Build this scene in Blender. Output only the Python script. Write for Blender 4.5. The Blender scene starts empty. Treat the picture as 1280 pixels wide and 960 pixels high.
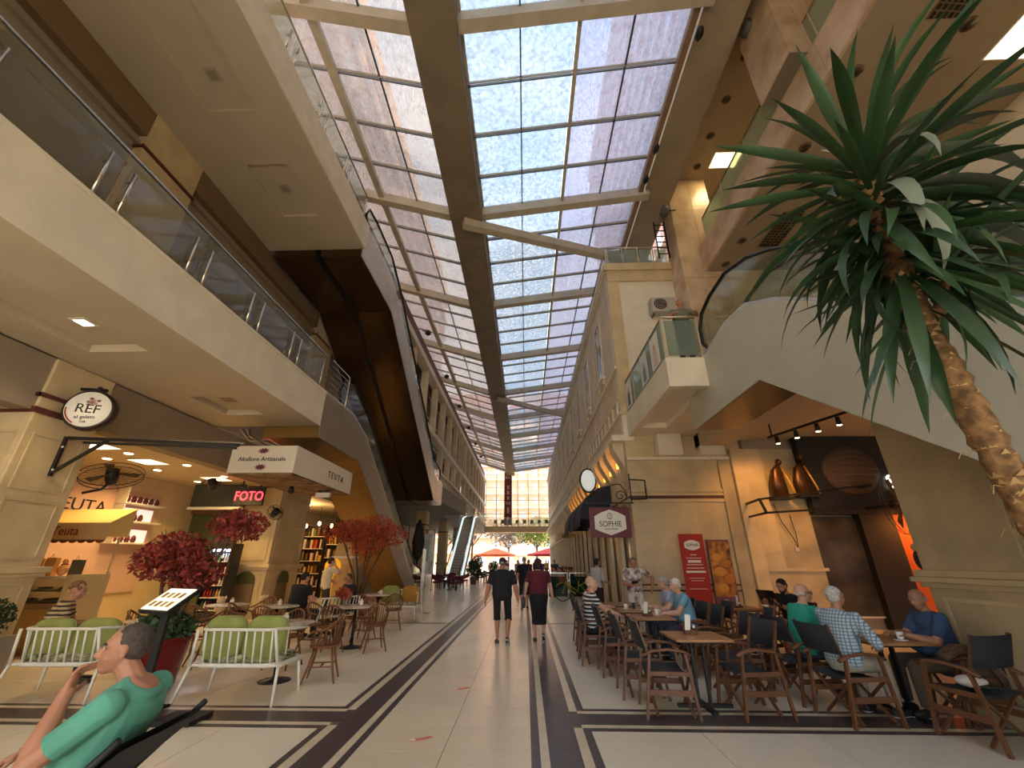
import bpy, math, random
from mathutils import Vector, Matrix, Euler
random.seed(7)
PI = math.pi
C = bpy.context.scene.collection
# ------------------------------------------------------------------ camera
cam_data = bpy.data.cameras.new('camera')
cam_data.sensor_width = 36.0
cam_data.lens = 517.1 / 1280 * 36.0
cam_data.clip_start = 0.05
cam_data.clip_end = 600
cam = bpy.data.objects.new('camera', cam_data)
cam.location = (0, 0, 1.6)
cam.rotation_euler = (math.radians(90 + 23.21), 0, math.radians(1.76))
C.objects.link(cam)
bpy.context.scene.camera = cam
# ------------------------------------------------------------------ sky, sun, exposure
SKY = 3.0
EXPOSURE = 0.85
SUN = 9.0
world = bpy.data.worlds.new('sky')
bpy.context.scene.world = world
world.use_nodes = True
wn = world.node_tree
wn.nodes.clear()
w_out = wn.nodes.new('ShaderNodeOutputWorld')
w_bg = wn.nodes.new('ShaderNodeBackground')
w_tc = wn.nodes.new('ShaderNodeTexCoord')
w_no = wn.nodes.new('ShaderNodeTexNoise')
w_no.inputs['Scale'].default_value = 3.0
w_no.inputs['Detail'].default_value = 6
w_cr = wn.nodes.new('ShaderNodeValToRGB')
w_cr.color_ramp.elements[0].position = 0.38
w_cr.color_ramp.elements[0].color = (0.50, 0.68, 0.86, 1)
w_cr.color_ramp.elements[1].position = 0.62
w_cr.color_ramp.elements[1].color = (0.98, 0.97, 0.92, 1)
wn.links.new(w_tc.outputs['Generated'], w_no.inputs['Vector'])
wn.links.new(w_no.outputs['Fac'], w_cr.inputs['Fac'])
wn.links.new(w_cr.outputs['Color'], w_bg.inputs['Color'])
w_bg.inputs['Strength'].default_value = SKY
wn.links.new(w_bg.outputs['Background'], w_out.inputs['Surface'])
sun_d = bpy.data.lights.new('sun', 'SUN')
sun_d.energy = SUN
sun_d.angle = 0.02
sun_d.color = (1.0, 0.90, 0.76)
sun = bpy.data.objects.new('sun', sun_d)
sun.rotation_euler = Vector((1.0, -0.5, 1.25)).to_track_quat('Z', 'Y').to_euler()
C.objects.link(sun)
vs = bpy.context.scene.view_settings
vs.view_transform = 'Standard'
vs.look = 'None'
vs.exposure = EXPOSURE
vs.gamma = 1
vs.use_curve_mapping = False
cy = bpy.context.scene.cycles
cy.max_bounces = 10
cy.diffuse_bounces = 4
cy.glossy_bounces = 3
cy.transmission_bounces = 4
cy.transparent_max_bounces = 16
cy.caustics_reflective = False
cy.caustics_refractive = False
cy.sample_clamp_indirect = 4.0
cy.use_denoising = True
# ------------------------------------------------------------------ materials
def lin(c):
    def f(x):
        x /= 255.0
        return x / 12.92 if x <= 0.04045 else ((x + 0.055) / 1.055) ** 2.4
    return tuple(f(v) for v in c) + (1.0,)
MATS = {}
def mat(name, col, rough=0.6, metal=0.0, var=0.0, scale=4.0, col2=None, bump=0.0, bscale=None, emit=None, estr=0.0, spec=0.5, rand=0.0, detail=5, stretch=None, coat=0.0):
    if name in MATS: return MATS[name]
    m = bpy.data.materials.new(name); m.use_nodes = True
    nt = m.node_tree; b = nt.nodes['Principled BSDF']
    c = lin(col)
    b.inputs['Base Color'].default_value = c
    b.inputs['Roughness'].default_value = rough
    b.inputs['Metallic'].default_value = metal
    b.inputs['Specular IOR Level'].default_value = spec
    b.inputs['Coat Weight'].default_value = coat
    m.diffuse_color = c
    L = nt.links.new
    vec = None
    if var or col2 or bump:
        tc = nt.nodes.new('ShaderNodeTexCoord'); vec = tc.outputs['Object']
        if stretch:
            mp = nt.nodes.new('ShaderNodeMapping'); mp.inputs['Scale'].default_value = stretch
            L(vec, mp.inputs['Vector']); vec = mp.outputs['Vector']
    colout = None
    if var or col2:
        no = nt.nodes.new('ShaderNodeTexNoise'); no.inputs['Scale'].default_value = scale; no.inputs['Detail'].default_value = detail
        L(vec, no.inputs['Vector'])
        cr = nt.nodes.new('ShaderNodeValToRGB')
        if col2: a0, a1 = lin(col2), c
        else: a0 = tuple(v * (1 - var) for v in c[:3]) + (1,); a1 = tuple(min(1, v * (1 + var)) for v in c[:3]) + (1,)
        cr.color_ramp.elements[0].position = 0.35; cr.color_ramp.elements[1].position = 0.65
        cr.color_ramp.elements[0].color = a0; cr.color_ramp.elements[1].color = a1
        L(no.outputs['Fac'], cr.inputs['Fac']); colout = cr.outputs['Color']
    if rand:
        oi = nt.nodes.new('ShaderNodeObjectInfo'); hs = nt.nodes.new('ShaderNodeHueSaturation')
        mr = nt.nodes.new('ShaderNodeMapRange'); mr.inputs['To Min'].default_value = 1 - rand; mr.inputs['To Max'].default_value = 1 + rand
        L(oi.outputs['Random'], mr.inputs['Value']); L(mr.outputs['Result'], hs.inputs['Value'])
        if colout: L(colout, hs.inputs['Color'])
        else: hs.inputs['Color'].default_value = c
        colout = hs.outputs['Color']
    if colout: L(colout, b.inputs['Base Color'])
    if bump:
        n2 = nt.nodes.new('ShaderNodeTexNoise'); n2.inputs['Scale'].default_value = bscale or scale * 3; n2.inputs['Detail'].default_value = 4
        bp = nt.nodes.new('ShaderNodeBump'); bp.inputs['Strength'].default_value = bump; bp.inputs['Distance'].default_value = 0.02
        L(vec, n2.inputs['Vector']); L(n2.outputs['Fac'], bp.inputs['Height']); L(bp.outputs['Normal'], b.inputs['Normal'])
    if emit:
        b.inputs['Emission Color'].default_value = lin(emit); b.inputs['Emission Strength'].default_value = estr
    MATS[name] = m
    return m
def glassmat(name, tint, clear=0.8, film=0.0, filmcol=(230, 235, 235), rough=0.05, noise=0.0, streak=None, gloss=0.08):
    """thin sheet: transparent + dusty translucent film + a little mirror"""
    m = bpy.data.materials.new(name); m.use_nodes = True
    nt = m.node_tree; nt.nodes.clear(); L = nt.links.new
    out = nt.nodes.new('ShaderNodeOutputMaterial')
    tr = nt.nodes.new('ShaderNodeBsdfTransparent'); tr.inputs['Color'].default_value = lin(tint)
    gl = nt.nodes.new('ShaderNodeBsdfGlossy'); gl.inputs['Roughness'].default_value = rough; gl.inputs['Color'].default_value = (0.9, 0.9, 0.9, 1)
    fl = nt.nodes.new('ShaderNodeBsdfTranslucent'); fl.inputs['Color'].default_value = lin(filmcol)
    fd = nt.nodes.new('ShaderNodeBsdfDiffuse'); fd.inputs['Color'].default_value = lin(filmcol)
    fm = nt.nodes.new('ShaderNodeMixShader'); fm.inputs[0].default_value = 0.3
    L(fl.outputs[0], fm.inputs[1]); L(fd.outputs[0], fm.inputs[2])
    mx = nt.nodes.new('ShaderNodeMixShader'); mx.inputs[0].default_value = film
    L(tr.outputs[0], mx.inputs[1]); L(fm.outputs[0], mx.inputs[2])
    if noise:
        tc = nt.nodes.new('ShaderNodeTexCoord')
        n1 = nt.nodes.new('ShaderNodeTexNoise'); n1.inputs['Scale'].default_value = 9; n1.inputs['Detail'].default_value = 9; n1.inputs['Roughness'].default_value = 0.75
        mp = nt.nodes.new('ShaderNodeMapping'); mp.inputs['Scale'].default_value = streak or (1, 1, 1)
        L(tc.outputs['Object'], mp.inputs['Vector']); L(mp.outputs['Vector'], n1.inputs['Vector'])
        mr = nt.nodes.new('ShaderNodeMapRange'); mr.inputs['From Min'].default_value = 0.38; mr.inputs['From Max'].default_value = 0.62
        mr.inputs['To Min'].default_value = max(0, film - noise); mr.inputs['To Max'].default_value = min(1, film + noise)
        L(n1.outputs['Fac'], mr.inputs['Value']); L(mr.outputs['Result'], mx.inputs[0])
        n3 = nt.nodes.new('ShaderNodeTexNoise'); n3.inputs['Scale'].default_value = 5.5; n3.inputs['Detail'].default_value = 10; n3.inputs['Roughness'].default_value = 0.8
        L(tc.outputs['Object'], n3.inputs['Vector'])
        cr = nt.nodes.new('ShaderNodeValToRGB'); cr.color_ramp.elements[0].position = 0.25; cr.color_ramp.elements[0].color = tuple(v * 0.3 for v in lin(filmcol)[:3]) + (1,)
        cr.color_ramp.elements[1].position = 0.52; cr.color_ramp.elements[1].color = lin(filmcol)
        L(n3.outputs['Fac'], cr.inputs['Fac']); L(cr.outputs['Color'], fl.inputs['Color'])
    fr = nt.nodes.new('ShaderNodeLayerWeight'); fr.inputs['Blend'].default_value = 0.25
    mm = nt.nodes.new('ShaderNodeMath'); mm.operation = 'MULTIPLY'; mm.inputs[1].default_value = gloss * 4
    L(fr.outputs['Fresnel'], mm.inputs[0])
    m2 = nt.nodes.new('ShaderNodeMixShader'); L(mm.outputs[0], m2.inputs[0]); L(mx.outputs[0], m2.inputs[1]); L(gl.outputs[0], m2.inputs[2])
    L(m2.outputs[0], out.inputs['Surface'])
    MATS[name] = m
    return m
def stripemat(name, c1, c2, freq, axis='Z', duty=0.5, rough=0.8, grid=None):
    m = bpy.data.materials.new(name); m.use_nodes = True
    nt = m.node_tree; b = nt.nodes['Principled BSDF']; L = nt.links.new
    b.inputs['Roughness'].default_value = rough
    tc = nt.nodes.new('ShaderNodeTexCoord'); sp = nt.nodes.new('ShaderNodeSeparateXYZ'); L(tc.outputs['Object'], sp.inputs[0])
    def wave(ax, fr):
        a = nt.nodes.new('ShaderNodeMath'); a.operation = 'MULTIPLY'; a.inputs[1].default_value = fr; L(sp.outputs[ax], a.inputs[0])
        f = nt.nodes.new('ShaderNodeMath'); f.operation = 'FRACT'; L(a.outputs[0], f.inputs[0])
        g = nt.nodes.new('ShaderNodeMath'); g.operation = 'GREATER_THAN'; g.inputs[1].default_value = duty; L(f.outputs[0], g.inputs[0])
        return g.outputs[0]
    o = wave(axis, freq)
    if grid:
        o2 = wave(grid, freq); mxx = nt.nodes.new('ShaderNodeMath'); mxx.operation = 'MAXIMUM'; L(o, mxx.inputs[0]); L(o2, mxx.inputs[1]); o = mxx.outputs[0]
    mx = nt.nodes.new('ShaderNodeMix'); mx.data_type = 'RGBA'; L(o, mx.inputs[0]); mx.inputs[6].default_value = lin(c1); mx.inputs[7].default_value = lin(c2)
    L(mx.outputs[2], b.inputs['Base Color'])
    MATS[name] = m
    return m
def terrazzo(name, base, speck, dark):
    m = mat(name, base, rough=0.22, var=0.04, scale=0.7, rand=0.035, spec=0.5)
    nt = m.node_tree; b = nt.nodes['Principled BSDF']; L = nt.links.new
    src = b.inputs['Base Color'].links[0].from_socket
    geo = nt.nodes.new('ShaderNodeNewGeometry')
    for nd in nt.nodes:
        if nd.bl_idname == 'ShaderNodeTexNoise': L(geo.outputs['Position'], nd.inputs['Vector'])
    class tc: outputs = {'Object': geo.outputs['Position']}
    n = nt.nodes.new('ShaderNodeTexNoise'); n.inputs['Scale'].default_value = 22; n.inputs['Detail'].default_value = 6; L(tc.outputs['Object'], n.inputs['Vector'])
    cr = nt.nodes.new('ShaderNodeValToRGB'); cr.color_ramp.elements[0].position = 0.60; cr.color_ramp.elements[0].color = (0, 0, 0, 1); cr.color_ramp.elements[1].position = 0.78
    L(n.outputs['Fac'], cr.inputs['Fac']); hf = nt.nodes.new('ShaderNodeMath'); hf.operation = 'MULTIPLY'; hf.inputs[1].default_value = 0.3; L(cr.outputs['Color'], hf.inputs[0])
    mx = nt.nodes.new('ShaderNodeMix'); mx.data_type = 'RGBA'; L(hf.outputs[0], mx.inputs[0]); L(src, mx.inputs[6]); mx.inputs[7].default_value = lin(speck)
    L(mx.outputs[2], b.inputs['Base Color'])
    n2 = nt.nodes.new('ShaderNodeTexNoise'); n2.inputs['Scale'].default_value = 3; L(tc.outputs['Object'], n2.inputs['Vector'])
    mr = nt.nodes.new('ShaderNodeMapRange'); mr.inputs['To Min'].default_value = 0.20; mr.inputs['To Max'].default_value = 0.26; L(n2.outputs['Fac'], mr.inputs['Value']); L(mr.outputs['Result'], b.inputs['Roughness'])
    return m
cream = terrazzo('cream_terrazzo', (238, 228, 206), (150, 132, 104), (90, 80, 70))
sandt = terrazzo('sand_terrazzo', (236, 220, 192), (140, 118, 88), (90, 80, 70))
darkstone = mat('dark_stone', (80, 73, 76), rough=0.3, var=0.15, scale=5)
lightstone = mat('light_stone', (222, 208, 180), rough=0.3, var=0.08, scale=5)
grout = mat('grout', (120, 108, 90), rough=0.8)
plaster = mat('warm_plaster', (206, 194, 172), rough=0.8, var=0.05, scale=1.5, bump=0.05, bscale=30)
plaster_w = mat('white_plaster', (190, 176, 152), rough=0.8, var=0.04, scale=1.2)  # slab paint, darkened so the soffits read as shaded
plaster_d = mat('taupe_plaster', (150, 134, 114), rough=0.8, var=0.06, scale=1.2)
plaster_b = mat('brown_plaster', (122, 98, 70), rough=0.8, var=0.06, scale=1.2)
lime = mat('limestone', (204, 182, 142), rough=0.62, var=0.12, scale=1.8, bump=0.1, bscale=12, rand=0.05)
lime_d = mat('darker_limestone', (186, 166, 130), rough=0.7, var=0.16, scale=1.5, bump=0.12, bscale=12)  # darker, more mottled limestone
marble = mat('pink_marble', (216, 192, 164), rough=0.25, col2=(186, 156, 126), scale=1.3, detail=8, rand=0.05)
facade_m = mat('facade_stone', (216, 198, 168), rough=0.7, var=0.1, scale=1.2)
trim_m = mat('facade_trim', (226, 216, 194), rough=0.6, var=0.06, scale=2)
redband = mat('oxblood_band', (88, 44, 34), rough=0.5)
concrete = mat('roof_steel_paint', (188, 176, 156), rough=0.6, var=0.1, scale=2)
boxbeam = mat('valley_box_paint', (126, 112, 92), rough=0.6, var=0.12, scale=1.3)
chrome = mat('chrome', (210, 205, 195), rough=0.22, metal=1.0)
brushed = mat('brushed_steel', (186, 178, 164), rough=0.38, metal=0.85, var=0.08, scale=2)
bronze_panel = mat('bronze_panel', (84, 66, 46), rough=0.24, metal=0.75, var=0.12, scale=0.8)
gold_panel = mat('gold_panel', (150, 118, 66), rough=0.36, metal=0.6, var=0.1, scale=0.8)
blackm = mat('black_metal', (22, 20, 20), rough=0.5)
rubber = mat('black_rubber', (14, 14, 14), rough=0.45)
white_paint = mat('white_paint', (228, 220, 204), rough=0.4)
beech = mat('brown_wood', (120, 74, 40), rough=0.45, var=0.2, scale=6, stretch=(1, 1, 8), rand=0.1)
teak = mat('teak_wood', (108, 68, 42), rough=0.5, var=0.2, scale=7, stretch=(6, 1, 1), rand=0.12)
tabletop_m = mat('table_wood', (168, 120, 76), rough=0.4, var=0.15, scale=5, stretch=(1, 8, 1), rand=0.06)
canvas = mat('charcoal_canvas', (44, 46, 50), rough=0.9, var=0.12, scale=20, bump=0.1, bscale=60)
marbletop = mat('marble_tabletop', (226, 214, 196), rough=0.2, col2=(168, 148, 128), scale=7, detail=9)
green_fab = mat('olive_cushion', (142, 146, 78), rough=0.9, var=0.1, scale=6, bump=0.1, bscale=80)
mustard = mat('mustard_cushion', (168, 122, 46), rough=0.9, var=0.1, scale=6)
pattern_fab = mat('leaf_print_fabric', (190, 186, 150), rough=0.9, col2=(40, 46, 30), scale=14)
leaf_m = mat('yucca_leaf', (44, 68, 38), rough=0.38, var=0.3, scale=3, rand=0.25)
leaf_g = mat('dusty_yucca_leaf', (104, 112, 96), rough=0.6, var=0.15, scale=5, rand=0.15)
bark_m = mat('palm_bark', (146, 108, 66), rough=0.9, col2=(84, 58, 32), scale=18, bump=0.5, bscale=30)
red_leaf = mat('red_maple_leaf', (158, 52, 30), rough=0.7, col2=(92, 24, 18), scale=9)
orange_leaf = mat('orange_maple_leaf', (196, 84, 50), rough=0.7, col2=(140, 40, 26), scale=9)
twig = mat('twig_bark', (92, 66, 42), rough=0.9, var=0.2, scale=8)
green_leaf = mat('green_leaf', (62, 88, 40), rough=0.7, col2=(34, 54, 26), scale=7)
tree_leaf = mat('yellow_green_leaf', (120, 140, 52), rough=0.8, col2=(70, 92, 36), scale=2)  # mottled yellow-green foliage
purple_leaf = mat('grey_purple_leaf', (150, 140, 130), rough=0.8, col2=(90, 84, 86), scale=2)
maroon = mat('maroon_paint', (96, 30, 36), rough=0.5)
red_panel = mat('red_banner_print', (170, 42, 28), rough=0.5)
white_print = mat('white_print', (236, 230, 216), rough=0.5)
dark_print = mat('dark_print', (40, 30, 26), rough=0.5)
clear_glass = glassmat('clear_glass', (240, 244, 238), film=0.06, filmcol=(200, 210, 200))
rail_glass = glassmat('rail_glass', (240, 243, 238), film=0.10, filmcol=(190, 200, 184))
frost_glass = glassmat('frosted_green_glass', (222, 232, 224), film=0.40, filmcol=(214, 228, 218))
shop_glass = glassmat('shop_glass', (200, 205, 198), film=0.05, gloss=0.12)
pane_mid = glassmat('dusty_roof_glass', (196, 204, 214), film=0.45, filmcol=(208, 220, 230), noise=0.30)
pane_left = glassmat('reflection_haze_glass', (206, 202, 200), film=0.50, filmcol=(216, 210, 210), noise=0.22, streak=(6, 1, 1))  # dusty film; its tint and streaks also paint reflections
pane_right = glassmat('reflection_tint_glass', (198, 200, 212), film=0.50, filmcol=(206, 208, 224), noise=0.25, streak=(6, 1, 1))  # dusty film; the lavender tint stands in for reflections
end_glass = glassmat('end_wall_glass', (246, 240, 232), film=0.25, filmcol=(250, 235, 215))  # cream film paints the overexposed haze of the far end
def lampmat(name, col, s): return mat(name, col, emit=col, estr=s)
lamp_warm = lampmat('warm_lamp', (255, 222, 160), 9)
lamp_white = lampmat('white_lamp', (255, 246, 226), 7)
lamp_panel = lampmat('panel_lamp', (255, 232, 170), 3.0)
lamp_amber = lampmat('amber_lamp', (255, 170, 60), 2.2)
led_red = lampmat('red_led', (255, 40, 50), 5)
# ------------------------------------------------------------------ mesh builder
class MB:
    def __init__(s): s.v = []; s.f = []; s.m = []; s.sm = []
    def add(s, vs_, fs, mi=0, smooth=False):
        o = len(s.v); s.v += [tuple(v) for v in vs_]
        for f in fs: s.f.append(tuple(o + i for i in f)); s.m.append(mi); s.sm.append(smooth)
        return s
    def box(s, x0, x1, y0, y1, z0, z1, mi=0):
        v = [(x0, y0, z0), (x1, y0, z0), (x1, y1, z0), (x0, y1, z0), (x0, y0, z1), (x1, y0, z1), (x1, y1, z1), (x0, y1, z1)]
        return s.add(v, [(0, 3, 2, 1), (4, 5, 6, 7), (0, 1, 5, 4), (1, 2, 6, 5), (2, 3, 7, 6), (3, 0, 4, 7)], mi)
    def obox(s, c, size, rot=(0, 0, 0), mi=0):
        R = Euler(rot).to_matrix(); c = Vector(c); hx, hy, hz = size[0] / 2, size[1] / 2, size[2] / 2
        v = [c + R @ Vector(p) for p in ((-hx, -hy, -hz), (hx, -hy, -hz), (hx, hy, -hz), (-hx, hy, -hz), (-hx, -hy, hz), (hx, -hy, hz), (hx, hy, hz), (-hx, hy, hz))]
        return s.add(v, [(0, 3, 2, 1), (4, 5, 6, 7), (0, 1, 5, 4), (1, 2, 6, 5), (2, 3, 7, 6), (3, 0, 4, 7)], mi)
    def bar(s, p, q, w, h, up=(0, 0, 1), mi=0):
        p, q = Vector(p), Vector(q); d = (q - p).normalized(); up = Vector(up)
        if abs(d.dot(up)) > 0.98: up = Vector((0, 1, 0))
        a = d.cross(up).normalized(); b = a.cross(d).normalized()
        v = [e + a * i * w / 2 + b * j * h / 2 for e in (p, q) for i, j in ((-1, -1), (1, -1), (1, 1), (-1, 1))]
        return s.add(v, [(0, 1, 2, 3), (7, 6, 5, 4), (0, 4, 5, 1), (1, 5, 6, 2), (2, 6, 7, 3), (3, 7, 4, 0)], mi)
    def tube(s, pts, r, n=8, mi=0, cap=True, closed=False, flat=1.0, smooth=True):
        pts = [Vector(p) for p in pts]; k = len(pts)
        rs = r if isinstance(r, (list, tuple)) else [r] * k
        vs_, fs = [], []; up = None
        for i in range(k):
            a = pts[(i - 1) % k] if (i > 0 or closed) else pts[0]; b = pts[(i + 1) % k] if (i < k - 1 or closed) else pts[-1]
            d = (b - a).normalized()
            if up is None:
                up = Vector((0, 0, 1)) if abs(d.z) < 0.9 else Vector((0, 1, 0))
            x = d.cross(up).normalized(); up = x.cross(d).normalized()
            for j in range(n):
                t = 2 * PI * j / n
                vs_.append(pts[i] + x * math.cos(t) * rs[i] + up * math.sin(t) * rs[i] * flat)
        for i in range(k if closed else k - 1):
            for j in range(n):
                i2 = (i + 1) % k
                fs.append((i * n + j, i * n + (j + 1) % n, i2 * n + (j + 1) % n, i2 * n + j))
        if cap and not closed:
            fs.append(tuple(range(n - 1, -1, -1))); fs.append(tuple((k - 1) * n + j for j in range(n)))
        return s.add(vs_, fs, mi, smooth)
    def cyl(s, c, r, h, n=16, mi=0, r2=None, smooth=True):
        return s.tube([(c[0], c[1], c[2]), (c[0], c[1], c[2] + h)], [r, r if r2 is None else r2], n, mi, smooth=smooth)
    def lathe(s, prof, c=(0, 0, 0), n=20, mi=0):
        vs_, fs = [], []; k = len(prof)
        for r, z in prof:
            for j in range(n):
                t = 2 * PI * j / n; vs_.append((c[0] + r * math.cos(t), c[1] + r * math.sin(t), c[2] + z))
        for i in range(k - 1):
            for j in range(n): fs.append((i * n + j, i * n + (j + 1) % n, (i + 1) * n + (j + 1) % n, (i + 1) * n + j))
        fs.append(tuple(range(n - 1, -1, -1))); fs.append(tuple((k - 1) * n + j for j in range(n)))
        return s.add(vs_, fs, mi, True)
    def ell(s, c, r, n=12, k=8, R=None, mi=0, pw=1.0):
        R = R or Matrix.Identity(3); c = Vector(c); vs_, fs = [], []
        sg = lambda a: math.copysign(abs(a) ** pw, a)
        for i in range(1, k):
            ph = PI * i / k - PI / 2
            for j in range(n):
                t = 2 * PI * j / n
                vs_.append(c + R @ Vector((r[0] * sg(math.cos(ph)) * sg(math.cos(t)), r[1] * sg(math.cos(ph)) * sg(math.sin(t)), r[2] * sg(math.sin(ph)))))
        b = len(vs_); vs_.append(c + R @ Vector((0, 0, -r[2]))); vs_.append(c + R @ Vector((0, 0, r[2])))
        for i in range(k - 2):
            for j in range(n): fs.append((i * n + j, i * n + (j + 1) % n, (i + 1) * n + (j + 1) % n, (i + 1) * n + j))
        for j in range(n):
            fs.append((b, (j + 1) % n, j)); fs.append((b + 1, (k - 2) * n + j, (k - 2) * n + (j + 1) % n))
        return s.add(vs_, fs, mi, True)
    def cap(s, p, q, r1, r2, n=10):
        p, q = Vector(p), Vector(q); d = (q - p).normalized()
        s.tube([p - d * r1 * 0.85, p - d * r1 * 0.5, p, q, q + d * r2 * 0.5, q + d * r2 * 0.85], [r1 * 0.5, r1 * 0.87, r1, r2, r2 * 0.87, r2 * 0.5], n)
        return s
    def loft(s, rings, n=16, mi=0, pw=0.85, smooth=True):
        """rings: (centre, lateral vec, forward vec)"""
        vs_, fs = [], []
        sg = lambda a: math.copysign(abs(a) ** pw, a)
        for c, a, b in rings:
            for j in range(n):
                t = 2 * PI * j / n; vs_.append(Vector(c) + Vector(a) * sg(math.cos(t)) + Vector(b) * sg(math.sin(t)))
        k = len(rings)
        for i in range(k - 1):
            for j in range(n): fs.append((i * n + j, i * n + (j + 1) % n, (i + 1) * n + (j + 1) % n, (i + 1) * n + j))
        fs.append(tuple(range(n - 1, -1, -1))); fs.append(tuple((k - 1) * n + j for j in range(n)))
        return s.add(vs_, fs, mi, smooth)
    def prism(s, poly, axis, a, b, mi=0):
        n = len(poly)
        def P(u, v, w): return {'x': (w, u, v), 'y': (u, w, v), 'z': (u, v, w)}[axis]
        vs_ = [P(u, v, a) for u, v in poly] + [P(u, v, b) for u, v in poly]
        fs = [tuple(range(n)), tuple(range(2 * n - 1, n - 1, -1))] + [(i, (i + 1) % n, n + (i + 1) % n, n + i) for i in range(n)]
        return s.add(vs_, fs, mi)
    def mesh(s, name, off=None):
        me = bpy.data.meshes.new(name)
        vs_ = s.v if off is None else [(x - off[0], y - off[1], z - off[2]) for x, y, z in s.v]
        me.from_pydata(vs_, [], s.f)
        me.polygons.foreach_set('material_index', s.m); me.polygons.foreach_set('use_smooth', s.sm)
        me.update()
        return me
    def build(s, name, mats, parent=None, world=False, bevel=0, loc=None, fix=False):
        off = Vector(parent.location) if (world and parent is not None) else None
        me = s.mesh(name, off)
        if fix:
            import bmesh
            bm = bmesh.new(); bm.from_mesh(me); bmesh.ops.recalc_face_normals(bm, faces=bm.faces); bm.to_mesh(me); bm.free()
        for m in (mats if isinstance(mats, (list, tuple)) else [mats]): me.materials.append(m)
        o = bpy.data.objects.new(name, me); C.objects.link(o)
        if parent is not None: o.parent = parent
        if loc is not None: o.location = loc
        if bevel:
            bv = o.modifiers.new('bevel', 'BEVEL'); bv.width = bevel; bv.segments = 2; bv.limit_method = 'ANGLE'; bv.angle_limit = 0.6
        return o
def tag(o, label=None, cat=None, group=None, kind=None):
    if label: o['label'] = label
    if cat: o['category'] = cat
    if group: o['group'] = group
    if kind: o['kind'] = kind
    return o
def thing(name, label, cat, loc=(0, 0, 0), rz=0, group=None, kind=None):
    o = bpy.data.objects.new(name, None); C.objects.link(o); o.location = loc; o.rotation_euler = (0, 0, rz)
    o.empty_display_size = 0.1
    return tag(o, label, cat, group, kind)
def dup(o, loc=None, rz=None, label=None, group=None, parent=None):
    c = o.copy(); C.objects.link(c)
    if parent is not None: c.parent = parent
    if loc is not None: c.location = loc
    if rz is not None: c.rotation_euler = (0, 0, rz)
    if label: c['label'] = label
    if group: c['group'] = group
    for ch in KIDS.get(o.name, None) or [k for k in o.children]:
        dup(ch, parent=c)
    return c
KIDS = {}
def quick(name, mb, m, label, cat, loc=(0, 0, 0), rz=0, group=None, kind=None, bevel=0):
    o = mb.build(name, m, bevel=bevel); o.location = loc; o.rotation_euler = (0, 0, rz)
    return tag(o, label, cat, group, kind)
def struct(name, mb, m, label=None, bevel=0, loc=None):
    o = mb.build(name, m, bevel=bevel)
    return tag(o, label, 'building part' if label else None, None, 'structure')
def text(s, size, m, parent, loc, rot, name='lettering', extrude=0.004, align='CENTER', sx=1.0):
    cu = bpy.data.curves.new('txt', 'FONT'); cu.body = s; cu.size = size; cu.extrude = extrude; cu.align_x = align; cu.align_y = 'CENTER'; cu.resolution_u = 3
    t = bpy.data.objects.new('txt', cu); C.objects.link(t)
    me = bpy.data.meshes.new_from_object(t.evaluated_get(bpy.context.evaluated_depsgraph_get()))
    bpy.data.objects.remove(t)
    if sx != 1.0:
        for v in me.vertices: v.co.x *= sx
    me.materials.clear(); me.materials.append(m)
    o = bpy.data.objects.new(name, me); C.objects.link(o); o.parent = parent
    o.location = Vector(loc) - (Vector(parent.location) if parent else Vector()); o.rotation_euler = rot
    return o
TXT_Y = (PI / 2, 0, 0)          # reads towards -y (camera side)
def lamp(name, kind, loc, energy, col, size=0.1, rot=(0, 0, 0), parent=None, spot=None, sizey=None):
    d = bpy.data.lights.new(name, kind); d.energy = energy; d.color = lin(col)[:3]
    if kind == 'AREA':
        d.size = size
        if sizey: d.shape = 'RECTANGLE'; d.size_y = sizey
    elif kind == 'SPOT': d.spot_size = spot or 2.0; d.spot_blend = 0.6; d.shadow_soft_size = size
    else: d.shadow_soft_size = size
    o = bpy.data.objects.new(name, d); C.objects.link(o); o.rotation_euler = rot
    if parent is not None: o.parent = parent; o.location = Vector(loc) - Vector(parent.location)
    else: o.location = loc
    return o
ORD = ['first', 'second', 'third', 'fourth', 'fifth', 'sixth', 'seventh', 'eighth', 'ninth', 'tenth', 'eleventh', 'twelfth', 'thirteenth', 'fourteenth', 'fifteenth', 'sixteenth', 'seventeenth']
ROWS = ['bottom', 'second', 'third', 'fourth', 'fifth', 'top']
Z1, Z2 = 5.85, 11.7     # floor levels of the two galleries
# ================================================================== FLOOR
floor = tag(MB().box(-14, 13, -8, 58.5, -0.2, -0.006).build('floor', grout), 'cream terrazzo arcade floor with dark stone inlay bands', 'floor', None, 'structure')
def plate(x0, x1, y0, y1, z0, z1, m, name, parent):
    o = MB().box(x0, x1, y0, y1, z0, z1).build(name, m, parent); return o
TM = {}
def tile(x0, y0, w, l, m):
    key = (round(w, 3), round(l, 3), m.name)
    if key not in TM:
        b = MB(); g = 0.003
        b.box(g, w - g, g, l - g, -0.005, 0.0); TM[key] = b.mesh('floor_tile'); TM[key].materials.append(m)
    o = bpy.data.objects.new('floor_tile', TM[key]); C.objects.link(o); o.parent = floor; o.location = (x0, y0, 0)
def field(x0, x1, y0, y1, nx, ny, m):
    w, l = (x1 - x0) / nx, (y1 - y0) / ny
    for i in range(nx):
        for j in range(ny): tile(x0 + i * w, y0 + j * l, w, l, m)
field(-1.59, 0.03, 3.48, 22.33, 2, 29, sandt)
field(-8.1, -2.19, 1.2, 5.32, 6, 4, cream)
field(-8.1, -2.19, 6.0, 13.2, 6, 7, cream)
field(-8.1, -2.19, 13.36, 22.33, 5, 8, cream)
field(0.65, 5.1, 1.2, 5.32, 4, 4, cream)
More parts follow.
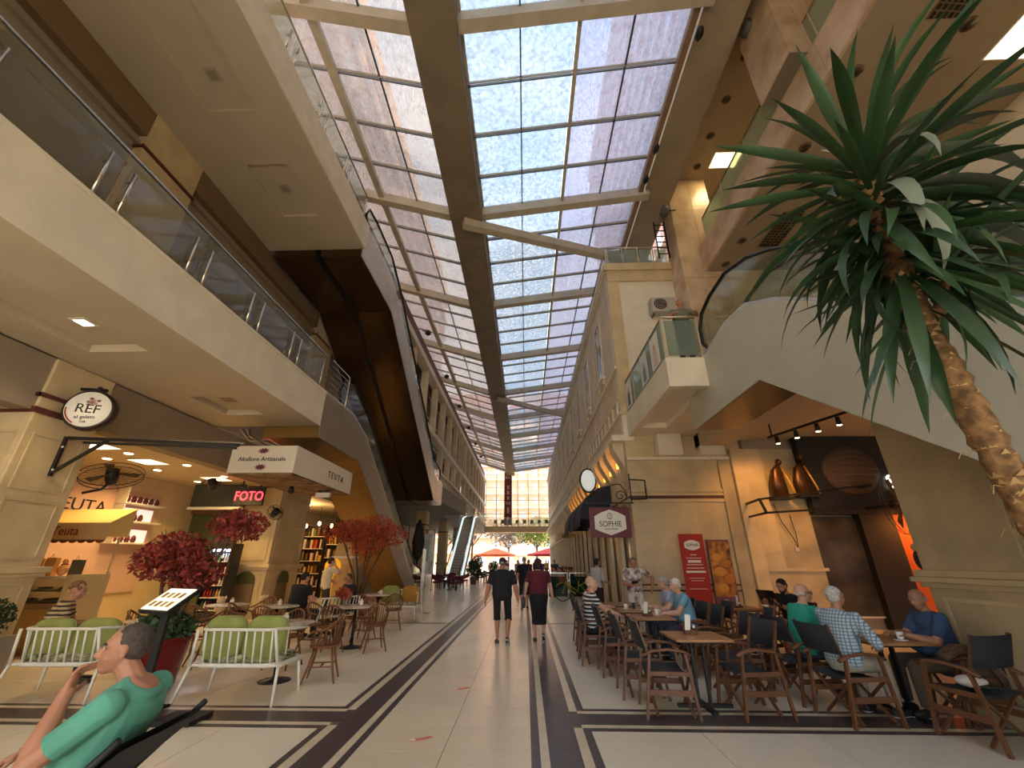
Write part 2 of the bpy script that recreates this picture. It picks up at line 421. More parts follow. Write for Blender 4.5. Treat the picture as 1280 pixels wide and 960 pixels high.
field(0.65, 5.1, 6.0, 13.2, 4, 7, cream)
field(0.65, 3.0, 13.36, 22.33, 2, 8, cream)
field(5.1, 9.0, 6.0, 12.5, 3, 5, cream)
far_tiles = MB()
for j in range(36):
    y = 22.33 + j
    for x0, x1 in ((-12, -7.2), (-7.2, -4.7), (-4.7, -2.19), (-1.59, -0.78), (-0.78, 0.03), (0.65, 1.9), (1.9, 3.05)):
        far_tiles.box(x0 + .003, x1 - .003, y + .003, y + .997, -0.005, 0)
for y0, y1 in ((-8, 1.2),):
    for x0, x1 in ((-14, -8.1), (-8.1, -5), (-5, -2.19), (-1.59, .03), (.65, 3), (3, 13)): far_tiles.box(x0, x1, y0, y1, -0.005, 0)
for j in range(7): far_tiles.box(-14, -8.1, 1.2 + j * 3, 4.19 + j * 3, -0.005, 0)
far_tiles.box(-1.59, .03, 1.2, 3.48, -.005, 0); far_tiles.box(5.1, 13, 1.2, 6.0, -.005, 0); far_tiles.box(9, 13, 6, 13, -.005, 0)
o = far_tiles.build('floor_tile', cream, floor); o['kind'] = 'stuff'
def strip(x0, x1, y0, y1, m): MB().box(x0, x1, y0, y1, -0.005, 0.0004).build('inlay_strip', m, floor)
# along the hall
strip(-2.02, -1.74, 1.2, 58, darkstone); strip(-1.74, -1.66, 1.2, 58, lightstone); strip(-1.66, -1.59, 1.2, 58, darkstone)
strip(0.03, 0.11, 1.2, 58, darkstone); strip(0.11, 0.19, 1.2, 58, lightstone); strip(0.19, 0.48, 1.2, 58, darkstone)
for (a, b) in ((1.2, 5.41), (5.94, 13.27), (13.30, 20.4), (20.5, 58)):
    strip(-2.12, -2.02, a, b, lightstone); strip(0.48, 0.57, a, b, lightstone)
for (a, b) in ((1.2, 5.32), (6.02, 13.19), (13.38, 20.3), (20.6, 58)):
    strip(-2.19, -2.12, a, b, darkstone); strip(0.57, 0.65, a, b, darkstone)
# across the hall
for x0, x1, xi in ((-8.1, -2.02, -2.12), (5.1, 0.48, 0.57)):
    a, b = min(x0, x1), max(x0, x1); ai, bi = min(x0, xi), max(x0, xi)
    strip(a, b, 5.50, 5.85, darkstone); strip(ai, bi, 5.41, 5.50, lightstone); strip(ai, bi, 5.85, 5.94, lightstone)
    ai2, bi2 = (a, b - 0.10) if x0 < 0 else (a + 0.09, b)
    strip(ai2, bi2, 5.32, 5.41, darkstone); strip(ai2, bi2, 5.94, 6.02, darkstone)
    strip(ai2, bi2, 13.20, 13.27, darkstone); strip(ai2, bi2, 13.30, 13.38, darkstone)
    if x0 < 0: strip(a, b - .1, 20.4, 20.5, darkstone)
    else: strip(.57, 3.05, 20.4, 20.5, darkstone)
# ================================================================== LEFT GALLERIES
def holed(mb, x0, x1, y0, y1, z0, z1, holes, depth):
    """slab whose underside carries recessed coffers"""
    mb.box(x0, x1, y0, y1, z0 + depth, z1)
    xs = sorted({x0, x1} | {h[0] for h in holes} | {h[1] for h in holes}); ys = sorted({y0, y1} | {h[2] for h in holes} | {h[3] for h in holes})
    for i in range(len(xs) - 1):
        for j in range(len(ys) - 1):
            cx, cy_ = (xs[i] + xs[i + 1]) / 2, (ys[j] + ys[j + 1]) / 2
            if not any(h[0] < cx < h[1] and h[2] < cy_ < h[3] for h in holes):
                mb.box(xs[i], xs[i + 1], ys[j], ys[j + 1], z0, z0 + depth)
m = MB(); holed(m, -8.35, -5.43, -6, 10.35, 4.9, Z1, [(-7.45, -6.4, 1.2, 6.08), (-7.3, -6.35, 8.2, 9.4)], 0.14)
struct('ceiling', m, plaster_w, 'deep white first floor slab over the left cafe')
struct('trim_1', MB().box(-5.47, -5.40, -6, 10.38, Z1 - 0.03, Z1 + 0.03).box(-5.46, -5.415, -6, 10.37, 4.905, Z1 - 0.03), trim_m, 'thin lip and fascia of the left balcony, painted skylight-bright')  # lighter copy of the slab paint puts skylight on the fascia
struct('ceiling', MB().box(-14, -8.2, -6, 24.99, 4.9, Z1), plaster_w, 'first floor slab behind the left pillars')
m = MB(); holed(m, -8.3, -5.05, -6, 10.3, 10.78, Z2, [(-6.95, -5.85, 0, 5.85), (-6.9, -5.9, 7.2, 8.9)], 0.07)
struct('ceiling', m, plaster_w, 'second floor slab with shallow square coffers')
struct('trim_2', MB().box(-5.09, -5.01, -6, 10.33, 10.80, Z2 + 0.02), trim_m, 'fascia along the upper left balcony, painted skylight-bright')  # same slab paint made lighter to carry the skylight on this face
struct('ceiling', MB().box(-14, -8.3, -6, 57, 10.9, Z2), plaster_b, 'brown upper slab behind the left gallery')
struct('wall_left', MB().box(-8.9, -8.3, -6, 25, Z1, 10.9), plaster_d, 'taupe wall behind the left first floor gallery')
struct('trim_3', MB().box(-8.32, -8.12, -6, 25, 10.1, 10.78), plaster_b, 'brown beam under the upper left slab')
struct('trim_4', MB().box(-8.32, -8.26, -6, 25, 9.2, 9.3).box(-8.32, -8.2, -6, 25, 9.85, 9.95), plaster_d, 'moulding on the upper taupe wall')
def coffer_lamp(x, y, z, lit, lab):
    t = thing('downlight', lab, 'light', (x, y, z), group=None)
    MB().box(-.13, .13, -.13, .13, -.012, 0.0).box(-.10, .10, -.10, .10, -.02, -.012).build('frame', white_paint if lit else mat('unlit_frame', (170, 158, 138)), t)  # unlit fixtures get a darker frame colour for the missing glow
    MB().box(-.085, .085, -.085, .085, -.024, -.0205).build('diffuser', lamp_white if lit else mat('unlit_diffuser', (150, 138, 118)), t)
    if lit: lamp('lamp_light', 'SPOT', (x, y, z - .05), 60, (255, 226, 176), .08, parent=t, spot=2.4)
coffer_lamp(-6.85, 5.35, 5.04, True, 'square lit downlight in the long coffer over the left cafe')
coffer_lamp(-6.85, 8.75, 5.04, False, 'unlit square downlight in the small coffer near the kiosk sign')
coffer_lamp(-6.35, 5.15, 10.85, False, 'unlit square downlight in the long upper coffer')
coffer_lamp(-6.38, 8.0, 10.85, False, 'unlit square downlight in the small upper coffer')
# ---- ground floor header and pillars of the left side
struct('wall_left', MB().box(-8.6, -8.25, -6, 25, 3.95, 4.9), plaster_d, 'brown header wall above the left shop fronts')
def pillar(x0, x1, y0, y1, lab, z1=4.9, face='x+'):
    t = thing('stone_pillar', lab, 'pillar', ((x0 + x1) / 2, (y0 + y1) / 2, 0), kind='structure')
    MB().box(x0, x1, y0, y1, 0, z1).build('shaft', lime, t, True, bevel=0.02)
    b = MB().box(x0 - .06, x1 + .06, y0 - .06, y1 + .06, 0, .25)
    b.build('plinth', lime_d, t, True, bevel=0.02)
    MB().box(x0 - .07, x1 + .07, y0 - .07, y1 + .07, 1.36, 1.42).box(x0 - .11, x1 + .11, y0 - .11, y1 + .11, 1.42, 1.52).build('cap_moulding', lime, t, True, bevel=0.015)
    # recessed-looking frames on the two faces that show
    def frame(a0, a1, za, zb, w=.05, d=.02):
        q = MB()
        if a1 - a0 > .2:
            q.box(x1, x1 + d, a0, a1, za, za + w); q.box(x1, x1 + d, a0, a1, zb - w, zb); q.box(x1, x1 + d, a0, a0 + w, za + w, zb - w); q.box(x1, x1 + d, a1 - w, a1, za + w, zb - w)
            q.build('panel_frame', lime, t, True, bevel=0.006)
    def framef(a0, a1, za, zb, w=.05, d=.02):
        q = MB(); q.box(a0, a1, y0 - d, y0, za, za + w); q.box(a0, a1, y0 - d, y0, zb - w, zb); q.box(a0, a0 + w, y0 - d, y0, za + w, zb - w); q.box(a1 - w, a1, y0 - d, y0, za + w, zb - w)
        q.build('panel_frame', lime, t, True, bevel=0.006)
    m_ = 0.12
    for za, zb in ((.35, 1.28), (1.62, 2.55), (2.68, 3.6)):
        frame(y0 + m_, y1 - m_, za, zb); framef(x0 + m_, x1 - m_, za, zb)
    MB().box(x0 - .03, x1 + .03, y0 - .03, y1 + .03, 3.90, 4.0).build('band', redband, t, True)
    return t
p1_ = pillar(-9.3, -8.2, 6.3, 7.4, 'stone pillar carrying the round hanging sign')
p2_ = pillar(-9.4, -8.2, 14.1, 16.1, 'broad stone pillar with two arched niches')
# arched niches of the second pillar
def arch_poly(c, w, zb, zs, n=10):
    return [(c - w / 2, zb), (c + w / 2, zb)] + [(c + w / 2 * math.cos(PI * i / n), zs + w / 2 * math.sin(PI * i / n)) for i in range(n + 1)]
MB().prism(arch_poly(-8.8, .62, .12, 1.0), 'y', 14.04, 14.12).build('arched_board', plaster_b, p2_, True)
MB().prism(arch_poly(-8.8, .62, .95, 1.0), 'y', 14.01, 14.045).build('arched_board_top', mat('olive_board', (70, 74, 40)), p2_, True)
MB().prism(arch_poly(15.1, .62, .12, 1.0), 'x', -8.22, -8.15).build('arched_board', plaster_b, p2_, True)
MB().prism(arch_poly(15.1, .62, .95, 1.0), 'x', -8.16, -8.12).build('arched_board_top', mat('olive_board', (70, 74, 40)), p2_, True)
for y0, lab in ((22.0, 'stone pillar beyond the black covered heater'), (30.0, 'stone pillar behind the maroon chairs'), (38, 'stone pillar beside the far escalator'), (46, 'last stone pillar on the far left')):
    pillar(-9.0 if y0 < 25 else -7.6, -8.2 if y0 < 25 else -6.9, y0, y0 + 1.0, lab)
# first-floor pillars against the taupe wall
for y0, lab in ((5.9, 'marble faced pier on the left gallery nearest the camera'), (13.9, 'marble faced pier on the left gallery beside the upper escalator')):
    t = thing('gallery_pier', lab, 'pillar', (-8.3, y0, Z1), kind='structure')
    MB().box(-8.9, -8.1, y0, y0 + 1.4, Z1, 10.78).build('shaft', lime, t, True)
    MB().box(-8.95, -8.06, y0 - .04, y0 + 1.44, 9.75, 9.82).build('band', redband, t, True)
# ---- back-of-shop shell, ground left
struct('wall_left', MB().box(-11.9, -11.5, 7.4, 26, 0, 3.95), mat('cream_wall', (212, 190, 150), rough=.7, var=.04), 'cream back wall of the left cafe')
struct('ceiling', MB().box(-14, -8.6, -6, 26, 3.95, 4.1), mat('shop_ceiling', (206, 190, 156), rough=.7), 'shop ceiling over the left cafe')
struct('wall_left', MB().box(-14, -9.3, 5.9, 6.3, 0, 3.95), plaster_d, 'side wall of the cafe beside the sign pillar')
struct('wall_left', MB().box(-12.2, -11.9, 26, 58, 0, 4.9), plaster_d, 'dim back wall of the far left shops')
struct('wall_left', MB().box(-14, -8.9, -6, 5.9, 0, 3.95), plaster_d, 'solid wall left of the camera')
struct('wall_front_light_block', MB().box(-14, 13, -8.3, -8.0, 4.6, 15.2), plaster, 'unseen end wall added behind the camera to limit fill light')  # unseen wall added to hold back fill light from behind
dl = 0
spots = [(-9.3, 9.3), (-8.9, 10.6), (-10.3, 9.8), (-10.2, 11.2), (-9.0, 12.2), (-10.4, 13.0)]
for i, (x, y) in enumerate(spots):
    t = thing('round_downlight', 'round warm downlight in the cafe ceiling, ' + ['nearest the wire fan', 'right of the nearest panel light', 'left of the nearest panel light', 'at the middle left', 'nearest the LED sign', 'deepest at the left'][i], 'light', (x, y, 3.95), group='round downlights in the left cafe ceiling')
    MB().cyl((0, 0, -.02), .11, .02, 20).build('trim_ring', white_paint, t)
    MB().cyl((0, 0, -.03), .085, .012, 20).build('diffuser', lamp_warm, t)
    if i in (0, 3, 4): lamp('lamp_light', 'SPOT', (x, y, 3.88), 110, (255, 208, 130), .08, parent=t, spot=2.6)
for i, (x, y) in enumerate([(-9.6, 10.2), (-9.5, 12.6), (-9.4, 8.6)]):
    t = thing('ceiling_panel_light', ['square panel light over the middle of the cafe', 'square panel light deeper in the cafe', 'square panel light near the wire fan'][i], 'light', (x, y, 3.95))
    MB().box(-.32, .32, -.32, .32, -.02, 0).build('frame', white_paint, t)
    MB().box(-.29, .29, -.29, .29, -.026, -.0205).build('diffuser', mat('dim_panel', (230, 215, 180), emit=(255, 232, 190), estr=1.4), t)
# ================================================================== FAR LEFT BUILDING (y 25 .. 57)
m = MB(); m.prism([(-14, 25), (-5.15, 25), (-4.62, 33.5), (-14, 33.5)], 'z', 4.9, Z1); m.box(-14, -6.5, 33.5, 44.5, 4.9, Z1); m.box(-14, -5.2, 44.5, 57, 4.9, Z1)
struct('ceiling', m, mat('grey_slab', (140, 130, 118), rough=.7, var=.06), 'grey first floor slab beyond the left escalators')
struct('wall_left', MB().box(-9.5, -9.2, 25, 57, Z1, 14), plaster_d, 'rear wall of the far left colonnade')
fb = thing('wall_left', 'pale colonnade facade on the far left with two storeys of columns', 'building part', (-5.5, 25.6, Z1), kind='structure')
MB().box(-5.75, -5.3, 20.5, 57, 8.35, 8.65).build('cornice', trim_m, fb, True)
MB().box(-5.75, -5.25, 10.4, 57, 11.5, 11.85).build('cornice', trim_m, fb, True)
MB().box(-6.4, -5.45, 8.4, 57, 11.86, 12.75).build('roof_flashing', mat('oxblood_flashing', (92, 46, 38), rough=.6), fb, True)
ys = [18.2 + 2.75 * i for i in range(15)]
for y in ys:
    if y > 20: MB().box(-5.72, -5.38, y, y + .42, 8.65, 11.5).build('column', facade_m, fb, True, bevel=.03)
    else: MB().box(-5.72, -5.38, y, y + .42, 8.9, 11.5).build('column', facade_m, fb, True, bevel=.03)
    if y > 25: MB().box(-5.72, -5.38, y, y + .42, Z1, 8.35).build('column', facade_m, fb, True, bevel=.03)
bal = MB()
for i in range(120):
    y = 25.3 + i * .26
    if y < 56: bal.lathe([(.05, 0), (.03, .12), (.075, .35), (.03, .62), (.05, .7)], (-5.45, y, Z1 + .1), 6)
o = bal.build('baluster', trim_m, fb, True); o['kind'] = 'stuff'
MB().box(-5.6, -5.3, 25, 57, Z1 + .82, Z1 + .96).box(-5.6, -5.3, 25, 57, Z1, Z1 + .1).build('balustrade_rail', trim_m, fb, True)
win = MB()
for y in ys:
    if y > 20: MB().box(-6.2, -6.12, y + .5, y + 2.65, 8.7, 11.4).build('window_pane', mat('dusky_pane', (60, 56, 52), rough=.15), fb, True)
    if y > 20:
        MB().box(-6.12, -6.06, y + 1.5, y + 1.6, 8.7, 11.4).box(-6.12, -6.06, y + .5, y + 2.65, 9.9, 9.98).build('window_frame', trim_m, fb, True)
for i in range(6):
    y = 18.8 + i * 5.6
    t = thing('flood_lamp', '%s small black floodlight from the camera along the left roof edge' % ORD[i], 'light', (-5.0, y, 12.65), group='small black floodlights along the left roof edge')
    MB().ell((0, 0, 0), (.16, .2, .14)).build('head', blackm, t); MB().bar((0, 0, 0), (-.3, 0, .15), .04, .04).build('bracket', blackm, t)
# ================================================================== RIGHT BUILDING FACADE (x = 3.08)
XF = 3.08; YF = 12.5
wr = thing('wall_right', 'cream stone building with tall windows along the right side', 'building part', (XF, YF, 0), kind='structure')
MB().box(XF, XF + .3, YF + .3, 57.2, 5.2, 11.35).build('facade_wall', facade_m, wr, True)
MB().box(XF - .06, XF + .35, YF, 57.2, 11.35, 11.5).box(XF - .14, XF + .35, YF + .01, 57.2, 11.5, 11.705).build('cornice', trim_m, wr, True)
MB().box(XF + .35, 5.8, YF + .3, 57.2, 11.4, Z2).build('roof_terrace', plaster_w, wr, True)
MB().box(XF - .07, XF + .02, YF, 57.2, 7.45, 7.58).build('string_course', trim_m, wr, True)
MB().box(XF - .05, XF + .02, YF, 57.2, 6.42, 6.50).box(XF - .05, XF + .02, YF, 57.2, 5.9, 5.97).build('string_course', trim_m, wr, True)
q = MB()
for i in range(60):
    y = YF + .35 + i * .74; q.box(XF - .045, XF + .02, y, y + .06, 5.97, 6.42)
q.build('dentil', trim_m, wr, True)['kind'] = 'stuff'
pane_v = mat('violet_pane', (62, 52, 66), rough=.12); frame_w = mat('cream_frame', (214, 200, 172), rough=.5)
for i in range(12):
    y = 14.55 + 3.42 * i
    fr = MB().box(XF - .05, XF + .02, y - .12, y, 8.05, 10.6).box(XF - .05, XF + .02, y + .95, y + 1.07, 8.05, 10.6).box(XF - .05, XF + .02, y, y + .95, 10.48, 10.6).build('window_frame', frame_w, wr, True)
    MB().box(XF - .015, XF + .01, y, y + .95, 8.05, 10.48).build('window_pane', pane_v, fr).location = (-XF, -YF, 0)
    MB().box(XF - .03, XF, y + .44, y + .51, 8.05, 10.48).box(XF - .03, XF, y, y + .95, 9.6, 9.66).build('muntin', frame_w, fr).location = (-XF, -YF, 0)
    MB().box(XF - .16, XF + .02, y - .2, y + 1.15, 7.93, 8.05).box(XF - .1, XF + .02, y - .1, y + .05, 7.75, 7.93).box(XF - .1, XF + .02, y + .9, y + 1.05, 7.75, 7.93).build('window_sill', trim_m, wr, True)
    MB().box(XF - .04, XF + .02, y + 1.7, y + 2.15, 7.6, 11.3).build('pilaster', facade_m, wr, True)
# corbelled soffit with amber niches
MB().box(XF - .38, XF + .3, YF - .02, 57.2, 5.02, 5.2).build('ledge', trim_m, wr, True)
for i in range(34):
    y = YF + .25 + i * 1.22
    MB().prism([(XF, 4.2), (XF, 5.02), (XF - .34, 5.02), (XF - .30, 4.8), (XF - .1, 4.4)], 'y', y, y + .55).build('corbel', facade_m, wr, True)
for i in range(12):
    y = YF + .82 + i * 1.22
    t = thing('niche_lamp', '%s amber lamp from the camera between the stone corbels' % ORD[i], 'light', (XF - .02, y + .3, 4.6), group='amber lamps between the corbels')
    MB().box(-.02, .02, -.2, .2, -.2, .2).build('diffuser', lamp_amber, t)
MB().box(XF, XF + .3, YF + .35, 57.2, 3.9, 5.2).build('frieze', facade_m, wr, True)
MB().box(XF - .08, XF + .02, YF, 57.2, 3.35, 3.45).box(XF - .05, XF + .02, YF, 57.2, 3.2, 3.3).build('string_course', lime, wr, True)
MB().box(XF - .03, XF + .02, YF, 57.2, 3.3, 3.35).build('band', redband, wr, True)
# ground floor piers and shop glass
gy = YF
k = 0
MB().box(XF, XF + .35, YF + .35, YF + .7, 0, 3.9).build('pier', lime, wr, True)
y = YF + .7
while y < 56:
    MB().box(XF, XF + .35, y + 1.25, y + 1.75, 0, 3.9).build('pier', facade_m, wr, True)
    f = MB().box(XF + .1, XF + .16, y, y + .06, 0, 3.2).box(XF + .1, XF + .16, y + 1.19, y + 1.25, 0, 3.2).box(XF + .1, XF + .16, y + .06, y + 1.19, 3.1, 3.2).box(XF + .1, XF + .16, y + .06, y + 1.19, 0, .2).build('shopfront_frame', mat('maroon_frame', (84, 40, 34), rough=.4), wr, True)
    MB().box(XF + .12, XF + .135, y + .06, y + 1.19, .2, 3.1).build('shop_pane', shop_glass, f).location = (-XF, -YF, 0)
    MB().box(XF, XF + .3, y, y + 1.25, 3.2, 3.9).build('shopfront_header', facade_m, wr, True)
    y += 1.75; k += 1
struct('wall_right', MB().box(5.5, 5.7, YF + .4, 57, 0, 3.9), mat('lit_shop_wall', (226, 206, 160), rough=.8), 'inner wall of the right hand shops')
struct('ceiling', MB().box(XF + .35, 5.5, YF + .36, 57, 3.7, 3.89), plaster_w, 'ceiling of the right hand shops')
for i in range(6):
    t = thing('shop_ceiling_lamp', '%s strip lamp from the camera inside the right hand shops' % ORD[i], 'light', (4.3, 15 + i * 6, 3.8), group='strip lamps inside the right hand shops')
    MB().box(-.1, .1, -.6, .6, -.06, 0).build('diffuser', lamp_warm, t); MB().box(-.12, .12, -.62, .62, 0, .02).build('housing', white_paint, t); lamp('lamp_light', 'POINT', (4.3, 15 + i * 6, 3.5), 90, (255, 214, 150), .15, parent=t)
# ---- gable wall facing the camera (y = 12.5)
gw = thing('wall_back', 'stone gable wall behind the cafe tables, facing the camera', 'building part', (4.8, YF, 0), kind='structure')
MB().box(XF, 6.5, YF, YF + .35, 0, 5.15).build('lower_wall', lime, gw, True)
MB().box(XF, 5.8, YF, YF + .3, 5.15, 11.38).build('upper_wall', trim_m, gw, True)
MB().box(XF - .01, XF + .40, YF - .05, YF + .01, 5.85, 11.0).build('stone_pilaster', lime, gw, True)
MB().box(5.62, 5.8, YF - .05, YF + .01, 5.85, 11.0).build('stone_pilaster', lime, gw, True)
MB().box(XF - .01, 5.8, YF - .07, YF + .01, 10.95, 11.4).build('stone_lintel', lime, gw, True)
MB().box(XF - .1, 5.85, YF - .14, YF + .02, 11.4, Z2).build('cornice', lime, gw, True)
for za, zb, mm in ((3.18, 3.27, lime), (3.27, 3.36, redband), (3.36, 3.42, lime), (3.46, 3.55, lime)):
    MB().box(XF - .04, 6.1, YF - (.05 if mm is lime else .03), YF + .01, za, zb).build('moulding', mm, gw, True)
for za in (.86, 1.0): MB().box(XF, 6.1, YF - .02, YF + .01, za, za + .04).build('thin_band', redband, gw, True)
MB().box(5.75, 6.12, YF - .06, YF + .01, 0, 4.6).build('pilaster', lime_d, gw, True, bevel=.01)
MB().box(6.12, 6.5, YF - .16, YF + .01, 0, 4.7).build('pilaster', lime, gw, True, bevel=.02)
for x in (3.97, 5.2): MB().box(x, x + .72, YF - .35, YF + .01, 4.48, 5.14).build('corbel', trim_m, gw, True, bevel=.02)
MB().box(XF, 6.1, YF - .1, YF + .01, 4.40, 4.48).build('moulding', trim_m, gw, True)
# ---- balcony for the man, and first floor landing
m = MB(); m.box(3.22, 4.12, 8.5, YF, 5.3, Z1); m.box(3.22, 3.4, 8.5, YF, 5.15, 5.3); m.box(3.4, 4.12, 8.5, 8.7, 5.15, 5.3); m.box(3.4, 4.12, 11.6, YF, 5.15, 5.3)
struct('ceiling', m, trim_m, 'white balcony slab jutting from the stone gable')
struct('ceiling', MB().box(4.12, 5.2, 9.7, YF, 5.15, Z1), trim_m, 'landing slab at the head of the right escalator')
struct('ceiling', MB().box(5.2, 13, -6, YF, 5.0, Z1), plaster_w, 'first floor slab over the dark bar')
struct('ceiling', MB().box(5.2, 6.0, 6.1, YF, 4.75, 5.0), plaster_w, 'dropped soffit band beside the escalator')
# ---- upper right gallery (second floor) with pink marble fascia
struct('ceiling', MB().box(6.25, 13, -6, 11.55, 10.62, 11.6), mat('beige_soffit', (160, 142, 118), rough=.8, var=.04), 'second floor slab on the right with beige soffit')
fa = thing('trim_5', 'pink marble cladding along the right gallery edge', 'building part', (6.2, 0, 10.6), kind='structure')
for i in range(9):
    y = -2.4 + i * 1.55
    MB().box(6.17, 6.25, y + .005, y + 1.545, 10.60, 11.62).build('marble_panel', marble, fa, True)
struct('ceiling', MB().box(5.35, 13, -6, 12.6, 14.9, 15.3), mat('beige_soffit', (172, 156, 134)), 'top floor ceiling on the right with downlights')
struct('trim_6', MB().box(4.35, 5.4, -6, 57, 13.6, 15.2), mat('worn_beam', (150, 134, 112), rough=.8, var=.14, scale=.9), 'stained concrete edge beam beside the roof glass')
struct('wall_right', MB().box(10.5, 10.9, -6, 13, Z1, 15), plaster, 'rear wall of the right galleries')
struct('wall_right', MB().box(6.6, 13, 12.5, 12.8, 5, 15), plaster, 'end wall of the right galleries')
struct('wall_right', MB().box(6.6, 13, 12.5, 12.8, 0, 5), plaster_d, 'end wall of the recess behind the bar terrace')
for (x0, x1, y0, y1, z0, z1, lab) in ((5.45, 6.9, 11.56, 12.49, Z1, 14.9, 'pink marble pier behind the man on the balcony'), (5.75, 6.6, 5.5, 6.65, 11.62, 14.9, 'pink marble pier rising beside the upper right railing')):
    t = thing('marble_pier', lab, 'pillar', ((x0 + x1) / 2, y0, z0), kind='structure')
    n = int((z1 - z0) / 1.3); h = (z1 - z0) / n; w = x1 - x0
    MB().box(x0 + .03, x1 - .03, y0 + .03, y1 - .03, z0, z1).build('core', grout, t, True)
    for i in range(n):
        for a, b in ((x0, x0 + w * .55), (x0 + w * .55, x1)):
            MB().box(a + .004, b - .004, y0, y0 + .035, z0 + i * h + .004, z0 + (i + 1) * h - .004).build('marble_panel', marble, t, True)
        MB().box(x0, x0 + .035, y0 + .036, y1, z0 + i * h + .004, z0 + (i + 1) * h - .004).build('marble_panel', marble, t, True)
        MB().box(x1 - .035, x1, y0 + .036, y1, z0 + i * h + .004, z0 + (i + 1) * h - .004).build('marble_panel', marble, t, True)
def rdown(x, y, z, lab, group=None):
    t = thing('recessed_downlight', lab, 'light', (x, y, z), group=group)
    MB().cyl((0, 0, -.02), .13, .02, 20).build('trim_ring', mat('bronze_ring', (110, 84, 58), rough=.4), t); MB().cyl((0, 0, -.025), .09, .006, 20).build('reflector', mat('dark_reflector', (60, 44, 32), rough=.3), t)
for i, y in enumerate((7.4, 8.6, 9.8, 11.0)): rdown(6.45, y, 14.9, '%s unlit downlight from the camera in the top right ceiling' % ORD[i], 'unlit downlights in the top right ceiling')
for i, y in enumerate((5.35, 7.0, 10.1, 11.2)): rdown(6.72, y, 10.62, '%s unlit downlight from the camera under the marble gallery' % ORD[i], 'unlit downlights under the marble gallery')
rdown(8.2, 4.6, 10.62, 'unlit round downlight between the grille and the big white panel')
for (x, y, z, sx, sy, lab) in ((7.35, 10.75, 14.9, .45, .3, 'yellow panel light in the top right ceiling'), (6.9, 5.75, 14.9, .3, .3, 'small panel light glimpsed beside the upper marble pier'), (9.75, 4.5, 10.62, .7, .7, 'large white panel light at the top right corner')):
    t = thing('ceiling_panel_light', lab, 'light', (x, y, z))
    MB().box(-sx - .03, sx + .03, -sy - .03, sy + .03, -.02, 0).build('frame', white_paint, t)
    MB().box(-sx, sx, -sy, sy, -.026, -.0205).build('diffuser', lamp_panel if z > 12 else mat('pale_panel', (250, 244, 226), emit=(255, 246, 220), estr=1.3), t)
    lamp('lamp_light', 'AREA', (x, y, z - .05), 30 if z > 12 else 20, (255, 224, 160), sx * 2, parent=t, sizey=sy * 2)
def grille(x0, x1, y0, y1, z, lab):
    t = thing('ceiling_grille', lab, 'grille', ((x0 + x1) / 2, (y0 + y1) / 2, z))
    q = MB().box(x0, x1, y0, y1, z - .008, z - .001); q.build('backing', mat('dark_void', (38, 30, 24)), t, True)
    q = MB()
    n = int((y1 - y0) / .11)
    for i in range(n): q.bar((x0, y0 + i * .11, z - .02), (x1, y0 + i * .11 + .05, z - .02), .02, .02)
    for i in range(int((x1 - x0) / .11)): q.bar((x0 + i * .11, y0, z - .02), (x0 + i * .11, y1, z - .02), .02, .02)
    q.build('lattice', mat('grille_metal', (120, 98, 74), rough=.5), t, True)
grille(7.35, 7.95, 1.5, 4.5, 10.62, 'long lattice grille in the right soffit near the large white panel')
grille(7.35, 7.95, 9.0, 10.4, 10.62, 'short lattice grille in the right soffit above the escalator')
# ---- near pier carrying the right escalator
pr = thing('stone_pier', 'massive stone pier under the right escalator', 'pillar', (5.1, 6, 0), kind='structure')
MB().box(5.1, 7.2, 4.75, 6.0, 0, 4.95).build('shaft', lime_d, pr, True, bevel=.02)
MB().box(5.22, 7.2, -2, 4.75, 0, 4.95).build('recessed_wall', plaster, pr, True)
MB().box(5.06, 7.25, 4.7, 6.06, 1.30, 1.36).box(5.0, 7.3, 4.66, 6.12, 1.36, 1.42).box(5.04, 7.25, 4.7, 6.08, 1.42, 1.5).build('cap_moulding', lime, pr, True, bevel=.01)
MB().box(5.03, 5.1, 4.7, 6.06, 0, .22).build('plinth', lime, pr, True, bevel=.01)
MB().box(5.085, 5.1, 4.86, 4.9, .3, 1.2).box(5.085, 5.1, 5.8, 5.84, .3, 1.2).box(5.085, 5.1, 4.9, 5.8, .3, .34).box(5.085, 5.1, 4.9, 5.8, 1.16, 1.2).build('panel_frame', lime, pr, True)
# ---- dark bar recess on the right
rb = thing('wall_right', 'dark bar front with orange wall in the right recess', 'building part', (8, YF, 0), kind='structure')
MB().box(6.5, 8.05, YF - .08, YF, 0, 1.36).build('dado', lime_d, rb, True)
MB().box(6.45, 8.1, YF - .14, YF, 1.36, 1.44).build('dado_cap', lime, rb, True)
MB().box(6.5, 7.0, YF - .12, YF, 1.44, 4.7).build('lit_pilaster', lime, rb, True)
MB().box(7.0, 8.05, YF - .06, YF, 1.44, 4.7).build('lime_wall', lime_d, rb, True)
MB().box(8.0, 12.9, YF - .35, YF - .1, 2.8, 5).build('black_fascia', mat('black_fascia', (24, 20, 18), rough=.6), rb, True)
MB().box(9.2, 10.1, YF - .3, YF - .05, 0, 2.9).build('black_column', mat('black_fascia', (24, 20, 18)), rb, True)
MB().box(10.1, 12.9, YF - .12, YF, 0, 2.9).build('orange_wall', mat('orange_wall', (170, 84, 30), rough=.6), rb, True)
MB().box(8.03, 9.2, YF - .10, YF - .04, .3, 2.75).build('shop_pane', mat('murky_pane', (86, 76, 62), rough=.15, col2=(52, 46, 40), scale=1.4), rb, True)
MB().box(8.0, 9.25, YF - .12, YF - .03, .26, .3).build('window_rail', trim_m, rb, True)
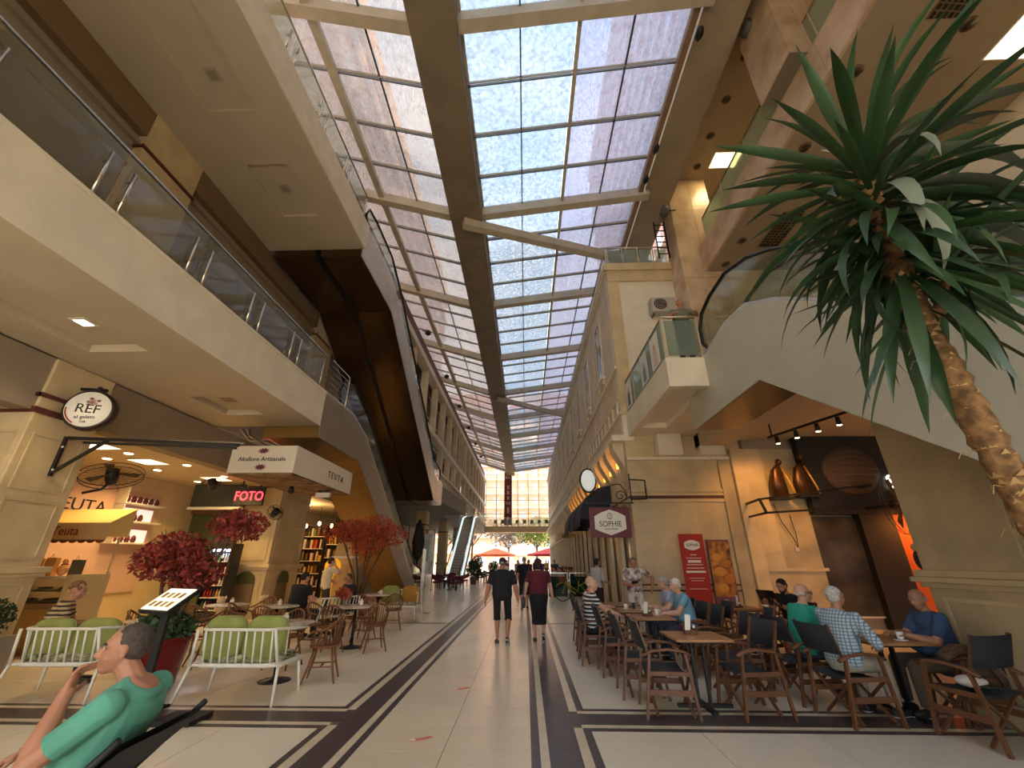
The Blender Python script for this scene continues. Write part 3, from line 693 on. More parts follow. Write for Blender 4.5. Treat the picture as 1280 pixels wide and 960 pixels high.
# ================================================================== SKYLIGHT
sk = thing('ceiling', 'long glazed roof with a deep box beam down its valley', 'roof', (-1.9, 0, 12.5), kind='structure')
def zr(x):
    return 12.62 + (0.32 * (-2.4 - x) if x < -2.4 else 0.135 * (x + 1.4) if x > -1.4 else 0)
BY = [5.35 + 5.6 * i for i in range(-2, 10)]      # cross beams
MB().box(-2.45, -1.38, -6, 57.5, 12.45, 13.1).build('valley_beam', boxbeam, sk, True, bevel=.02)
MB().box(-2.52, -2.45, -6, 57.5, 12.95, 13.05).box(-1.38, -1.31, -6, 57.5, 12.95, 13.05).build('gutter_lip', concrete, sk, True)
for y in BY:
    for xa, xb in ((-2.45, -7.6), (-1.38, 4.5)):
        q = MB(); q.prism([(xa, zr(xa)), (xb, zr(xb)), (xb, zr(xb) + .38), (xa, zr(xa) + .38)], 'y', y - .14, y + .14)
        q.build('cross_beam', concrete, sk, True)
cols_x = [(-6.4, -5.1), (-4.9, -3.7), (-3.7, -2.5), (-1.35, 0.02), (0.02, 1.38), (1.46, 2.75), (2.75, 4.1)]
bar_thin = mat('dark_glazing_bar', (70, 62, 56), rough=.5); bar_light = mat('pale_glazing_bar', (176, 166, 150), rough=.5)
pm = [pane_left, pane_left, pane_left, pane_mid, pane_mid, pane_right, pane_right]
def pane(i, y0, y1):
    x0, x1 = cols_x[i]; q = MB(); za, zb = zr(x0) + .34, zr(x1) + .34
    q.prism([(x0 + .015, za), (x1 - .015, zb), (x1 - .015, zb + .02), (x0 + .015, za + .02)], 'y', y0 + .02, y1 - .02)
    q.build('glass_pane', pm[i], sk, True)
for b in range(len(BY) - 1):
    y0, y1 = BY[b], BY[b + 1]
    rows = [y0 + (y1 - y0) * k / 4 for k in range(5)]
    for i in range(7):
        if b == 0: pane(i, y0, y1)
        elif b == 1: pane(i, y0, rows[2]); pane(i, rows[2], rows[3]); pane(i, rows[3], y1)
        else:
            for k in range(4): pane(i, rows[k], rows[k + 1])
    for r in (rows[1:4] if b > 0 else []):
        for xa, xb in ((-2.5, -7.0), (-1.35, 4.2)):
            for dy in (-.05, .03):
                q = MB(); q.prism([(xa, zr(xa) + .27), (xb, zr(xb) + .27), (xb, zr(xb) + .35), (xa, zr(xa) + .35)], 'y', r + dy, r + dy + .025)
                q.build('purlin', bar_light if dy < 0 else bar_thin, sk, True)
for x, w, mm, h in ((-6.42, .06, bar_thin, .1), (-5.0, .2, concrete, .26), (-3.7, .035, bar_thin, .08), (0.02, .035, bar_thin, .08), (1.42, .09, concrete, .2), (2.75, .04, bar_thin, .08), (4.18, .16, mat('brown_rafter', (136, 108, 80), rough=.6), .24)):
    for b in range(len(BY) - 1):
        MB().box(x - w / 2, x + w / 2, BY[b] + .14, BY[b + 1] - .14, zr(x) + .36 - h, zr(x) + .36).build('mullion', mm, sk, True)
# strut beams under the roof
for (p, q_, lab) in (((-2.0, 10.85, 12.3), (5.4, 13.9, 12.75), 'slanting steel strut under the roof above the stone gable'), ((-2.0, 27.6, 12.35), (3.3, 31.5, 12.3), 'farther slanting steel strut under the roof')):
    quick('roof_strut', MB().bar(p, q_, .28, .30), concrete, lab, 'beam')
for x, y, lab in ((4.28, 5.9, 'small black camera nearest the top of the picture'), (4.12, 8.9, 'black speaker below the roof edge camera'), (4.1, 10.0, 'lower black speaker at the right roof edge')):
    t = thing('roof_camera', lab, 'camera', (x, y, 13.15))
    MB().ell((0, 0, 0), (.09, .17, .09)).build('body', blackm, t); MB().bar((0, 0, .05), (.1, 0, .25), .03, .03).build('bracket', blackm, t)
for x, y, z, lab in ((6.08, 6.2, 13.9, 'round grey loudspeaker on the upper marble pier'), (5.4, 11.2, 13.0, 'grey loudspeaker beside the ladder by the far marble pier')):
    t = thing('wall_speaker', lab, 'speaker', (x - .35, y, z))
    MB().tube([(0, -.16, 0), (0, .16, 0)], [.12, .14], 14).build('body', mat('grey_plastic', (92, 90, 90)), t); MB().bar((0, 0, 0), (.4, 0, .02), .03, .03).build('bracket', blackm, t)
# small black ladder by the far pier
t = thing('steel_ladder', 'black steel cage ladder beside the far marble pier', 'ladder', (5.0, 12.2, 11.75))
for dx in (0, .38): MB().bar((dx, 0, 0), (dx, 0, 1.7), .04, .04).build('rail', blackm, t)
for i in range(6): MB().bar((0, 0, .2 + .27 * i), (.38, 0, .2 + .27 * i), .03, .03).build('rung', blackm, t)
# louvre tower at the far right
t = thing('louvre_screen', 'tall slatted screen at the far right end', 'screen', (3.6, 52, 0))
for i in range(40): MB().box(-.42, .3, -.06, .06, 2.9 + i * .24, 3.0 + i * .24).build('slat', white_paint, t)
MB().box(-.42, -.38, .06, .1, 2.7, 12.5).box(.26, .3, .06, .1, 2.7, 12.5).build('frame', mat('rust_frame', (120, 70, 50)), t)
# ================================================================== RAILINGS
def rail_y(name, lab, x, z, ya, yb, step, style='pair', h=1.05, glass=rail_glass, side=1, cap=True):
    """railing running along y at x"""
    t = thing(name, lab, 'railing', (x, (ya + yb) / 2, z))
    n = max(1, round((yb - ya) / step)); s = (yb - ya) / n
    for i in range(n):
        a, b = ya + i * s + .015, ya + (i + 1) * s - .015
        MB().box(x - .006, x + .006, a, b, z + .06, z + h - .02).build('glass_panel', glass, t, True)
        if style == 'pair':
            for yy in (a + .12, b - .2):
                p = MB().cyl((x + .05 * side, yy, z), .024, h * .74, 10).cyl((x + .05 * side, yy, z), .045, .02, 12)
                o = p.build('post', chrome, t, True)
                MB().bar((x + .05 * side, yy, z + .25), (x - .03 * side, yy, z + .25), .02, .02).bar((x + .05 * side, yy, z + .62), (x - .03 * side, yy, z + .62), .02, .02).build('clamp', chrome, t, True)
        else:
            MB().box(x - .02, x + .02, a - .03, a + .01, z, z + h).build('post', mat('pale_post', (206, 196, 176), rough=.35, metal=.4), t, True)
    if style != 'pair': MB().box(x - .02, x + .02, yb - .02, yb + .02, z, z + h).build('post', MATS['pale_post'], t, True)
    if cap: MB().box(x - .02, x + .02, ya, yb, z + h - .02, z + h + .01).build('handrail', chrome if style == 'pair' else mat('handrail_brown', (150, 122, 92), rough=.4, metal=.3), t, True)
    return t
def rail_x(name, lab, y, z, xa, xb, n, h=1.05, glass=frost_glass):
    t = thing(name, lab, 'railing', ((xa + xb) / 2, y, z)); s = (xb - xa) / n
    for i in range(n):
        a, b = xa + i * s, xa + (i + 1) * s
        MB().box(a + .05, b - .05, y - .006, y + .006, z + .08, z + h - .08).build('glass_panel', glass, t, True)
        MB().box(a - .018, a + .018, y - .02, y + .02, z, z + h).build('post', mat('pale_post', (206, 196, 176), rough=.35, metal=.4), t, True)
    MB().box(xb - .018, xb + .018, y - .02, y + .02, z, z + h).build('post', MATS['pale_post'], t, True)
    MB().tube([(xa, y, z + h + .02), (xb, y, z + h + .02)], .028, 8).build('handrail', MATS['pale_post'], t, True)
    return t
rail_y('glass_railing', 'frameless glass railing with twin chrome posts on the left balcony', -5.5, Z1, -.8, 10.2, 1.55)
rail_y('glass_railing', 'chrome posted glass railing along the top left balcony against the roof', -5.12, Z2, -.8, 10.1, 1.5)
t = thing('stub_railing', 'short chrome railing with thin wires beside the lower escalator head', 'railing', (-5.3, 10.6, Z1))
for i in range(5): MB().bar((-5.36, 10.35, Z1 + .12 + i * .17), (-5.36, 11.5, Z1 + .12 + i * .17), .012, .012).build('wire', chrome, t, True)
MB().cyl((-5.36, 11.5, Z1 - .3), .025, 1.25, 10).build('post', chrome, t, True); MB().bar((-5.36, 10.3, Z1 + .95), (-5.36, 11.5, Z1 + .95), .04, .03).build('handrail', chrome, t, True)
rail_y('glass_railing', 'green tinted glass railing along the pink marble gallery', 6.3, 11.6, -.6, 11.2, 1.5, 'post', 1.02, frost_glass, cap=True)
rail_y('glass_railing', 'long glass railing along the terrace edge above the tall windows', 3.15, Z2, 12.6, 56.5, 1.85, 'post', .85, rail_glass)
rail_x('glass_railing', 'frosted railing on top of the stone gable', YF + .06, Z2, 3.2, 5.5, 4, .85)
t1 = rail_x('glass_railing', 'frosted balcony railing in front of the man', 8.55, Z1, 3.28, 4.08, 1, 1.08)
t2 = rail_y('glass_railing', 'side balcony railing with posters of people and green glass', 3.28, Z1, 8.6, 12.4, .95, 'post', 1.08, frost_glass)
skinp = mat('poster_skin_tone', (200, 160, 130))
for i, (y, c) in enumerate(((8.9, (226, 224, 216)), (9.9, (206, 216, 210)), (11.7, (220, 222, 220)))):
    b = thing('railing_poster', ['nearest poster on the side balcony railing', 'second poster on the side balcony railing', 'farthest poster on the side balcony railing'][i], 'poster', (3.25, y + .3, Z1 + .1))
    MB().box(-.004, 0, -.32, .32, 0, .85).build('sheet', mat('poster_sheet_%s' % 'abc'[i], c, rough=.5), b)
    MB().prism([(-.14, .05), (.14, .05), (.12, .45), (-.12, .45)], 'x', -.008, -.004).build('printed_torso', mat('poster_cloth_%s' % 'abc'[i], [(210, 190, 170), (120, 140, 150), (90, 100, 96)][i]), b)
    MB().prism([(.07 * math.cos(a * PI / 6), .53 + .09 * math.sin(a * PI / 6)) for a in range(12)], 'x', -.008, -.004).build('printed_head', skinp, b)
rail_y('glass_railing', 'railing along the far left first floor behind the upper escalator foot', -5.2, Z1, 44.6, 56, 1.9, 'post', 1.0, rail_glass)
# ================================================================== ESCALATORS
def escalator(name, lab, x0, x1, lower, upper, hand, side_m, soffit_m, side_faces, glassz=None, steps=None, strip_m=None, rot=False):
    t = thing(name, lab, 'escalator', ((x0 + x1) / 2, lower[0][0], 0))
    poly = lower + upper[::-1]
    MB().prism(poly, 'x', x0 + .03, x1 - .03).build('truss', soffit_m, t, True, fix=True)
    for xs in side_faces:
        MB().prism(poly, 'x', xs - .015, xs + .015).build('side_panel', side_m, t, True, fix=True)
    for xs in (x0 + .08, x1 - .08):
        g = [(y, z) for y, z in upper]; hp = [(y, z - .04) for y, z in hand]
        MB().prism([g[i] for i in range(len(g))] + hp[::-1], 'x', xs - .006, xs + .006).build('balustrade_glass', clear_glass, t, True, fix=True)
        MB().tube([(xs, y, z) for y, z in hand], .045, 8, flat=.7).build('handrail', rubber, t, True)
        q = MB()
        for i in range(len(upper) - 1): q.bar((xs, upper[i][0], upper[i][1] + .03), (xs, upper[i + 1][0], upper[i + 1][1] + .03), .17, .06)
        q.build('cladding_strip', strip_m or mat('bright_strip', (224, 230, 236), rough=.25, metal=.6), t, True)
    if steps:
        (ya, za), (yb, zb), n = steps
        for i in range(n):
            y = ya + (yb - ya) * i / n; z = za + (zb - za) * i / n
            MB().box(x0 + .2, x1 - .2, y, y + abs(yb - ya) / n * 1.2, z - .2, z).box(x0 + .2, x1 - .2, y - .005, y, z - .03, z - .005, 1).build('step', [mat('step_grey', (70, 66, 62), rough=.5), mat('step_edge', (120, 112, 100))], t, True)
    return t
# right: descends towards the camera from the balcony landing
low = [(9.7, 4.5), (6.7, 4.5), (.42, 0), (-2.6, 0)]
up = [(9.7, 5.9), (8.3, 5.9), (7.4, 6.02), (6.6, 5.95), (5.8, 5.52), (-1.4, .45), (-2.6, .3)]
hand = [(8.35, 5.95), (8.6, 6.25), (8.62, 6.62), (8.4, 6.92), (7.9, 7.06), (7.1, 7.08), (6.3, 6.82), (5.6, 6.4), (-1.2, 1.55), (-2.2, 1.3), (-2.7, .8)]
e_r = escalator('escalator', 'white sided escalator descending towards the camera on the right', 4.1, 5.15, low, up, hand, mat('pale_side_panel', (190, 188, 172), rough=.5, var=.05, scale=1.2), mat('shiny_brown_soffit', (104, 90, 70), rough=.25, metal=.5, var=.06), [4.1])
# left upper pair
low = [(10.3, 10.5), (13.5, 10.5), (23.6, 4.72), (25.8, 4.72)]
up = [(10.3, 11.78), (13.0, 11.78), (14.3, 11.35), (23.6, 6.0), (25.8, 5.95)]
hand = [(10.5, 11.9), (10.3, 12.25), (10.5, 12.65), (11.2, 12.75), (13.0, 12.75), (14.6, 12.1), (23.4, 6.95), (24.4, 6.85), (25.2, 6.75), (25.3, 6.3), (25.0, 6.05)]
escalator('escalator', 'upper left escalator with silver side and brown soffit', -6.45, -5.1, low, up, hand, brushed, bronze_panel, [-5.1])
escalator('escalator', 'twin of the upper left escalator, nearer the wall', -7.95, -6.56, low, up, hand, brushed, bronze_panel, [-7.95])
quick('soffit_groove', MB().prism([(y, z - .02) for y, z in low] + [(y, z + .1) for y, z in low[::-1]], 'x', -6.55, -6.46), blackm, 'black groove between the twin upper escalators', 'gap cover')
# left lower
low = [(10.4, 4.6), (13.3, 4.6), (21.27, 0), (24, 0)]
up = [(10.4, 5.87), (12.4, 5.87), (13.6, 5.5), (22.4, .42), (24, .3)]
hand = [(11.5, 5.95), (11.3, 6.3), (11.6, 6.75), (12.3, 6.82), (13.8, 6.3), (22.2, 1.45), (23.4, 1.25), (24.1, .9), (23.9, .45)]
escalator('escalator', 'lower left escalator with grey side and golden soffit', -6.95, -5.43, low, up, hand, mat('grey_side_panel', (146, 134, 116), rough=.45, metal=.35, var=.05), gold_panel, [-5.43])
# far one, rising away from the camera
low = [(34.6, 0), (36.2, 0), (43.6, 4.9), (45.2, 4.9)]
up = [(34.6, .3), (35.6, .35), (43.2, 5.55), (45.2, 5.9)]
hand = [(34.8, .4), (34.5, .8), (34.8, 1.2), (35.4, 1.3), (43.2, 6.4), (45.2, 6.8)]
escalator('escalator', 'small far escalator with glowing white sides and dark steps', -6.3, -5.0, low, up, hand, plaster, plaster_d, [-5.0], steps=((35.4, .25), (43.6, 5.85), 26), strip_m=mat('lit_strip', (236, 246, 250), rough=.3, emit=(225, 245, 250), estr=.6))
# ================================================================== BRIDGE AND END WALL
struct('ceiling', MB().box(-5.4, 3.6, 56.0, 58.4, 5.05, 5.75), mat('bridge_beige', (196, 170, 130), rough=.7), 'beige bridge slab across the far end')
rail_x('glass_railing', 'clear railing of the bridge across the far end', 56.1, 5.75, -5.2, 3.4, 6, 1.0, rail_glass)
for i in range(8):
    x = -3.9 + i * .95
    t = thing('bridge_chair', '%s dark chair from the left on the far bridge' % ORD[i], 'chair', (x, 56.9, 5.75), group='dark chairs on the far bridge')
    MB().box(-.22, .22, -.2, .2, .4, .46).build('seat', blackm, t); MB().box(-.22, .22, -.22, -.18, .46, .85).build('backrest', blackm, t)
    for a in (-.2, .2):
        for b in (-.18, .18): MB().bar((a, b, 0), (a, b, .42), .03, .03).build('leg', blackm, t)
gwall = thing('window_1', 'tall glazed end wall with thin mullions', 'window', (-1, 58.6, 5.75), kind='structure')
xs = [-5.4 + i * 1.46 for i in range(7)]
for i in range(6):
    for j in range(4):
        z0 = 5.75 + j * 1.78
        MB().box(xs[i] + .02, xs[i + 1] - .02, 58.6, 58.62, z0 + .02, z0 + 1.76).build('glass_pane', end_glass, gwall, True)
for x in xs: MB().box(x - .04, x + .04, 58.54, 58.66, 5.75, 13.6).build('mullion', mat('end_mullion', (150, 130, 108)), gwall, True)
for j in range(5): MB().box(-5.4, 3.4, 58.57, 58.6, 5.75 + j * 1.78 - .03, 5.75 + j * 1.78 + .03).build('transom', MATS['end_mullion'], gwall, True)
hb = thing('hanging_banner', 'long oxblood vertical banner hanging at the far end glass', 'banner', (-2.3, 57.6, 6.0))
MB().box(-2.33, -2.27, 57.59, 57.61, 5.75, 6.0).build('tether', blackm, hb, True); MB().box(-2.83, -1.78, 57.58, 57.62, 6.0, 13.0).build('sheet', mat('oxblood_banner', (92, 34, 40), rough=.7), hb, True)
text('HA', .55, white_print, hb, (-2.3, 57.56, 12.2), TXT_Y)
for z, w, h in ((11.1, .5, .08), (10.9, .3, .5), (10.2, .34, .5), (9.5, .3, .4), (8.9, .62, .1), (8.7, .62, .1), (7.9, .3, .8), (6.8, .34, .5)):
    MB().box(-2.3 - w / 2, -2.3 + w / 2, 57.565, 57.58, z - h / 2, z + h / 2).build('illegible_print', mat('pale_pink_print', (196, 150, 146)), hb, True)
# ================================================================== OUTSIDE
ground = tag(MB().box(-80, 80, 58.5, 160, -.2, -.01).box(-80, -14, -60, 58.5, -.2, -.01).box(13, 80, -60, 58.5, -.2, -.01).box(-14, 13, -60, -8, -.2, -.01).build('plaza_ground', mat('plaza_paving', (206, 190, 164), rough=.8, var=.1, scale=.4)), 'pale paved plaza outside the far end, with unseen bounce ground added round the hall', 'ground', None, 'structure')  # ground beside and behind the hall is added for bounce light
def block(lab, x0, x1, y0, y1, z0, z1, wall, win, fl, step, faces):
    t = thing('apartment_building', lab, 'building', ((x0 + x1) / 2, (y0 + y1) / 2, 0))
    MB().box(x0, x1, y0, y1, z0, z1).build('wall', wall, t, True)
    nf = int((z1 - z0) / fl)
    for f in faces:
        sh = MB(); band = MB(); wn_ = 0
        for k in range(nf):
            z = z0 + k * fl + 1.0
            if f == '-y':
                band.box(x0, x1, y0 - .5, y0, z - .9, z - .6)
                x = x0 + .8
                while x + 1.4 < x1:
                    if wn_ < 280 and -26 < x < 26 and z < 28: MB().box(x, x + 1.4, y0 - .06, y0, z, z + 1.5).build('window', win, t, True); wn_ += 1
                    else: sh.box(x, x + 1.4, y0 - .06, y0, z, z + 1.5)
                    x += step
            else:
                xx = x1 if f == '+x' else x0; a, b = (xx, xx + .06) if f == '+x' else (xx - .06, xx)
                band.box(*( (xx, xx + .4) if f == '+x' else (xx - .4, xx)), y0, y1, z - .9, z - .6)
                y = y0 + .8
                while y + 1.4 < y1: sh.box(a, b, y, y + 1.4, z, z + 1.5); y += step
        if sh.v: sh.build('window_rows', win, t, True)['kind'] = 'stuff'
        band.build('balcony_bands', mat('balcony_band', (226, 214, 196)), t, True)['kind'] = 'stuff'
    return t
skyw = mat('pale_window', (170, 186, 200), rough=.2)
block('salmon apartment building seen through the far end glass', -34, 34, 96, 108, 0, 40, mat('salmon_render', (222, 168, 144), rough=.9, var=.06, scale=.2), skyw, 3.1, 2.9, ['-y'])
block('cream and orange tower looming over the left side of the roof', -24, -13.2, -6, 60, 0, 46, mat('peach_render', (238, 200, 160), rough=.9, var=.2, scale=.25), skyw, 3.2, 3.4, ['+x'])
block('tall brick red tower looming over the right side of the roof', 13.5, 26, -10, 60, 0, 74, mat('brick_render', (196, 150, 138), rough=.9, var=.12, scale=.2), skyw, 3.2, 3.4, ['-x'])
def umbrella(x, y, c, lab, r=2.4):
    t = thing('market_umbrella', lab, 'umbrella', (x, y, 0))
    MB().cyl((0, 0, 0), .04, 3.2, 8).build('pole', white_paint, t); MB().box(-.4, .4, -.4, .4, 0, .12).build('base', white_paint, t)
    v = [(r * math.cos(PI / 4 * i), r * math.sin(PI / 4 * i), 2.5) for i in range(8)]
    q = MB(); q.add(v + [(0, 0, 3.35)] + [(a * .99, b * .99, 2.28) for a, b, _ in v], [(i, (i + 1) % 8, 8) for i in range(8)] + [(9 + i, 9 + (i + 1) % 8, (i + 1) % 8, i) for i in range(8)])
    q.build('canopy', mat('umbrella_%d_%d_%d' % c, c, rough=.8), t)
    for i in range(8): MB().bar((0, 0, 3.28), (v[i][0], v[i][1], 2.48), .02, .02).build('rib', white_paint, t)
umbrella(-4.3, 64, (226, 96, 50), 'orange red market umbrella beyond the far bridge on the left', 2.8)
umbrella(3.4, 62, (170, 26, 34), 'deep red market umbrella beyond the far bridge on the right', 3.2)
umbrella(-1.2, 72, (238, 226, 196), 'cream market umbrella farthest away in the plaza', 2.2)
def leafcloud(mb, c, r, n, s, seed=0, flat=1.0):
    rd = random.Random(seed)
    for _ in range(n):
        d = Vector((rd.gauss(0, 1), rd.gauss(0, 1), rd.gauss(0, 1))).normalized() * (rd.random() ** .4)
        p = Vector((c[0] + d.x * r[0], c[1] + d.y * r[1], c[2] + d.z * r[2]))
        a = Vector((rd.uniform(-1, 1), rd.uniform(-1, 1), rd.uniform(-1, 1))).normalized(); b = a.cross(Vector((rd.uniform(-1, 1), rd.uniform(-1, 1), rd.uniform(-1, 1)))).normalized()
        l = s * rd.uniform(.6, 1.3)
        mb.add([p - a * l, p + b * l * .5, p + a * l, p - b * l * .5 + Vector((0, 0, l * .2))], [(0, 1, 2, 3)])
    return mb
def tree(x, y, h, r, m_, lab, n=900, s=.22, seed=1, group=None):
    t = thing('street_tree', lab, 'tree', (x, y, 0), group=group)
    q = MB().tube([(0, 0, 0), (.1, 0, h * .4), (0, .1, h * .75)], [.2, .15, .06], 8)
    rd = random.Random(seed)
    for i in range(6):
        a = rd.uniform(0, 6.3); q.tube([(.05, 0, h * .4), (math.cos(a) * r * .6, math.sin(a) * r * .6, h * .72)], [.08, .03], 6)
    q.build('trunk', twig, t)
    q = MB()
    for i in range(6):
        a = rd.uniform(0, 6.3); leafcloud(q, (math.cos(a) * r * .45, math.sin(a) * r * .45, h * rd.uniform(.6, .85)), (r * .65, r * .65, r * .5), n // 6, s, seed + i)
    q.build('foliage', m_, t)['kind'] = 'stuff'
    return t
tree(-9, 74, 9.5, 4.2, purple_leaf, 'greyish purple tree at the left of the plaza', 1600, .3, 2)
tree(-3.2, 82, 9, 4, purple_leaf, 'greyish tree behind the orange umbrella', 1600, .3, 3)
tree(1.8, 75, 8.8, 3.6, tree_leaf, 'bright yellow green tree in the middle of the plaza', 1800, .28, 4)
tree(7, 83, 9.5, 3.6, green_leaf, 'dark green tree at the right of the plaza', 1600, .3, 5)
tree(13, 76, 10, 4, tree_leaf, 'green tree at the far right of the plaza', 1200, .3, 6)
tree(-15, 84, 10, 4, green_leaf, 'green tree at the far left of the plaza', 1200, .3, 7)
# ================================================================== SIGNS
TXT_X = (PI / 2, 0, PI / 2)     # on a plane of constant x, read from +x
# kiosk box sign
sb = thing('box_sign', 'white angular box sign with grape emblems hanging under the left balcony', 'sign', (-5.4, 9.5, 3.5))
q = MB(); q.prism([(-6.98, 9.5), (-5.4, 9.5), (-5.4, 12.9), (-6.98, 12.9)], 'z', 3.50, 4.14)
q.build('box', mat('sign_white', (226, 214, 192), rough=.5), sb, True, bevel=.01)
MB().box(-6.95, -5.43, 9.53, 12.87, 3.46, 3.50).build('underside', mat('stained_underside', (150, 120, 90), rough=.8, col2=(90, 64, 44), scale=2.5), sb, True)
text('Akullore Artizanale', .145, dark_print, sb, (-6.2, 9.492, 3.82), TXT_Y)
text('T E U T A', .25, dark_print, sb, (-5.392, 11.75, 3.80), TXT_X, sx=.95)
def emblem(cx, z, w, h, flip=1):
    q = MB()
    pts = []
    for i in range(20):
        a = 2 * PI * i / 20; r = 1 if i % 2 == 0 else .55
        pts.append((cx + w * r * math.cos(a), z + h * r * math.sin(a) * flip))
    q.prism(pts, 'y', 9.486, 9.498)
    return q
for z in (4.02, 3.63): emblem(-6.2, z, .15, .075).build('grape_emblem', mat('grape_print', (110, 40, 50)), sb, True)
# mess of cables above the box sign
t = thing('loose_cables', 'bundle of loose pale cables above the white box sign', 'cable', (-6.8, 10.4, 4.3))
for i in range(4):
    q = [(-7.6 + .1 * i, 10.38, 4.85), (-7.2, 10.36 - .03 * i, 4.5 + .05 * i), (-6.7, 10.36, 4.55 - .06 * i), (-6.1, 10.37, 4.2 + .03 * i)]
    MB().tube(q, .014, 6).build('cable', mat('cable_%d' % (i % 2), [(196, 180, 150), (40, 34, 30)][i % 2]), t, True)
# awning arm with wall bracket
aw = thing('awning_arm', 'long black double bar awning arm fixed to the sign pillar', 'awning', (-8.2, 6.9, 3.55))
MB().bar((-8.1, 6.9, 3.62), (-4.98, 6.9, 3.46), .05, .05).build('bar', blackm, aw, True)
MB().bar((-7.75, 6.86, 3.52), (-4.98, 6.86, 3.40), .04, .04).build('bar', blackm, aw, True)
MB().bar((-6.2, 6.9, 3.56), (-4.9, 6.9, 3.495), .03, .03).build('roller_cover', chrome, aw, True)
MB().bar((-8.15, 6.9, 3.64), (-8.15, 6.9, 2.95), .06, .04).build('wall_plate', blackm, aw, True)
MB().bar((-8.12, 6.9, 3.02), (-7.35, 6.9, 3.58), .045, .045).build('brace', blackm, aw, True)
for z in (3.45, 3.05): MB().ell((-8.11, 6.87, z), (.02, .02, .02)).build('bolt', white_paint, aw, True)
# round sign
rs = thing('round_sign', 'round two sided sign with rose emblem on the stone pillar', 'sign', (-7.82, 6.82, 4.1))
MB().lathe([(.34, -.09), (.37, -.07), (.37, .07), (.34, .09)], (0, 0, 0), 36).build('rim', mat('dark_rim', (52, 34, 26), rough=.4), rs)
rim = rs.children[0] if rs.children else None
MB().lathe([(.325, .0), (.325, .012)], (0, 0, .09), 36).build('face', mat('sign_face', (236, 226, 206), rough=.4, emit=(236, 226, 206), estr=.12), rs)
MB().lathe([(.325, .0), (.325, .012)], (0, 0, -.102), 36).build('face', MATS['sign_face'], rs)
# graphics on the face (local: y up, z towards viewer)
for i in range(9):
    a = i * 2.4; r = .012 * i
    MB().ell((.02 + r * math.cos(a), .14 + r * math.sin(a) * .8, .103), (.035, .028, .004), 8, 5).build('rose_petal', mat('rose_%d' % (i % 2), [(150, 110, 96), (196, 150, 132)][i % 2]), rs)
rt = text('REF', .23, dark_print, None, (0, 0, 0), (0, 0, 0)); rt.parent = rs; rt.location = (.0, 0, .106)
rt = text('el gelato', .085, dark_print, None, (0, 0, 0), (0, 0, .1)); rt.parent = rs; rt.location = (0, -.15, .106)
rt = text('Cafe', .05, dark_print, None, (0, 0, 0), (0, 0, 0)); rt.parent = rs; rt.location = (0, -.235, .106)
arc = MB()
for i in range(10):
    a = PI + i * .11; arc.bar((.30 * math.cos(a), .30 * math.sin(a), .106), (.30 * math.cos(a + .12), .30 * math.sin(a + .12), .106), .02, .004, up=(0, 0, 1))
arc.build('red_arc', mat('red_arc', (150, 40, 30)), rs)
rs.rotation_euler = (PI / 2, 0, math.radians(22))
MB().bar((0, .38, 0), (0, .46, 0), .05, .05).build('mount', blackm, rs)
quick('sign_bracket', MB().bar((-8.25, 6.85, 4.54), (-7.7, 6.85, 4.5), .05, .05), blackm, 'short black bracket holding the round sign', 'bracket')
struct('trim_7', MB().box(-9.35, -8.15, 6.24, 6.29, 4.18, 4.24).box(-8.2, -8.14, 6.24, 7.45, 4.18, 4.24), redband, 'dark band around the sign pillar')
# SOPHIE hanging sign
so = thing('hanging_sign', 'maroon hanging sign reading SOPHIE on scrolled iron', 'sign', (2.35, 12.2, 2.6))
MB().box(1.80, 2.92, 12.16, 12.24, 2.20, 3.00).build('board', mat('sign_maroon', (104, 38, 48), rough=.5), so, True, bevel=.005)
hexa = [(1.93, 2.42), (1.93, 2.76), (2.12, 2.86), (2.36, 2.94), (2.60, 2.86), (2.79, 2.76), (2.79, 2.42), (2.60, 2.34), (2.36, 2.26), (2.12, 2.34)]
MB().prism(hexa, 'y', 12.15, 12.162).build('hexagon', white_print, so, True)
text('SOPHIE', .21, dark_print, so, (2.36, 12.145, 2.55), TXT_Y, sx=.9)
text('CAFE & MORE', .06, dark_print, so, (2.36, 12.145, 2.42), TXT_Y)
q = MB().tube([(2.36 + .07 * math.cos(i * .7), 12.148, 2.77 + .085 * math.sin(i * .7)) for i in range(9)], .006, 5, closed=True); q.tube([(2.40, 12.148, 2.81), (2.36, 12.148, 2.83), (2.33, 12.148, 2.79), (2.39, 12.148, 2.75), (2.37, 12.148, 2.71), (2.33, 12.148, 2.72)], .006, 5)
q.build('face_emblem', dark_print, so, True)
br = thing('scroll_bracket', 'curly wrought iron bracket above the maroon hanging sign', 'bracket', (3.05, 12.2, 3.2))
MB().bar((1.72, 12.2, 3.12), (3.08, 12.2, 3.12), .03, .03).build('bar', blackm, br, True)
for x in (1.95, 2.6): MB().bar((x, 12.2, 3.0), (x, 12.2, 3.12), .015, .015).build('hook', blackm, br, True)
sc = [(1.75 + .06 * math.cos(a) * (1 - a / 14), 12.2, 3.22 + .07 * math.sin(a) * (1 - a / 14)) for a in [i * .6 for i in range(14)]]
MB().tube(sc, .012, 6).build('scroll', blackm, br, True)
sc = [(1.78 + t_ * .95, 12.2, 3.15 + .5 * math.sin(t_ * 1.6)) for t_ in [i / 12 for i in range(13)]] + [(2.80 + .1 * math.cos(a), 12.2, 3.45 + .16 * math.sin(a) - .1) for a in [1.2 - i * .4 for i in range(8)]]
MB().tube(sc, .014, 6).build('scroll', blackm, br, True)
sc = [(2.72 + (.16 - .011 * i) * math.cos(i * .7), 12.2, 3.32 + (.16 - .011 * i) * math.sin(i * .7)) for i in range(12)]
MB().tube(sc, .014, 6).build('scroll', blackm, br, True)
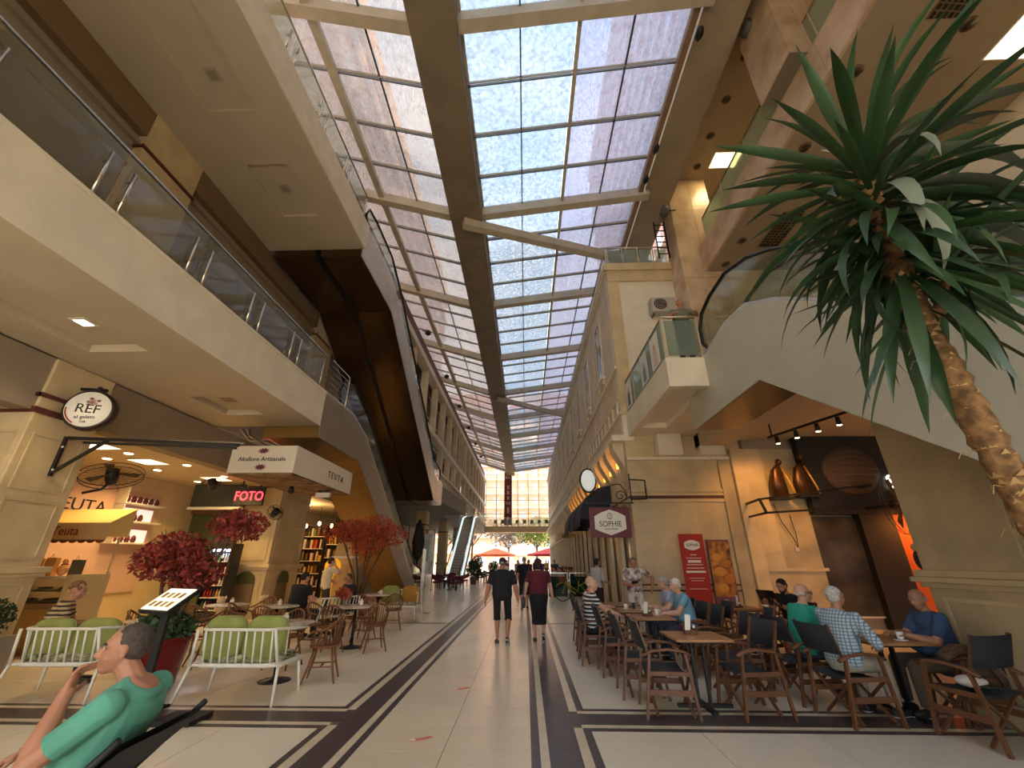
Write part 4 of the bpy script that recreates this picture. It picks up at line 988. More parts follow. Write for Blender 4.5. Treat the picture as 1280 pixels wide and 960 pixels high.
MB().bar((3.02, 12.2, 3.1), (3.02, 12.2, 3.95), .03, .03).bar((3.02, 12.2, 3.78), (3.5, 12.35, 3.78), .03, .03).bar((3.5, 12.35, 3.78), (3.5, 12.35, 3.25), .03, .03).bar((3.5, 12.35, 3.25), (3.02, 12.2, 3.22), .03, .03).build('frame', blackm, br, True)
# small round clock-like lightbox farther on
t = thing('blade_sign', 'small oval illuminated blade sign beyond the scroll bracket', 'sign', (2.55, 16.98, 4.6))
MB().ell((0, 0, 0), (.3, .08, .45), 20, 12).build('face', mat('blade_face', (220, 226, 220), emit=(220, 230, 226), estr=.25), t); MB().tube([(.31 * math.cos(i * .4), 0, .46 * math.sin(i * .4)) for i in range(16)], .04, 6, closed=True).build('rim', blackm, t); MB().bar((.3, 0, 0), (.5, 0, 0), .04, .04).build('bracket', blackm, t)
# banners on the gable wall
ba = thing('pull_up_banner', 'red printed banner leaning on the stone gable', 'banner', (4.45, 12.0, 0))
MB().prism([(4.12, .3), (4.76, .3), (4.76, 2.28), (4.12, 2.28)], 'y', 12.0, 12.03).build('sheet', red_panel, ba, True)
hx = lambda cx, cz, w, h: [(cx - w, cz - h * .5), (cx - w, cz + h * .5), (cx - w * .5, cz + h * .85), (cx, cz + h), (cx + w * .5, cz + h * .85), (cx + w, cz + h * .5), (cx + w, cz - h * .5), (cx + w * .5, cz - h * .85), (cx, cz - h), (cx - w * .5, cz - h * .85)]
MB().prism(hx(4.44, 2.0, .2, .13), 'y', 11.992, 12.0).build('hexagon', white_print, ba, True)
text('SOPHIE', .1, dark_print, ba, (4.44, 11.99, 2.0), TXT_Y)
for i, (w, z, h) in enumerate(((.16, 1.76, .02), (.4, 1.68, .015), (.34, 1.60, .06), (.42, 1.52, .015), (.46, 1.44, .015), (.5, 1.35, .05), (.4, 1.2, .012), (.3, 1.14, .012), (.46, .95, .012))):
    MB().box(4.44 - w / 2, 4.44 + w / 2, 11.994, 12.0, z - h / 2, z + h / 2).build('illegible_print', white_print, ba, True)
MB().box(4.1, 4.8, 11.9, 12.15, 0, .06).build('base', chrome, ba, True); MB().bar((4.44, 12.06, .05), (4.44, 12.06, 2.3), .03, .03).build('pole', chrome, ba, True)
bb = thing('photo_poster', 'tall poster with a photograph of golden pastries on the stone gable', 'poster', (5.25, 12.35, .3))
MB().box(4.97, 5.57, 12.33, 12.38, .35, 2.15).build('panel', mat('pastry_board', (120, 70, 90), rough=.5), bb, True)
MB().box(4.99, 5.55, 12.32, 12.33, .75, 2.1).build('photo', mat('pastry_photo', (206, 142, 60), col2=(96, 48, 20), scale=6, detail=3), bb, True)
for i, (x, z, r) in enumerate(((5.15, 1.7, .14), (5.38, 1.55, .15), (5.2, 1.35, .17), (5.4, 1.15, .15), (5.2, .95, .16))):
    MB().ell((x, 12.32, z), (r, .004, r * .7), 14, 6).build('printed_pastry', mat('pastry_print_%d' % (i % 2), [(214, 150, 64), (190, 118, 44)][i % 2]), bb, True)
MB().box(5.15, 5.27, 12.315, 12.33, .45, .68).build('printed_tag', white_print, bb, True)
# AC unit
ac = thing('air_conditioner', 'grey outdoor air conditioner unit on the white gable wall', 'air conditioner', (4.85, 12.2, 9.4))
MB().box(4.42, 5.25, 12.1, 12.44, 9.42, 9.98).build('casing', mat('ac_grey', (176, 170, 158), rough=.5), ac, True, bevel=.01)
MB().tube([(4.72, 12.09, 9.72), (4.72, 12.1, 9.72)], .22, 24).build('fan_opening', mat('ac_dark', (50, 48, 46)), ac, True)
for r in (.06, .12, .18): MB().tube([(4.72 + r * math.cos(i * .4), 12.08, 9.72 + r * math.sin(i * .4)) for i in range(16)], .008, 5, closed=True).build('guard_ring', MATS['ac_grey'], ac, True)
MB().bar((4.5, 12.2, 9.4), (4.5, 12.5, 9.4), .03, .04).bar((5.15, 12.2, 9.4), (5.15, 12.5, 9.4), .03, .04).build('bracket', blackm, ac, True)
quick('wall_box', MB().box(4.0, 4.35, 12.38, 12.5, 7.55, 7.95), mat('box_beige', (170, 150, 122)), 'beige junction box on the gable wall behind the side railing', 'junction box')
# ---- awnings on the right
def awning(y, L, c, lab, frilly=False):
    t = thing('shop_awning', lab, 'awning', (3.0, y, 3.2))
    n = 10; v = []
    for i in range(n + 1):
        a = (PI / 2) * i / n
        for yy in (y, y + L): v.append((3.06 - 1.15 * math.sin(a), yy, 2.95 + 1.15 * math.cos(a)))
    q = MB(); q.add(v, [(2 * i, 2 * i + 1, 2 * i + 3, 2 * i + 2) for i in range(n)], smooth=True)
    side = [(3.06, y, 2.95)] + [v[2 * i] for i in range(n + 1)]; q.add(side, [tuple(range(len(side)))])
    side = [(3.06, y + L, 2.95)] + [v[2 * i + 1] for i in range(n + 1)]; q.add(side, [tuple(range(len(side)))])
    q.build('canopy', mat('awning_%d' % c[0], c, rough=.9, var=.1, scale=5), t, True)
    q = MB()
    for i in range(12): q.box(1.90, 1.93, y + L * i / 12, y + L * (i + .92) / 12, 2.72, 2.96)
    q.build('valance', mat('awning_%d' % c[0], c), t, True)
    for yy in (y + .02, y + L / 2, y + L - .02): MB().tube([(3.06 - 1.13 * math.sin(a), yy, 2.95 + 1.13 * math.cos(a)) for a in [i * .157 for i in range(11)]], .015, 5).build('rib', blackm, t, True)
awning(15.2, 1.6, (44, 46, 58), 'nearest dark blue dome awning on the right')
awning(17.4, 1.6, (46, 48, 60), 'second dark blue dome awning on the right')
awning(19.6, 1.8, (48, 50, 62), 'third dark blue dome awning on the right')
awning(23.5, 4.5, (206, 184, 132), 'straw coloured dome awning on the right')
# ================================================================== CAFE FURNITURE
def director_chair_proto():
    t = thing('director_chair', 'x', 'chair')
    w = .27
    for s in (-1, 1):
        MB().bar((s * w, .21, .63), (s * (w + .0), .29, 0), .035, .03).build('leg', teak, t)
        MB().bar((s * w, -.19, .63), (s * w, -.28, 0), .035, .03).build('leg', teak, t)
        MB().tube([(s * w, -.27, .60), (s * w, -.16, .645), (s * w, .02, .665), (s * w, .18, .65), (s * w, .27, .61)], .03, 8, flat=.55).build('armrest', teak, t)
        MB().bar((s * w, -.23, .43), (s * w, .25, .43), .03, .04).build('seat_rail', teak, t)
        MB().bar((s * w, -.24, .25), (s * w, .27, .25), .02, .055).build('side_rail', teak, t)
        MB().bar((s * (w - .02), -.20, .62), (s * (w - .02), -.30, .95), .03, .022).build('back_post', teak, t)
    for y in (.20, -.19):
        MB().bar((-w + .02, y, .42), (w - .02, y + .03, .03), .03, .02).build('cross_bar', teak, t)
        MB().bar((w - .02, y + .025, .42), (-w + .02, y + .05, .03), .03, .02).build('cross_bar', teak, t)
    q = MB(); n = 8
    v = [(x, y, .45 - .035 * (1 - ((i / n) * 2 - 1) ** 2) + dz) for dz in (0, -.012) for y in (-.21, .22) for i, x in [(i, -w + 2 * w * i / n) for i in range(n + 1)]]
    k = n + 1
    q.add(v, [(i, i + 1, k + i + 1, k + i) for i in range(n)] + [(2 * k + i, 3 * k + i, 3 * k + i + 1, 2 * k + i + 1) for i in range(n)] + [(i, 2 * k + i, 2 * k + i + 1, i + 1) for i in range(n)] + [(k + i, k + i + 1, 3 * k + i + 1, 3 * k + i) for i in range(n)], smooth=True)
    q.build('seat', canvas, t)
    q = MB(); v = []
    for dd in (0, -.014):
        for h, z in ((0, .66), (1, .94)):
            for i in range(n + 1):
                u = (i / n) * 2 - 1; v.append((-w + 2 * w * i / n, -.205 - (z - .62) * .3 - .05 * (1 - u * u) + dd, z))
    q.add(v, [(i, i + 1, k + i + 1, k + i) for i in range(n)] + [(2 * k + i, 3 * k + i, 3 * k + i + 1, 2 * k + i + 1) for i in range(n)] + [(i, 2 * k + i, 2 * k + i + 1, i + 1) for i in range(n)] + [(k + i, k + i + 1, 3 * k + i + 1, 3 * k + i) for i in range(n)], smooth=True)
    q.build('backrest', canvas, t)
    return t
def place(proto, used, x, y, rz, lab, group, z=0):
    if not used[0]:
        used[0] = True; proto.location = (x, y, z); proto.rotation_euler = (0, 0, rz); tag(proto, lab, None, group); return proto
    return dup(proto, (x, y, z), rz, lab, group)
DC = director_chair_proto(); dcu = [False]
G1 = 'charcoal canvas director chairs of the right terrace'
E_, W_, N_, S_ = -PI / 2, PI / 2, 0, PI     # facing +x, -x, +y, -y
dc = [
 (1.62, 5.92, E_ - .08, 'director chair with its side to the camera at the left of the nearest wooden table'),
 (1.50, 6.62, E_ - .05, 'director chair just behind the nearest one on the aisle side'),
 (2.62, 5.92, W_ + .12, 'director chair right of the nearest wooden table, its back to the old men'),
 (2.78, 6.62, W_ + .05, 'director chair behind the one right of the nearest wooden table'),
 (1.42, 7.70, E_, 'empty director chair on the aisle side of the second wooden table'),
 (2.82, 7.75, W_, 'director chair right of the second wooden table'),
 (2.86, 8.45, W_ + .1, 'director chair under the man in the light blue shirt'),
 (1.20, 8.45, E_, 'director chair under the bald man in the striped shirt'),
 (1.25, 9.15, E_, 'director chair under the man in the red and white striped sleeves'),
 (2.85, 9.3, W_, 'director chair under the man in the lavender shirt'),
 (1.30, 10.3, E_, 'farthest director chair on the aisle side'),
 (3.42, 7.35, W_ - .2, 'director chair draped in shadow behind the second row'),
 (3.35, 8.6, W_, 'director chair by the front of the pastry poster'),
 (3.6, 9.5, E_, 'director chair left of the table under the pastry poster'),
 (5.0, 9.6, W_, 'director chair right of the table under the pastry poster'),
 (4.62, 8.35, W_ + .3, 'director chair under the bearded man in black'),
 (3.55, 6.45, E_ + .1, 'director chair under the man in the turquoise shirt'),
 (3.62, 5.72, E_ + .12, 'director chair under the man in the checked shirt'),
 (4.98, 5.75, W_ - .25, 'director chair under the man in the blue shirt by the pier'),
 (4.45, 5.12, N_ + .25, 'director chair with a cap and clutter on its seat at the right front'),
]
for x, y, rz, lab in dc: place(DC, dcu, x, y, rz, lab, G1)
def wood_table_proto():
    t = thing('wooden_table', 'x', 'table')
    MB().box(-.34, .34, -.34, .34, .715, .745).build('tabletop', tabletop_m, t, bevel=.006)
    MB().box(-.25, .25, -.25, .25, .69, .714).build('top_plate', blackm, t)
    for dx in (-.07, .07): MB().bar((dx, 0, .04), (dx, 0, .69), .03, .05).build('pedestal', blackm, t)
    for a in (0, PI / 2): MB().bar((-.32 * math.cos(a), -.32 * math.sin(a), .02), (.32 * math.cos(a), .32 * math.sin(a), .02), .06, .035).build('foot', blackm, t)
    return t
WT = wood_table_proto(); wtu = [False]
wt = [(2.12, 6.12, 'nearest square wooden table of the terrace'), (2.1, 8.1, 'second square wooden table, in front of the light blue shirt'), (2.08, 9.2, 'square wooden table before the man standing in white'),
      (2.1, 10.4, 'farthest square wooden table near the shop corner'), (4.3, 5.95, 'square wooden table shared by the three old men'), (3.85, 7.85, 'square wooden table in front of the bearded man'), (4.3, 9.6, 'square wooden table below the pastry poster')]
for x, y, lab in wt: place(WT, wtu, x, y, 0.0, lab, 'square wooden terrace tables')
def menu_block():
    t = thing('napkin_holder', 'x', 'holder')
    MB().box(-.08, .08, -.045, .045, 0, .045).build('wooden_block', teak, t, bevel=.004)
    MB().obox((-.02, 0, .13), (.07, .006, .18), (0, .15, 0)).build('menu_card', white_print, t)
    MB().cyl((.05, 0, .045), .022, .06, 10).build('shaker', chrome, t)
    return t
HB = menu_block(); hbu = [False]
for i, (x, y, z, lab) in enumerate(((2.1, 6.2, .745, 'wooden napkin block with white card on the nearest wooden table'), (2.05, 8.05, .745, 'wooden napkin block on the second wooden table'), (3.85, 7.6, .745, 'napkin block with tall white card before the bearded man'), (4.25, 9.5, .745, 'napkin block on the table below the pastry poster'))):
    place(HB, hbu, x, y, .2 * i, lab, 'napkin blocks', z)
def cup(x, y, z, lab, c=(236, 230, 218), h=.075, r=.04, group=None):
    t = thing('coffee_cup', lab, 'cup', (x, y, z), group=group)
    MB().lathe([(r * .7, 0), (r * .8, .01), (r, h), (r * .9, h), (r * .7, .015)], (0, 0, .012), 14).build('bowl', mat('china_%d' % c[0], c, rough=.25), t)
    MB().lathe([(r * 1.7, 0), (r * 1.8, .008)], (0, 0, 0), 16).build('saucer', MATS['china_%d' % c[0]], t)
    MB().tube([(r * .95, 0, h * .9), (r * 1.6, 0, h * .7), (r * .95, 0, h * .35)], .006, 6).build('handle', MATS['china_%d' % c[0]], t)
    return t
cup(4.2, 6.05, .745, 'white cup on the old men\'s table'); cup(4.42, 5.82, .745, 'second white cup on the old men\'s table nearer the pier')
cup(1.95, 9.25, .745, 'white cup on the table before the standing man'); cup(2.25, 9.1, .745, 'white cup at the right of the table before the standing man'); cup(2.28, 8.3, .745, 'cup in front of the light blue shirt')
t = thing('water_glass', 'dark drink glass on the table before the standing man', 'glass', (2.12, 9.3, .745)); MB().lathe([(.03, 0), (.036, .11)], n=14).build('tumbler', mat('dark_drink', (50, 60, 80), rough=.1), t); MB().lathe([(.037, .0), (.037, .01)], (0, 0, .11), 14).build('rim', white_paint, t)
# cap + clutter on the seat of the front chair
t = thing('flat_cap', 'white and black cap lying on the right front director chair', 'cap', (4.45, 5.13, .455), .3)
MB().ell((0, 0, .04), (.14, .12, .05), 16, 8).build('crown', mat('cap_white', (220, 210, 196), rough=.9), t); MB().ell((.02, -.12, .02), (.10, .09, .015), 14, 6).build('brim', blackm, t); MB().ell((0, -.02, .07), (.06, .05, .025)).build('badge', blackm, t)
t = thing('brown_coat', 'striped brown coat thrown over the arm of the right front chair', 'coat', (4.85, 5.45, .6))
q = MB(); q.tube([(-.3, .05, .03), (-.1, .08, .10), (.12, .04, .08), (.3, .0, .0)], [.07, .10, .10, .06], 10, flat=.6); q.build('cloth', mat('brown_cloth', (120, 94, 70), rough=.9, col2=(70, 50, 36), scale=8, stretch=(1, 6, 1)), t)
q = MB(); q.tube([(.1, .02, .03), (.18, -.05, -.15), (.16, -.08, -.3)], [.06, .07, .05], 8, flat=.5); q.build('sleeve', MATS['brown_cloth'], t)
# ---- left cafe: round tables, spindle chairs, benches
def bistro_proto():
    t = thing('bistro_table', 'x', 'table')
    MB().lathe([(.40, 0), (.425, .008), (.425, .022), (.415, .03)], (0, 0, .72), 40).build('marble_top', marbletop, t)
    MB().cyl((0, 0, .02), .03, .69, 12).build('pedestal', blackm, t)
    MB().lathe([(.22, 0), (.22, .012), (.06, .04), (.035, .06)], (0, 0, 0), 28).build('base', blackm, t)
    return t
BT = bistro_proto(); btu = [False]
bt = [(-3.68, 7.12, 'round marble table behind the nearest white bench'), (-5.2, 9.62, 'round marble table in the second row before the arched niches'), (-6.42, 9.9, 'round marble table near the drinks fridge'),
      (-3.55, 9.66, 'round marble table with three spindle chairs by the dark floor band'), (-4.15, 12.9, 'round marble table in front of the far cushioned bench'), (-5.9, 7.4, 'round marble table behind the menu stand')]
for x, y, lab in bt: place(BT, btu, x, y, 0, lab, 'round marble tables of the left cafe')
for i, (x, y) in enumerate(((-3.72, 7.2), (-5.2, 9.7), (-6.42, 9.98), (-3.5, 9.8), (-4.1, 12.95))):
    t = thing('sugar_pot', ['white sugar pot on the table behind the nearest bench', 'white sugar pot on the second row table', 'white sugar pot on the fridge side table', 'white sugar pot on the table by the floor band', 'white sugar pot before the far bench'][i], 'pot', (x, y, .75), group='white sugar pots')
    MB().lathe([(.035, 0), (.042, .01), (.042, .08), (.036, .085)], n=16).build('pot', mat('china_236', (236, 230, 218), rough=.25), t)
    MB().box(-.02, .02, -.012, .012, .085, .12).build('sugar_sachets', mat('sachet', (226, 200, 150)), t)
def spindle_proto():
    t = thing('spindle_chair', 'x', 'chair')
    MB().lathe([(.19, 0), (.215, .01), (.215, .03), (.20, .035)], (0, 0, .43), 24).build('seat', beech, t)
    for a, b in ((-1, -1), (1, -1), (-1, 1), (1, 1)):
        MB().tube([(a * .12, b * .12, .43), (a * .16, b * .16, .22), (a * .21, b * .22, 0)], [.014, .018, .012], 8).build('leg', beech, t)
    MB().bar((-.16, -.165, .2), (-.16, .165, .2), .018, .018).bar((.16, -.165, .2), (.16, .165, .2), .018, .018).build('stretcher', beech, t); MB().bar((-.16, 0, .2), (.16, 0, .2), .018, .018).build('stretcher', beech, t)
    hoop = []
    for i in range(15):
        a = PI * i / 14; z = .66 + .17 * math.sin(a) ** 2
        hoop.append((.245 * math.cos(a), .10 - .30 * math.sin(a), z))
    MB().tube([(.235, .19, .645)] + hoop + [(-.235, .19, .645)], .016, 8).build('hoop_rail', beech, t)
    for i in range(1, 14, 1):
        x, y, z = hoop[i]
        r = .195; l = math.hypot(x, y) or 1
        if i in (1, 13): MB().tube([(x * .75, y * .75 + .02, .45), (x, y, z)], .009, 6).build('arm_spindle', beech, t)
        else: MB().tube([(x / .26 * .18, y / l * r, .46), (x, y, z)], .008, 6).build('spindle', beech, t)
    return t
SC = spindle_proto(); scu = [False]
sc_list = [
 (-3.02, 7.15, W_ + .25, 'brown spindle chair right of the table behind the nearest bench'),
 (-4.02, 7.95, S_ - .1, 'brown spindle chair on the far side of the table behind the nearest bench'),
 (-3.72, 8.98, N_ + .1, 'brown spindle chair with its back to the camera at the table by the floor band'),
 (-4.2, 9.35, E_ - .3, 'brown spindle chair left of the table by the floor band'),
 (-3.0, 9.35, N_ + .5, 'brown spindle chair at the right front of the table by the floor band'),
 (-3.6, 10.45, S_, 'brown spindle chair behind the table by the floor band'),
 (-3.45, 12.1, N_ + .3, 'brown spindle chair right of the far round table'),
 (-4.2, 11.9, N_ - .1, 'brown spindle chair in front of the far round table'),
 (-4.75, 12.5, E_, 'brown spindle chair left of the far round table'),
 (-5.15, 10.35, S_ + .2, 'brown spindle chair under the man in black near the niches'),
 (-5.0, 8.85, N_ + .1, 'brown spindle chair in front of the second row table'),
 (-5.8, 9.3, E_ + .2, 'brown spindle chair between the second row and fridge side tables'),
 (-6.5, 9.1, N_, 'brown spindle chair in front of the fridge side table'),
 (-7.1, 9.6, E_ - .2, 'brown spindle chair left of the fridge side table'),
 (-6.0, 10.6, S_, 'brown spindle chair behind the fridge side table'),
 (-5.4, 8.0, W_ + .9, 'brown spindle chair between the red maple and the first table'),
 (-6.6, 7.9, E_ + .4, 'brown spindle chair by the display counter'),
]
for x, y, rz, lab in sc_list: place(SC, scu, x, y, rz, lab, 'brown spindle chairs of the left cafe')
def bench_proto():
    t = thing('spindle_bench', 'x', 'bench')
    n = 25; W = .62
    def curve(i, z, back, fwd):
        u = i / n * 2 - 1; a = abs(u)
        x = W * (u if a < .7 else math.copysign(.7 + (a - .7) * .75, u)) * 1.06
        y = -back + (0 if a < .62 else ((a - .62) / .38) ** 1.6 * fwd)
        return (x, y, z - (0 if a < .75 else (a - .75) * .18 * (1 if z > .6 else 0)))
    top = [curve(i, .80, .36, .62) for i in range(n + 1)]; bot = [curve(i, .40, .28, .54) for i in range(n + 1)]
    MB().tube(top, .018, 8).build('top_rail', white_paint, t)
    MB().tube(bot, .03, 8, flat=.9).build('seat_rail', white_paint, t)
    for i in range(1, n, 2): MB().tube([bot[i], top[i]], .013, 6).build('spindle', white_paint, t)
    MB().bar((-.60, .27, .40), (.60, .27, .40), .04, .05).build('front_rail', white_paint, t)
    MB().box(-.60, .60, -.26, .27, .385, .41).build('seat_base', white_paint, t)
    for a, b in ((-1, -1), (1, -1), (-1, 1), (1, 1)):
        MB().tube([(a * .56, b * .25, .42), (a * .62, b * .30 - (.06 if b < 0 else 0), 0)], [.022, .014], 8).build('leg', white_paint, t)
    for a in (-1, 1): MB().tube([(a * .56, -.27, .40), (a * .5, -.36, .80)], [.02, .018], 8).build('back_post', white_paint, t)
    return t
BP = bench_proto(); bpu = [False]
for x, y, rz, lab in ((-3.68, 6.32, N_, 'white spindle bench with green cushions nearest the dark floor band'), (-6.02, 6.32, N_ + .04, 'white spindle bench at the left edge under the woman in stripes'), (-3.75, 13.75, S_ - .15, 'white spindle bench with green and mustard cushions by the escalator foot'), (-4.75, 11.3, W_ - .5, 'white spindle bench beside the seated man in black')):
    place(BP, bpu, x, y, rz, lab, 'white spindle benches')
def cushion(x, y, z, w, h, d, rot, m_, lab, group='olive back cushions'):
    R = Euler(rot).to_matrix()
    t = thing('cushion', lab, 'cushion', (x, y, z), group=group)
    q = MB().ell((0, 0, 0), (w / 2, d / 2, h / 2), 24, 14, R, pw=.55); q.build('cover', m_, t)
    q = MB(); pts = [R @ Vector((w / 2 * math.copysign(abs(math.cos(a)) ** .55, math.cos(a)), 0, h / 2 * math.copysign(abs(math.sin(a)) ** .55, math.sin(a)))) for a in [i * PI / 16 for i in range(32)]]
    q.tube(pts, .008, 5, closed=True); q.build('piping', m_, t)
    return t
cushion(-3.98, 6.20, .68, .54, .5, .16, (-.12, 0, 0), green_fab, 'left olive cushion on the nearest white bench'); cushion(-3.42, 6.20, .68, .54, .5, .16, (-.12, 0, 0), green_fab, 'right olive cushion on the nearest white bench')
cushion(-6.35, 6.22, .66, .56, .46, .16, (-.12, 0, .04), green_fab, 'left olive cushion behind the woman in stripes'); cushion(-5.75, 6.24, .66, .56, .46, .16, (-.12, 0, .04), green_fab, 'right olive cushion beside the woman in stripes')
cushion(-4.05, 13.78, .68, .54, .5, .16, (.12, 0, -.1), green_fab, 'pale green cushion on the far white bench'); cushion(-3.42, 13.68, .68, .54, .5, .16, (.12, 0, -.1), mustard, 'mustard cushion on the far white bench', 'other cushions')
cushion(-4.5, 11.35, .68, .5, .5, .15, (.12, 0, PI / 2 - .5), green_fab, 'olive cushion on the bench beside the seated man in black')
for x, y, rz, lab in ((-3.68, 6.36, 0, 'leaf print seat pad of the nearest white bench'), (-6.02, 6.36, .04, 'leaf print seat pad of the left edge bench'), (-3.75, 13.7, -.15, 'leaf print seat pad of the far white bench')):
    t = thing('seat_pad', lab, 'cushion', (x, y, .455), rz, 'leaf print seat pads'); MB().ell((0, 0, 0), (.56, .25, .05), 24, 10, pw=.4).build('cover', pattern_fab, t); MB().tube([(.555 * math.copysign(abs(math.cos(a)) ** .4, math.cos(a)), .248 * math.copysign(abs(math.sin(a)) ** .4, math.sin(a)), 0) for a in [i * PI / 14 for i in range(28)]], .006, 5, closed=True).build('piping', green_fab, t)
# menu stand
ms = thing('menu_stand', 'black stand with a lit sloping menu board behind the seated man', 'stand', (-4.5, 5.75, 0))
MB().box(-.22, .22, -.2, .2, 0, .03).build('base', blackm, ms, bevel=.005); MB().bar((0, 0, .02), (0, 0, 1.12), .09, .05).build('post', blackm, ms)
tl = (.62, 0, -.35)
MB().obox((0, 0, 1.14), (.56, .40, .05), tl).build('frame', blackm, ms, bevel=.004)
R_ = Euler(tl).to_matrix(); o_ = R_ @ Vector((0, 0, .029))
MB().obox((o_.x, o_.y, 1.14 + o_.z), (.51, .36, .006), tl).build('menu_sheet', mat('menu_cream', (246, 234, 204), emit=(250, 236, 200), estr=.75), ms)
o2 = R_ @ Vector((0, 0, .034))
for i in range(4):
    for j in range(2):
        p = R_ @ Vector((-.17 + .11 * i, -.09 + .15 * j, .034)); MB().obox((p.x, p.y, 1.14 + p.z), (.07, .09, .002), tl).build('dish_picture', mat('dish_%d' % ((i + j) % 3), [(206, 160, 96), (180, 140, 90), (220, 190, 130)][(i + j) % 3]), ms)
# chocolate floor plate by the man's chair
quick('floor_plate', MB().box(-3.98, -3.55, 5.28, 5.66, 0.001, .05), blackm, 'black flat base plate on the floor band behind the seated man', 'base plate', bevel=.01)
# ---- plants
def potted_maple(x, y, h, lab, m_=red_leaf, pot=True, r=.55, seed=3, clouds=None, n=1500):
    t = thing('potted_maple', lab, 'plant', (x, y, 0))
    if pot:
        MB().lathe([(.22, 0), (.30, .1), (.36, .6), (.38, .66), (.33, .66), (.31, .56)], n=28).build('pot', mat('glossy_red_pot', (112, 18, 22), rough=.18), t)
        MB().cyl((0, 0, .55), .31, .03, 20).build('soil', mat('soil', (50, 38, 28)), t)
    q = MB(); rd = random.Random(seed)
    clouds = clouds or [(0, 0, h)]
    for cx, cy_, cz in clouds: q.tube([(0, 0, .3), (cx * .3, cy_ * .3, cz * .5), (cx, cy_, cz)], [.05, .035, .012], 7)
    for _ in range(14):
        c = rd.choice(clouds); q.tube([(c[0] * .6, c[1] * .6, c[2] * .75), (c[0] + rd.uniform(-r, r) * .8, c[1] + rd.uniform(-r, r) * .8, c[2] + rd.uniform(-.2, .3))], [.014, .005], 5)
    q.build('trunk', twig, t)
    q = MB()
    for i, c in enumerate(clouds): leafcloud(q, c, (r, r, r * .62), n // len(clouds), .045, seed + i)
    q.build('foliage', m_, t)['kind'] = 'stuff'
    return t
potted_maple(-5.0, 6.4, 1.9, 'red maple in a glossy red pot behind the menu stand', r=.42, seed=4, clouds=[(-.1, 0, 1.75), (.15, .1, 1.45), (.55, .25, 2.1), (-.35, .1, 1.6)], n=3000)
leafcloud(MB(), (0, 0, .74), (.42, .42, .24), 900, .05, 9).build('underplanting', green_leaf, [k for k in C.objects if k.name == 'potted_maple'][0])['kind'] = 'stuff'
potted_maple(-5.2, 14.2, 2.7, 'orange maple standing by the foot of the lower escalator', orange_leaf, True, .6, 8, [(-.4, 0, 2.55), (.35, 0, 2.65), (.8, 0, 2.4), (-.9, .1, 2.5), (0.1, 0, 2.1)], 3600)
t = thing('flower_arrangement', 'orange flowers on the table edge by the kiosk panel', 'plant', (-4.35, 10.9, .9)); leafcloud(MB(), (0, 0, 0), (.22, .15, .14), 260, .04, 5).build('flowers', orange_leaf, t)['kind'] = 'stuff'; MB().tube([(0, 0, -.9), (0, 0, -.05)], [.02, .015], 6).build('stem', twig, t); MB().lathe([(.12, 0), (.15, .3), (.13, .32)], (0, 0, -.9), 16).build('vase', mat('dark_vase', (60, 44, 34)), t)
t = thing('box_shrub', 'clipped dark shrub in a planter at the left edge', 'plant', (-7.75, 6.4, 0)); MB().prism([(-.3, 0), (.3, 0), (.38, .62), (-.38, .62)], 'y', -.35, .35).build('planter', plaster_d, t); leafcloud(MB(), (0, 0, .85), (.42, .42, .28), 1500, .035, 6).build('foliage', mat('dark_shrub', (44, 58, 30), rough=.8), t)['kind'] = 'stuff'; MB().tube([(0, 0, .5), (0, 0, .85)], .03, 6).build('trunk', twig, t)
# ---- yucca palm at the right front
yu = thing('yucca_palm', 'tall yucca palm with a leaning rough trunk at the right edge', 'plant', (2.40, 2.0, 0))
MB().lathe([(.24, 0), (.3, .05), (.34, .5), (.3, .5), (.29, .44)], n=28).build('planter', mat('planter_brown', (96, 72, 52), rough=.6), yu)
MB().cyl((0, 0, .42), .29, .03, 20).build('soil', mat('soil', (50, 38, 28)), yu)
P = [Vector(p) for p in ((0, 0, .4), (-.05, 0, 1.0), (-.12, 0, 1.6), (-.16, 0, 2.0), (-.205, 0, 2.4), (-.24, 0, 2.75), (-.235, 0, 3.1), (-.21, 0, 3.45), (-.18, 0, 3.8), (-.16, 0, 4.05))]
rd = random.Random(5)
pts = []; rr = []
for i in range(len(P) - 1):
    for k in range(9):
        t_ = k / 9; p = P[i].lerp(P[i + 1], t_); pts.append(p); rr.append((.062 if p.z < 3.15 else .045) * rd.uniform(.92, 1.1) + (.008 if k % 2 else -.004))
MB().tube(pts, rr, 14).build('trunk', bark_m, yu)
q = MB()
for i in range(420):
    k = rd.randrange(6, 54); p = pts[k]; a = rd.uniform(0, 2 * PI); d = Vector((math.cos(a), math.sin(a), 0)); s_ = Vector((-math.sin(a), math.cos(a), 0))
    b0 = p + d * .057; q.add([b0 - s_ * .024, b0 + s_ * .024, b0 + d * rd.uniform(.008, .02) + Vector((0, 0, rd.uniform(.012, .04)))], [(0, 1, 2)])
    if rd.random() < .12: q.tube([b0, b0 + d * .05 + Vector((0, 0, .01)), b0 + d * .075 + Vector((0, 0, -.03))], .0025, 4)
q.build('leaf_scars', mat('pale_bark', (176, 140, 92), rough=.9), yu)['kind'] = 'stuff'
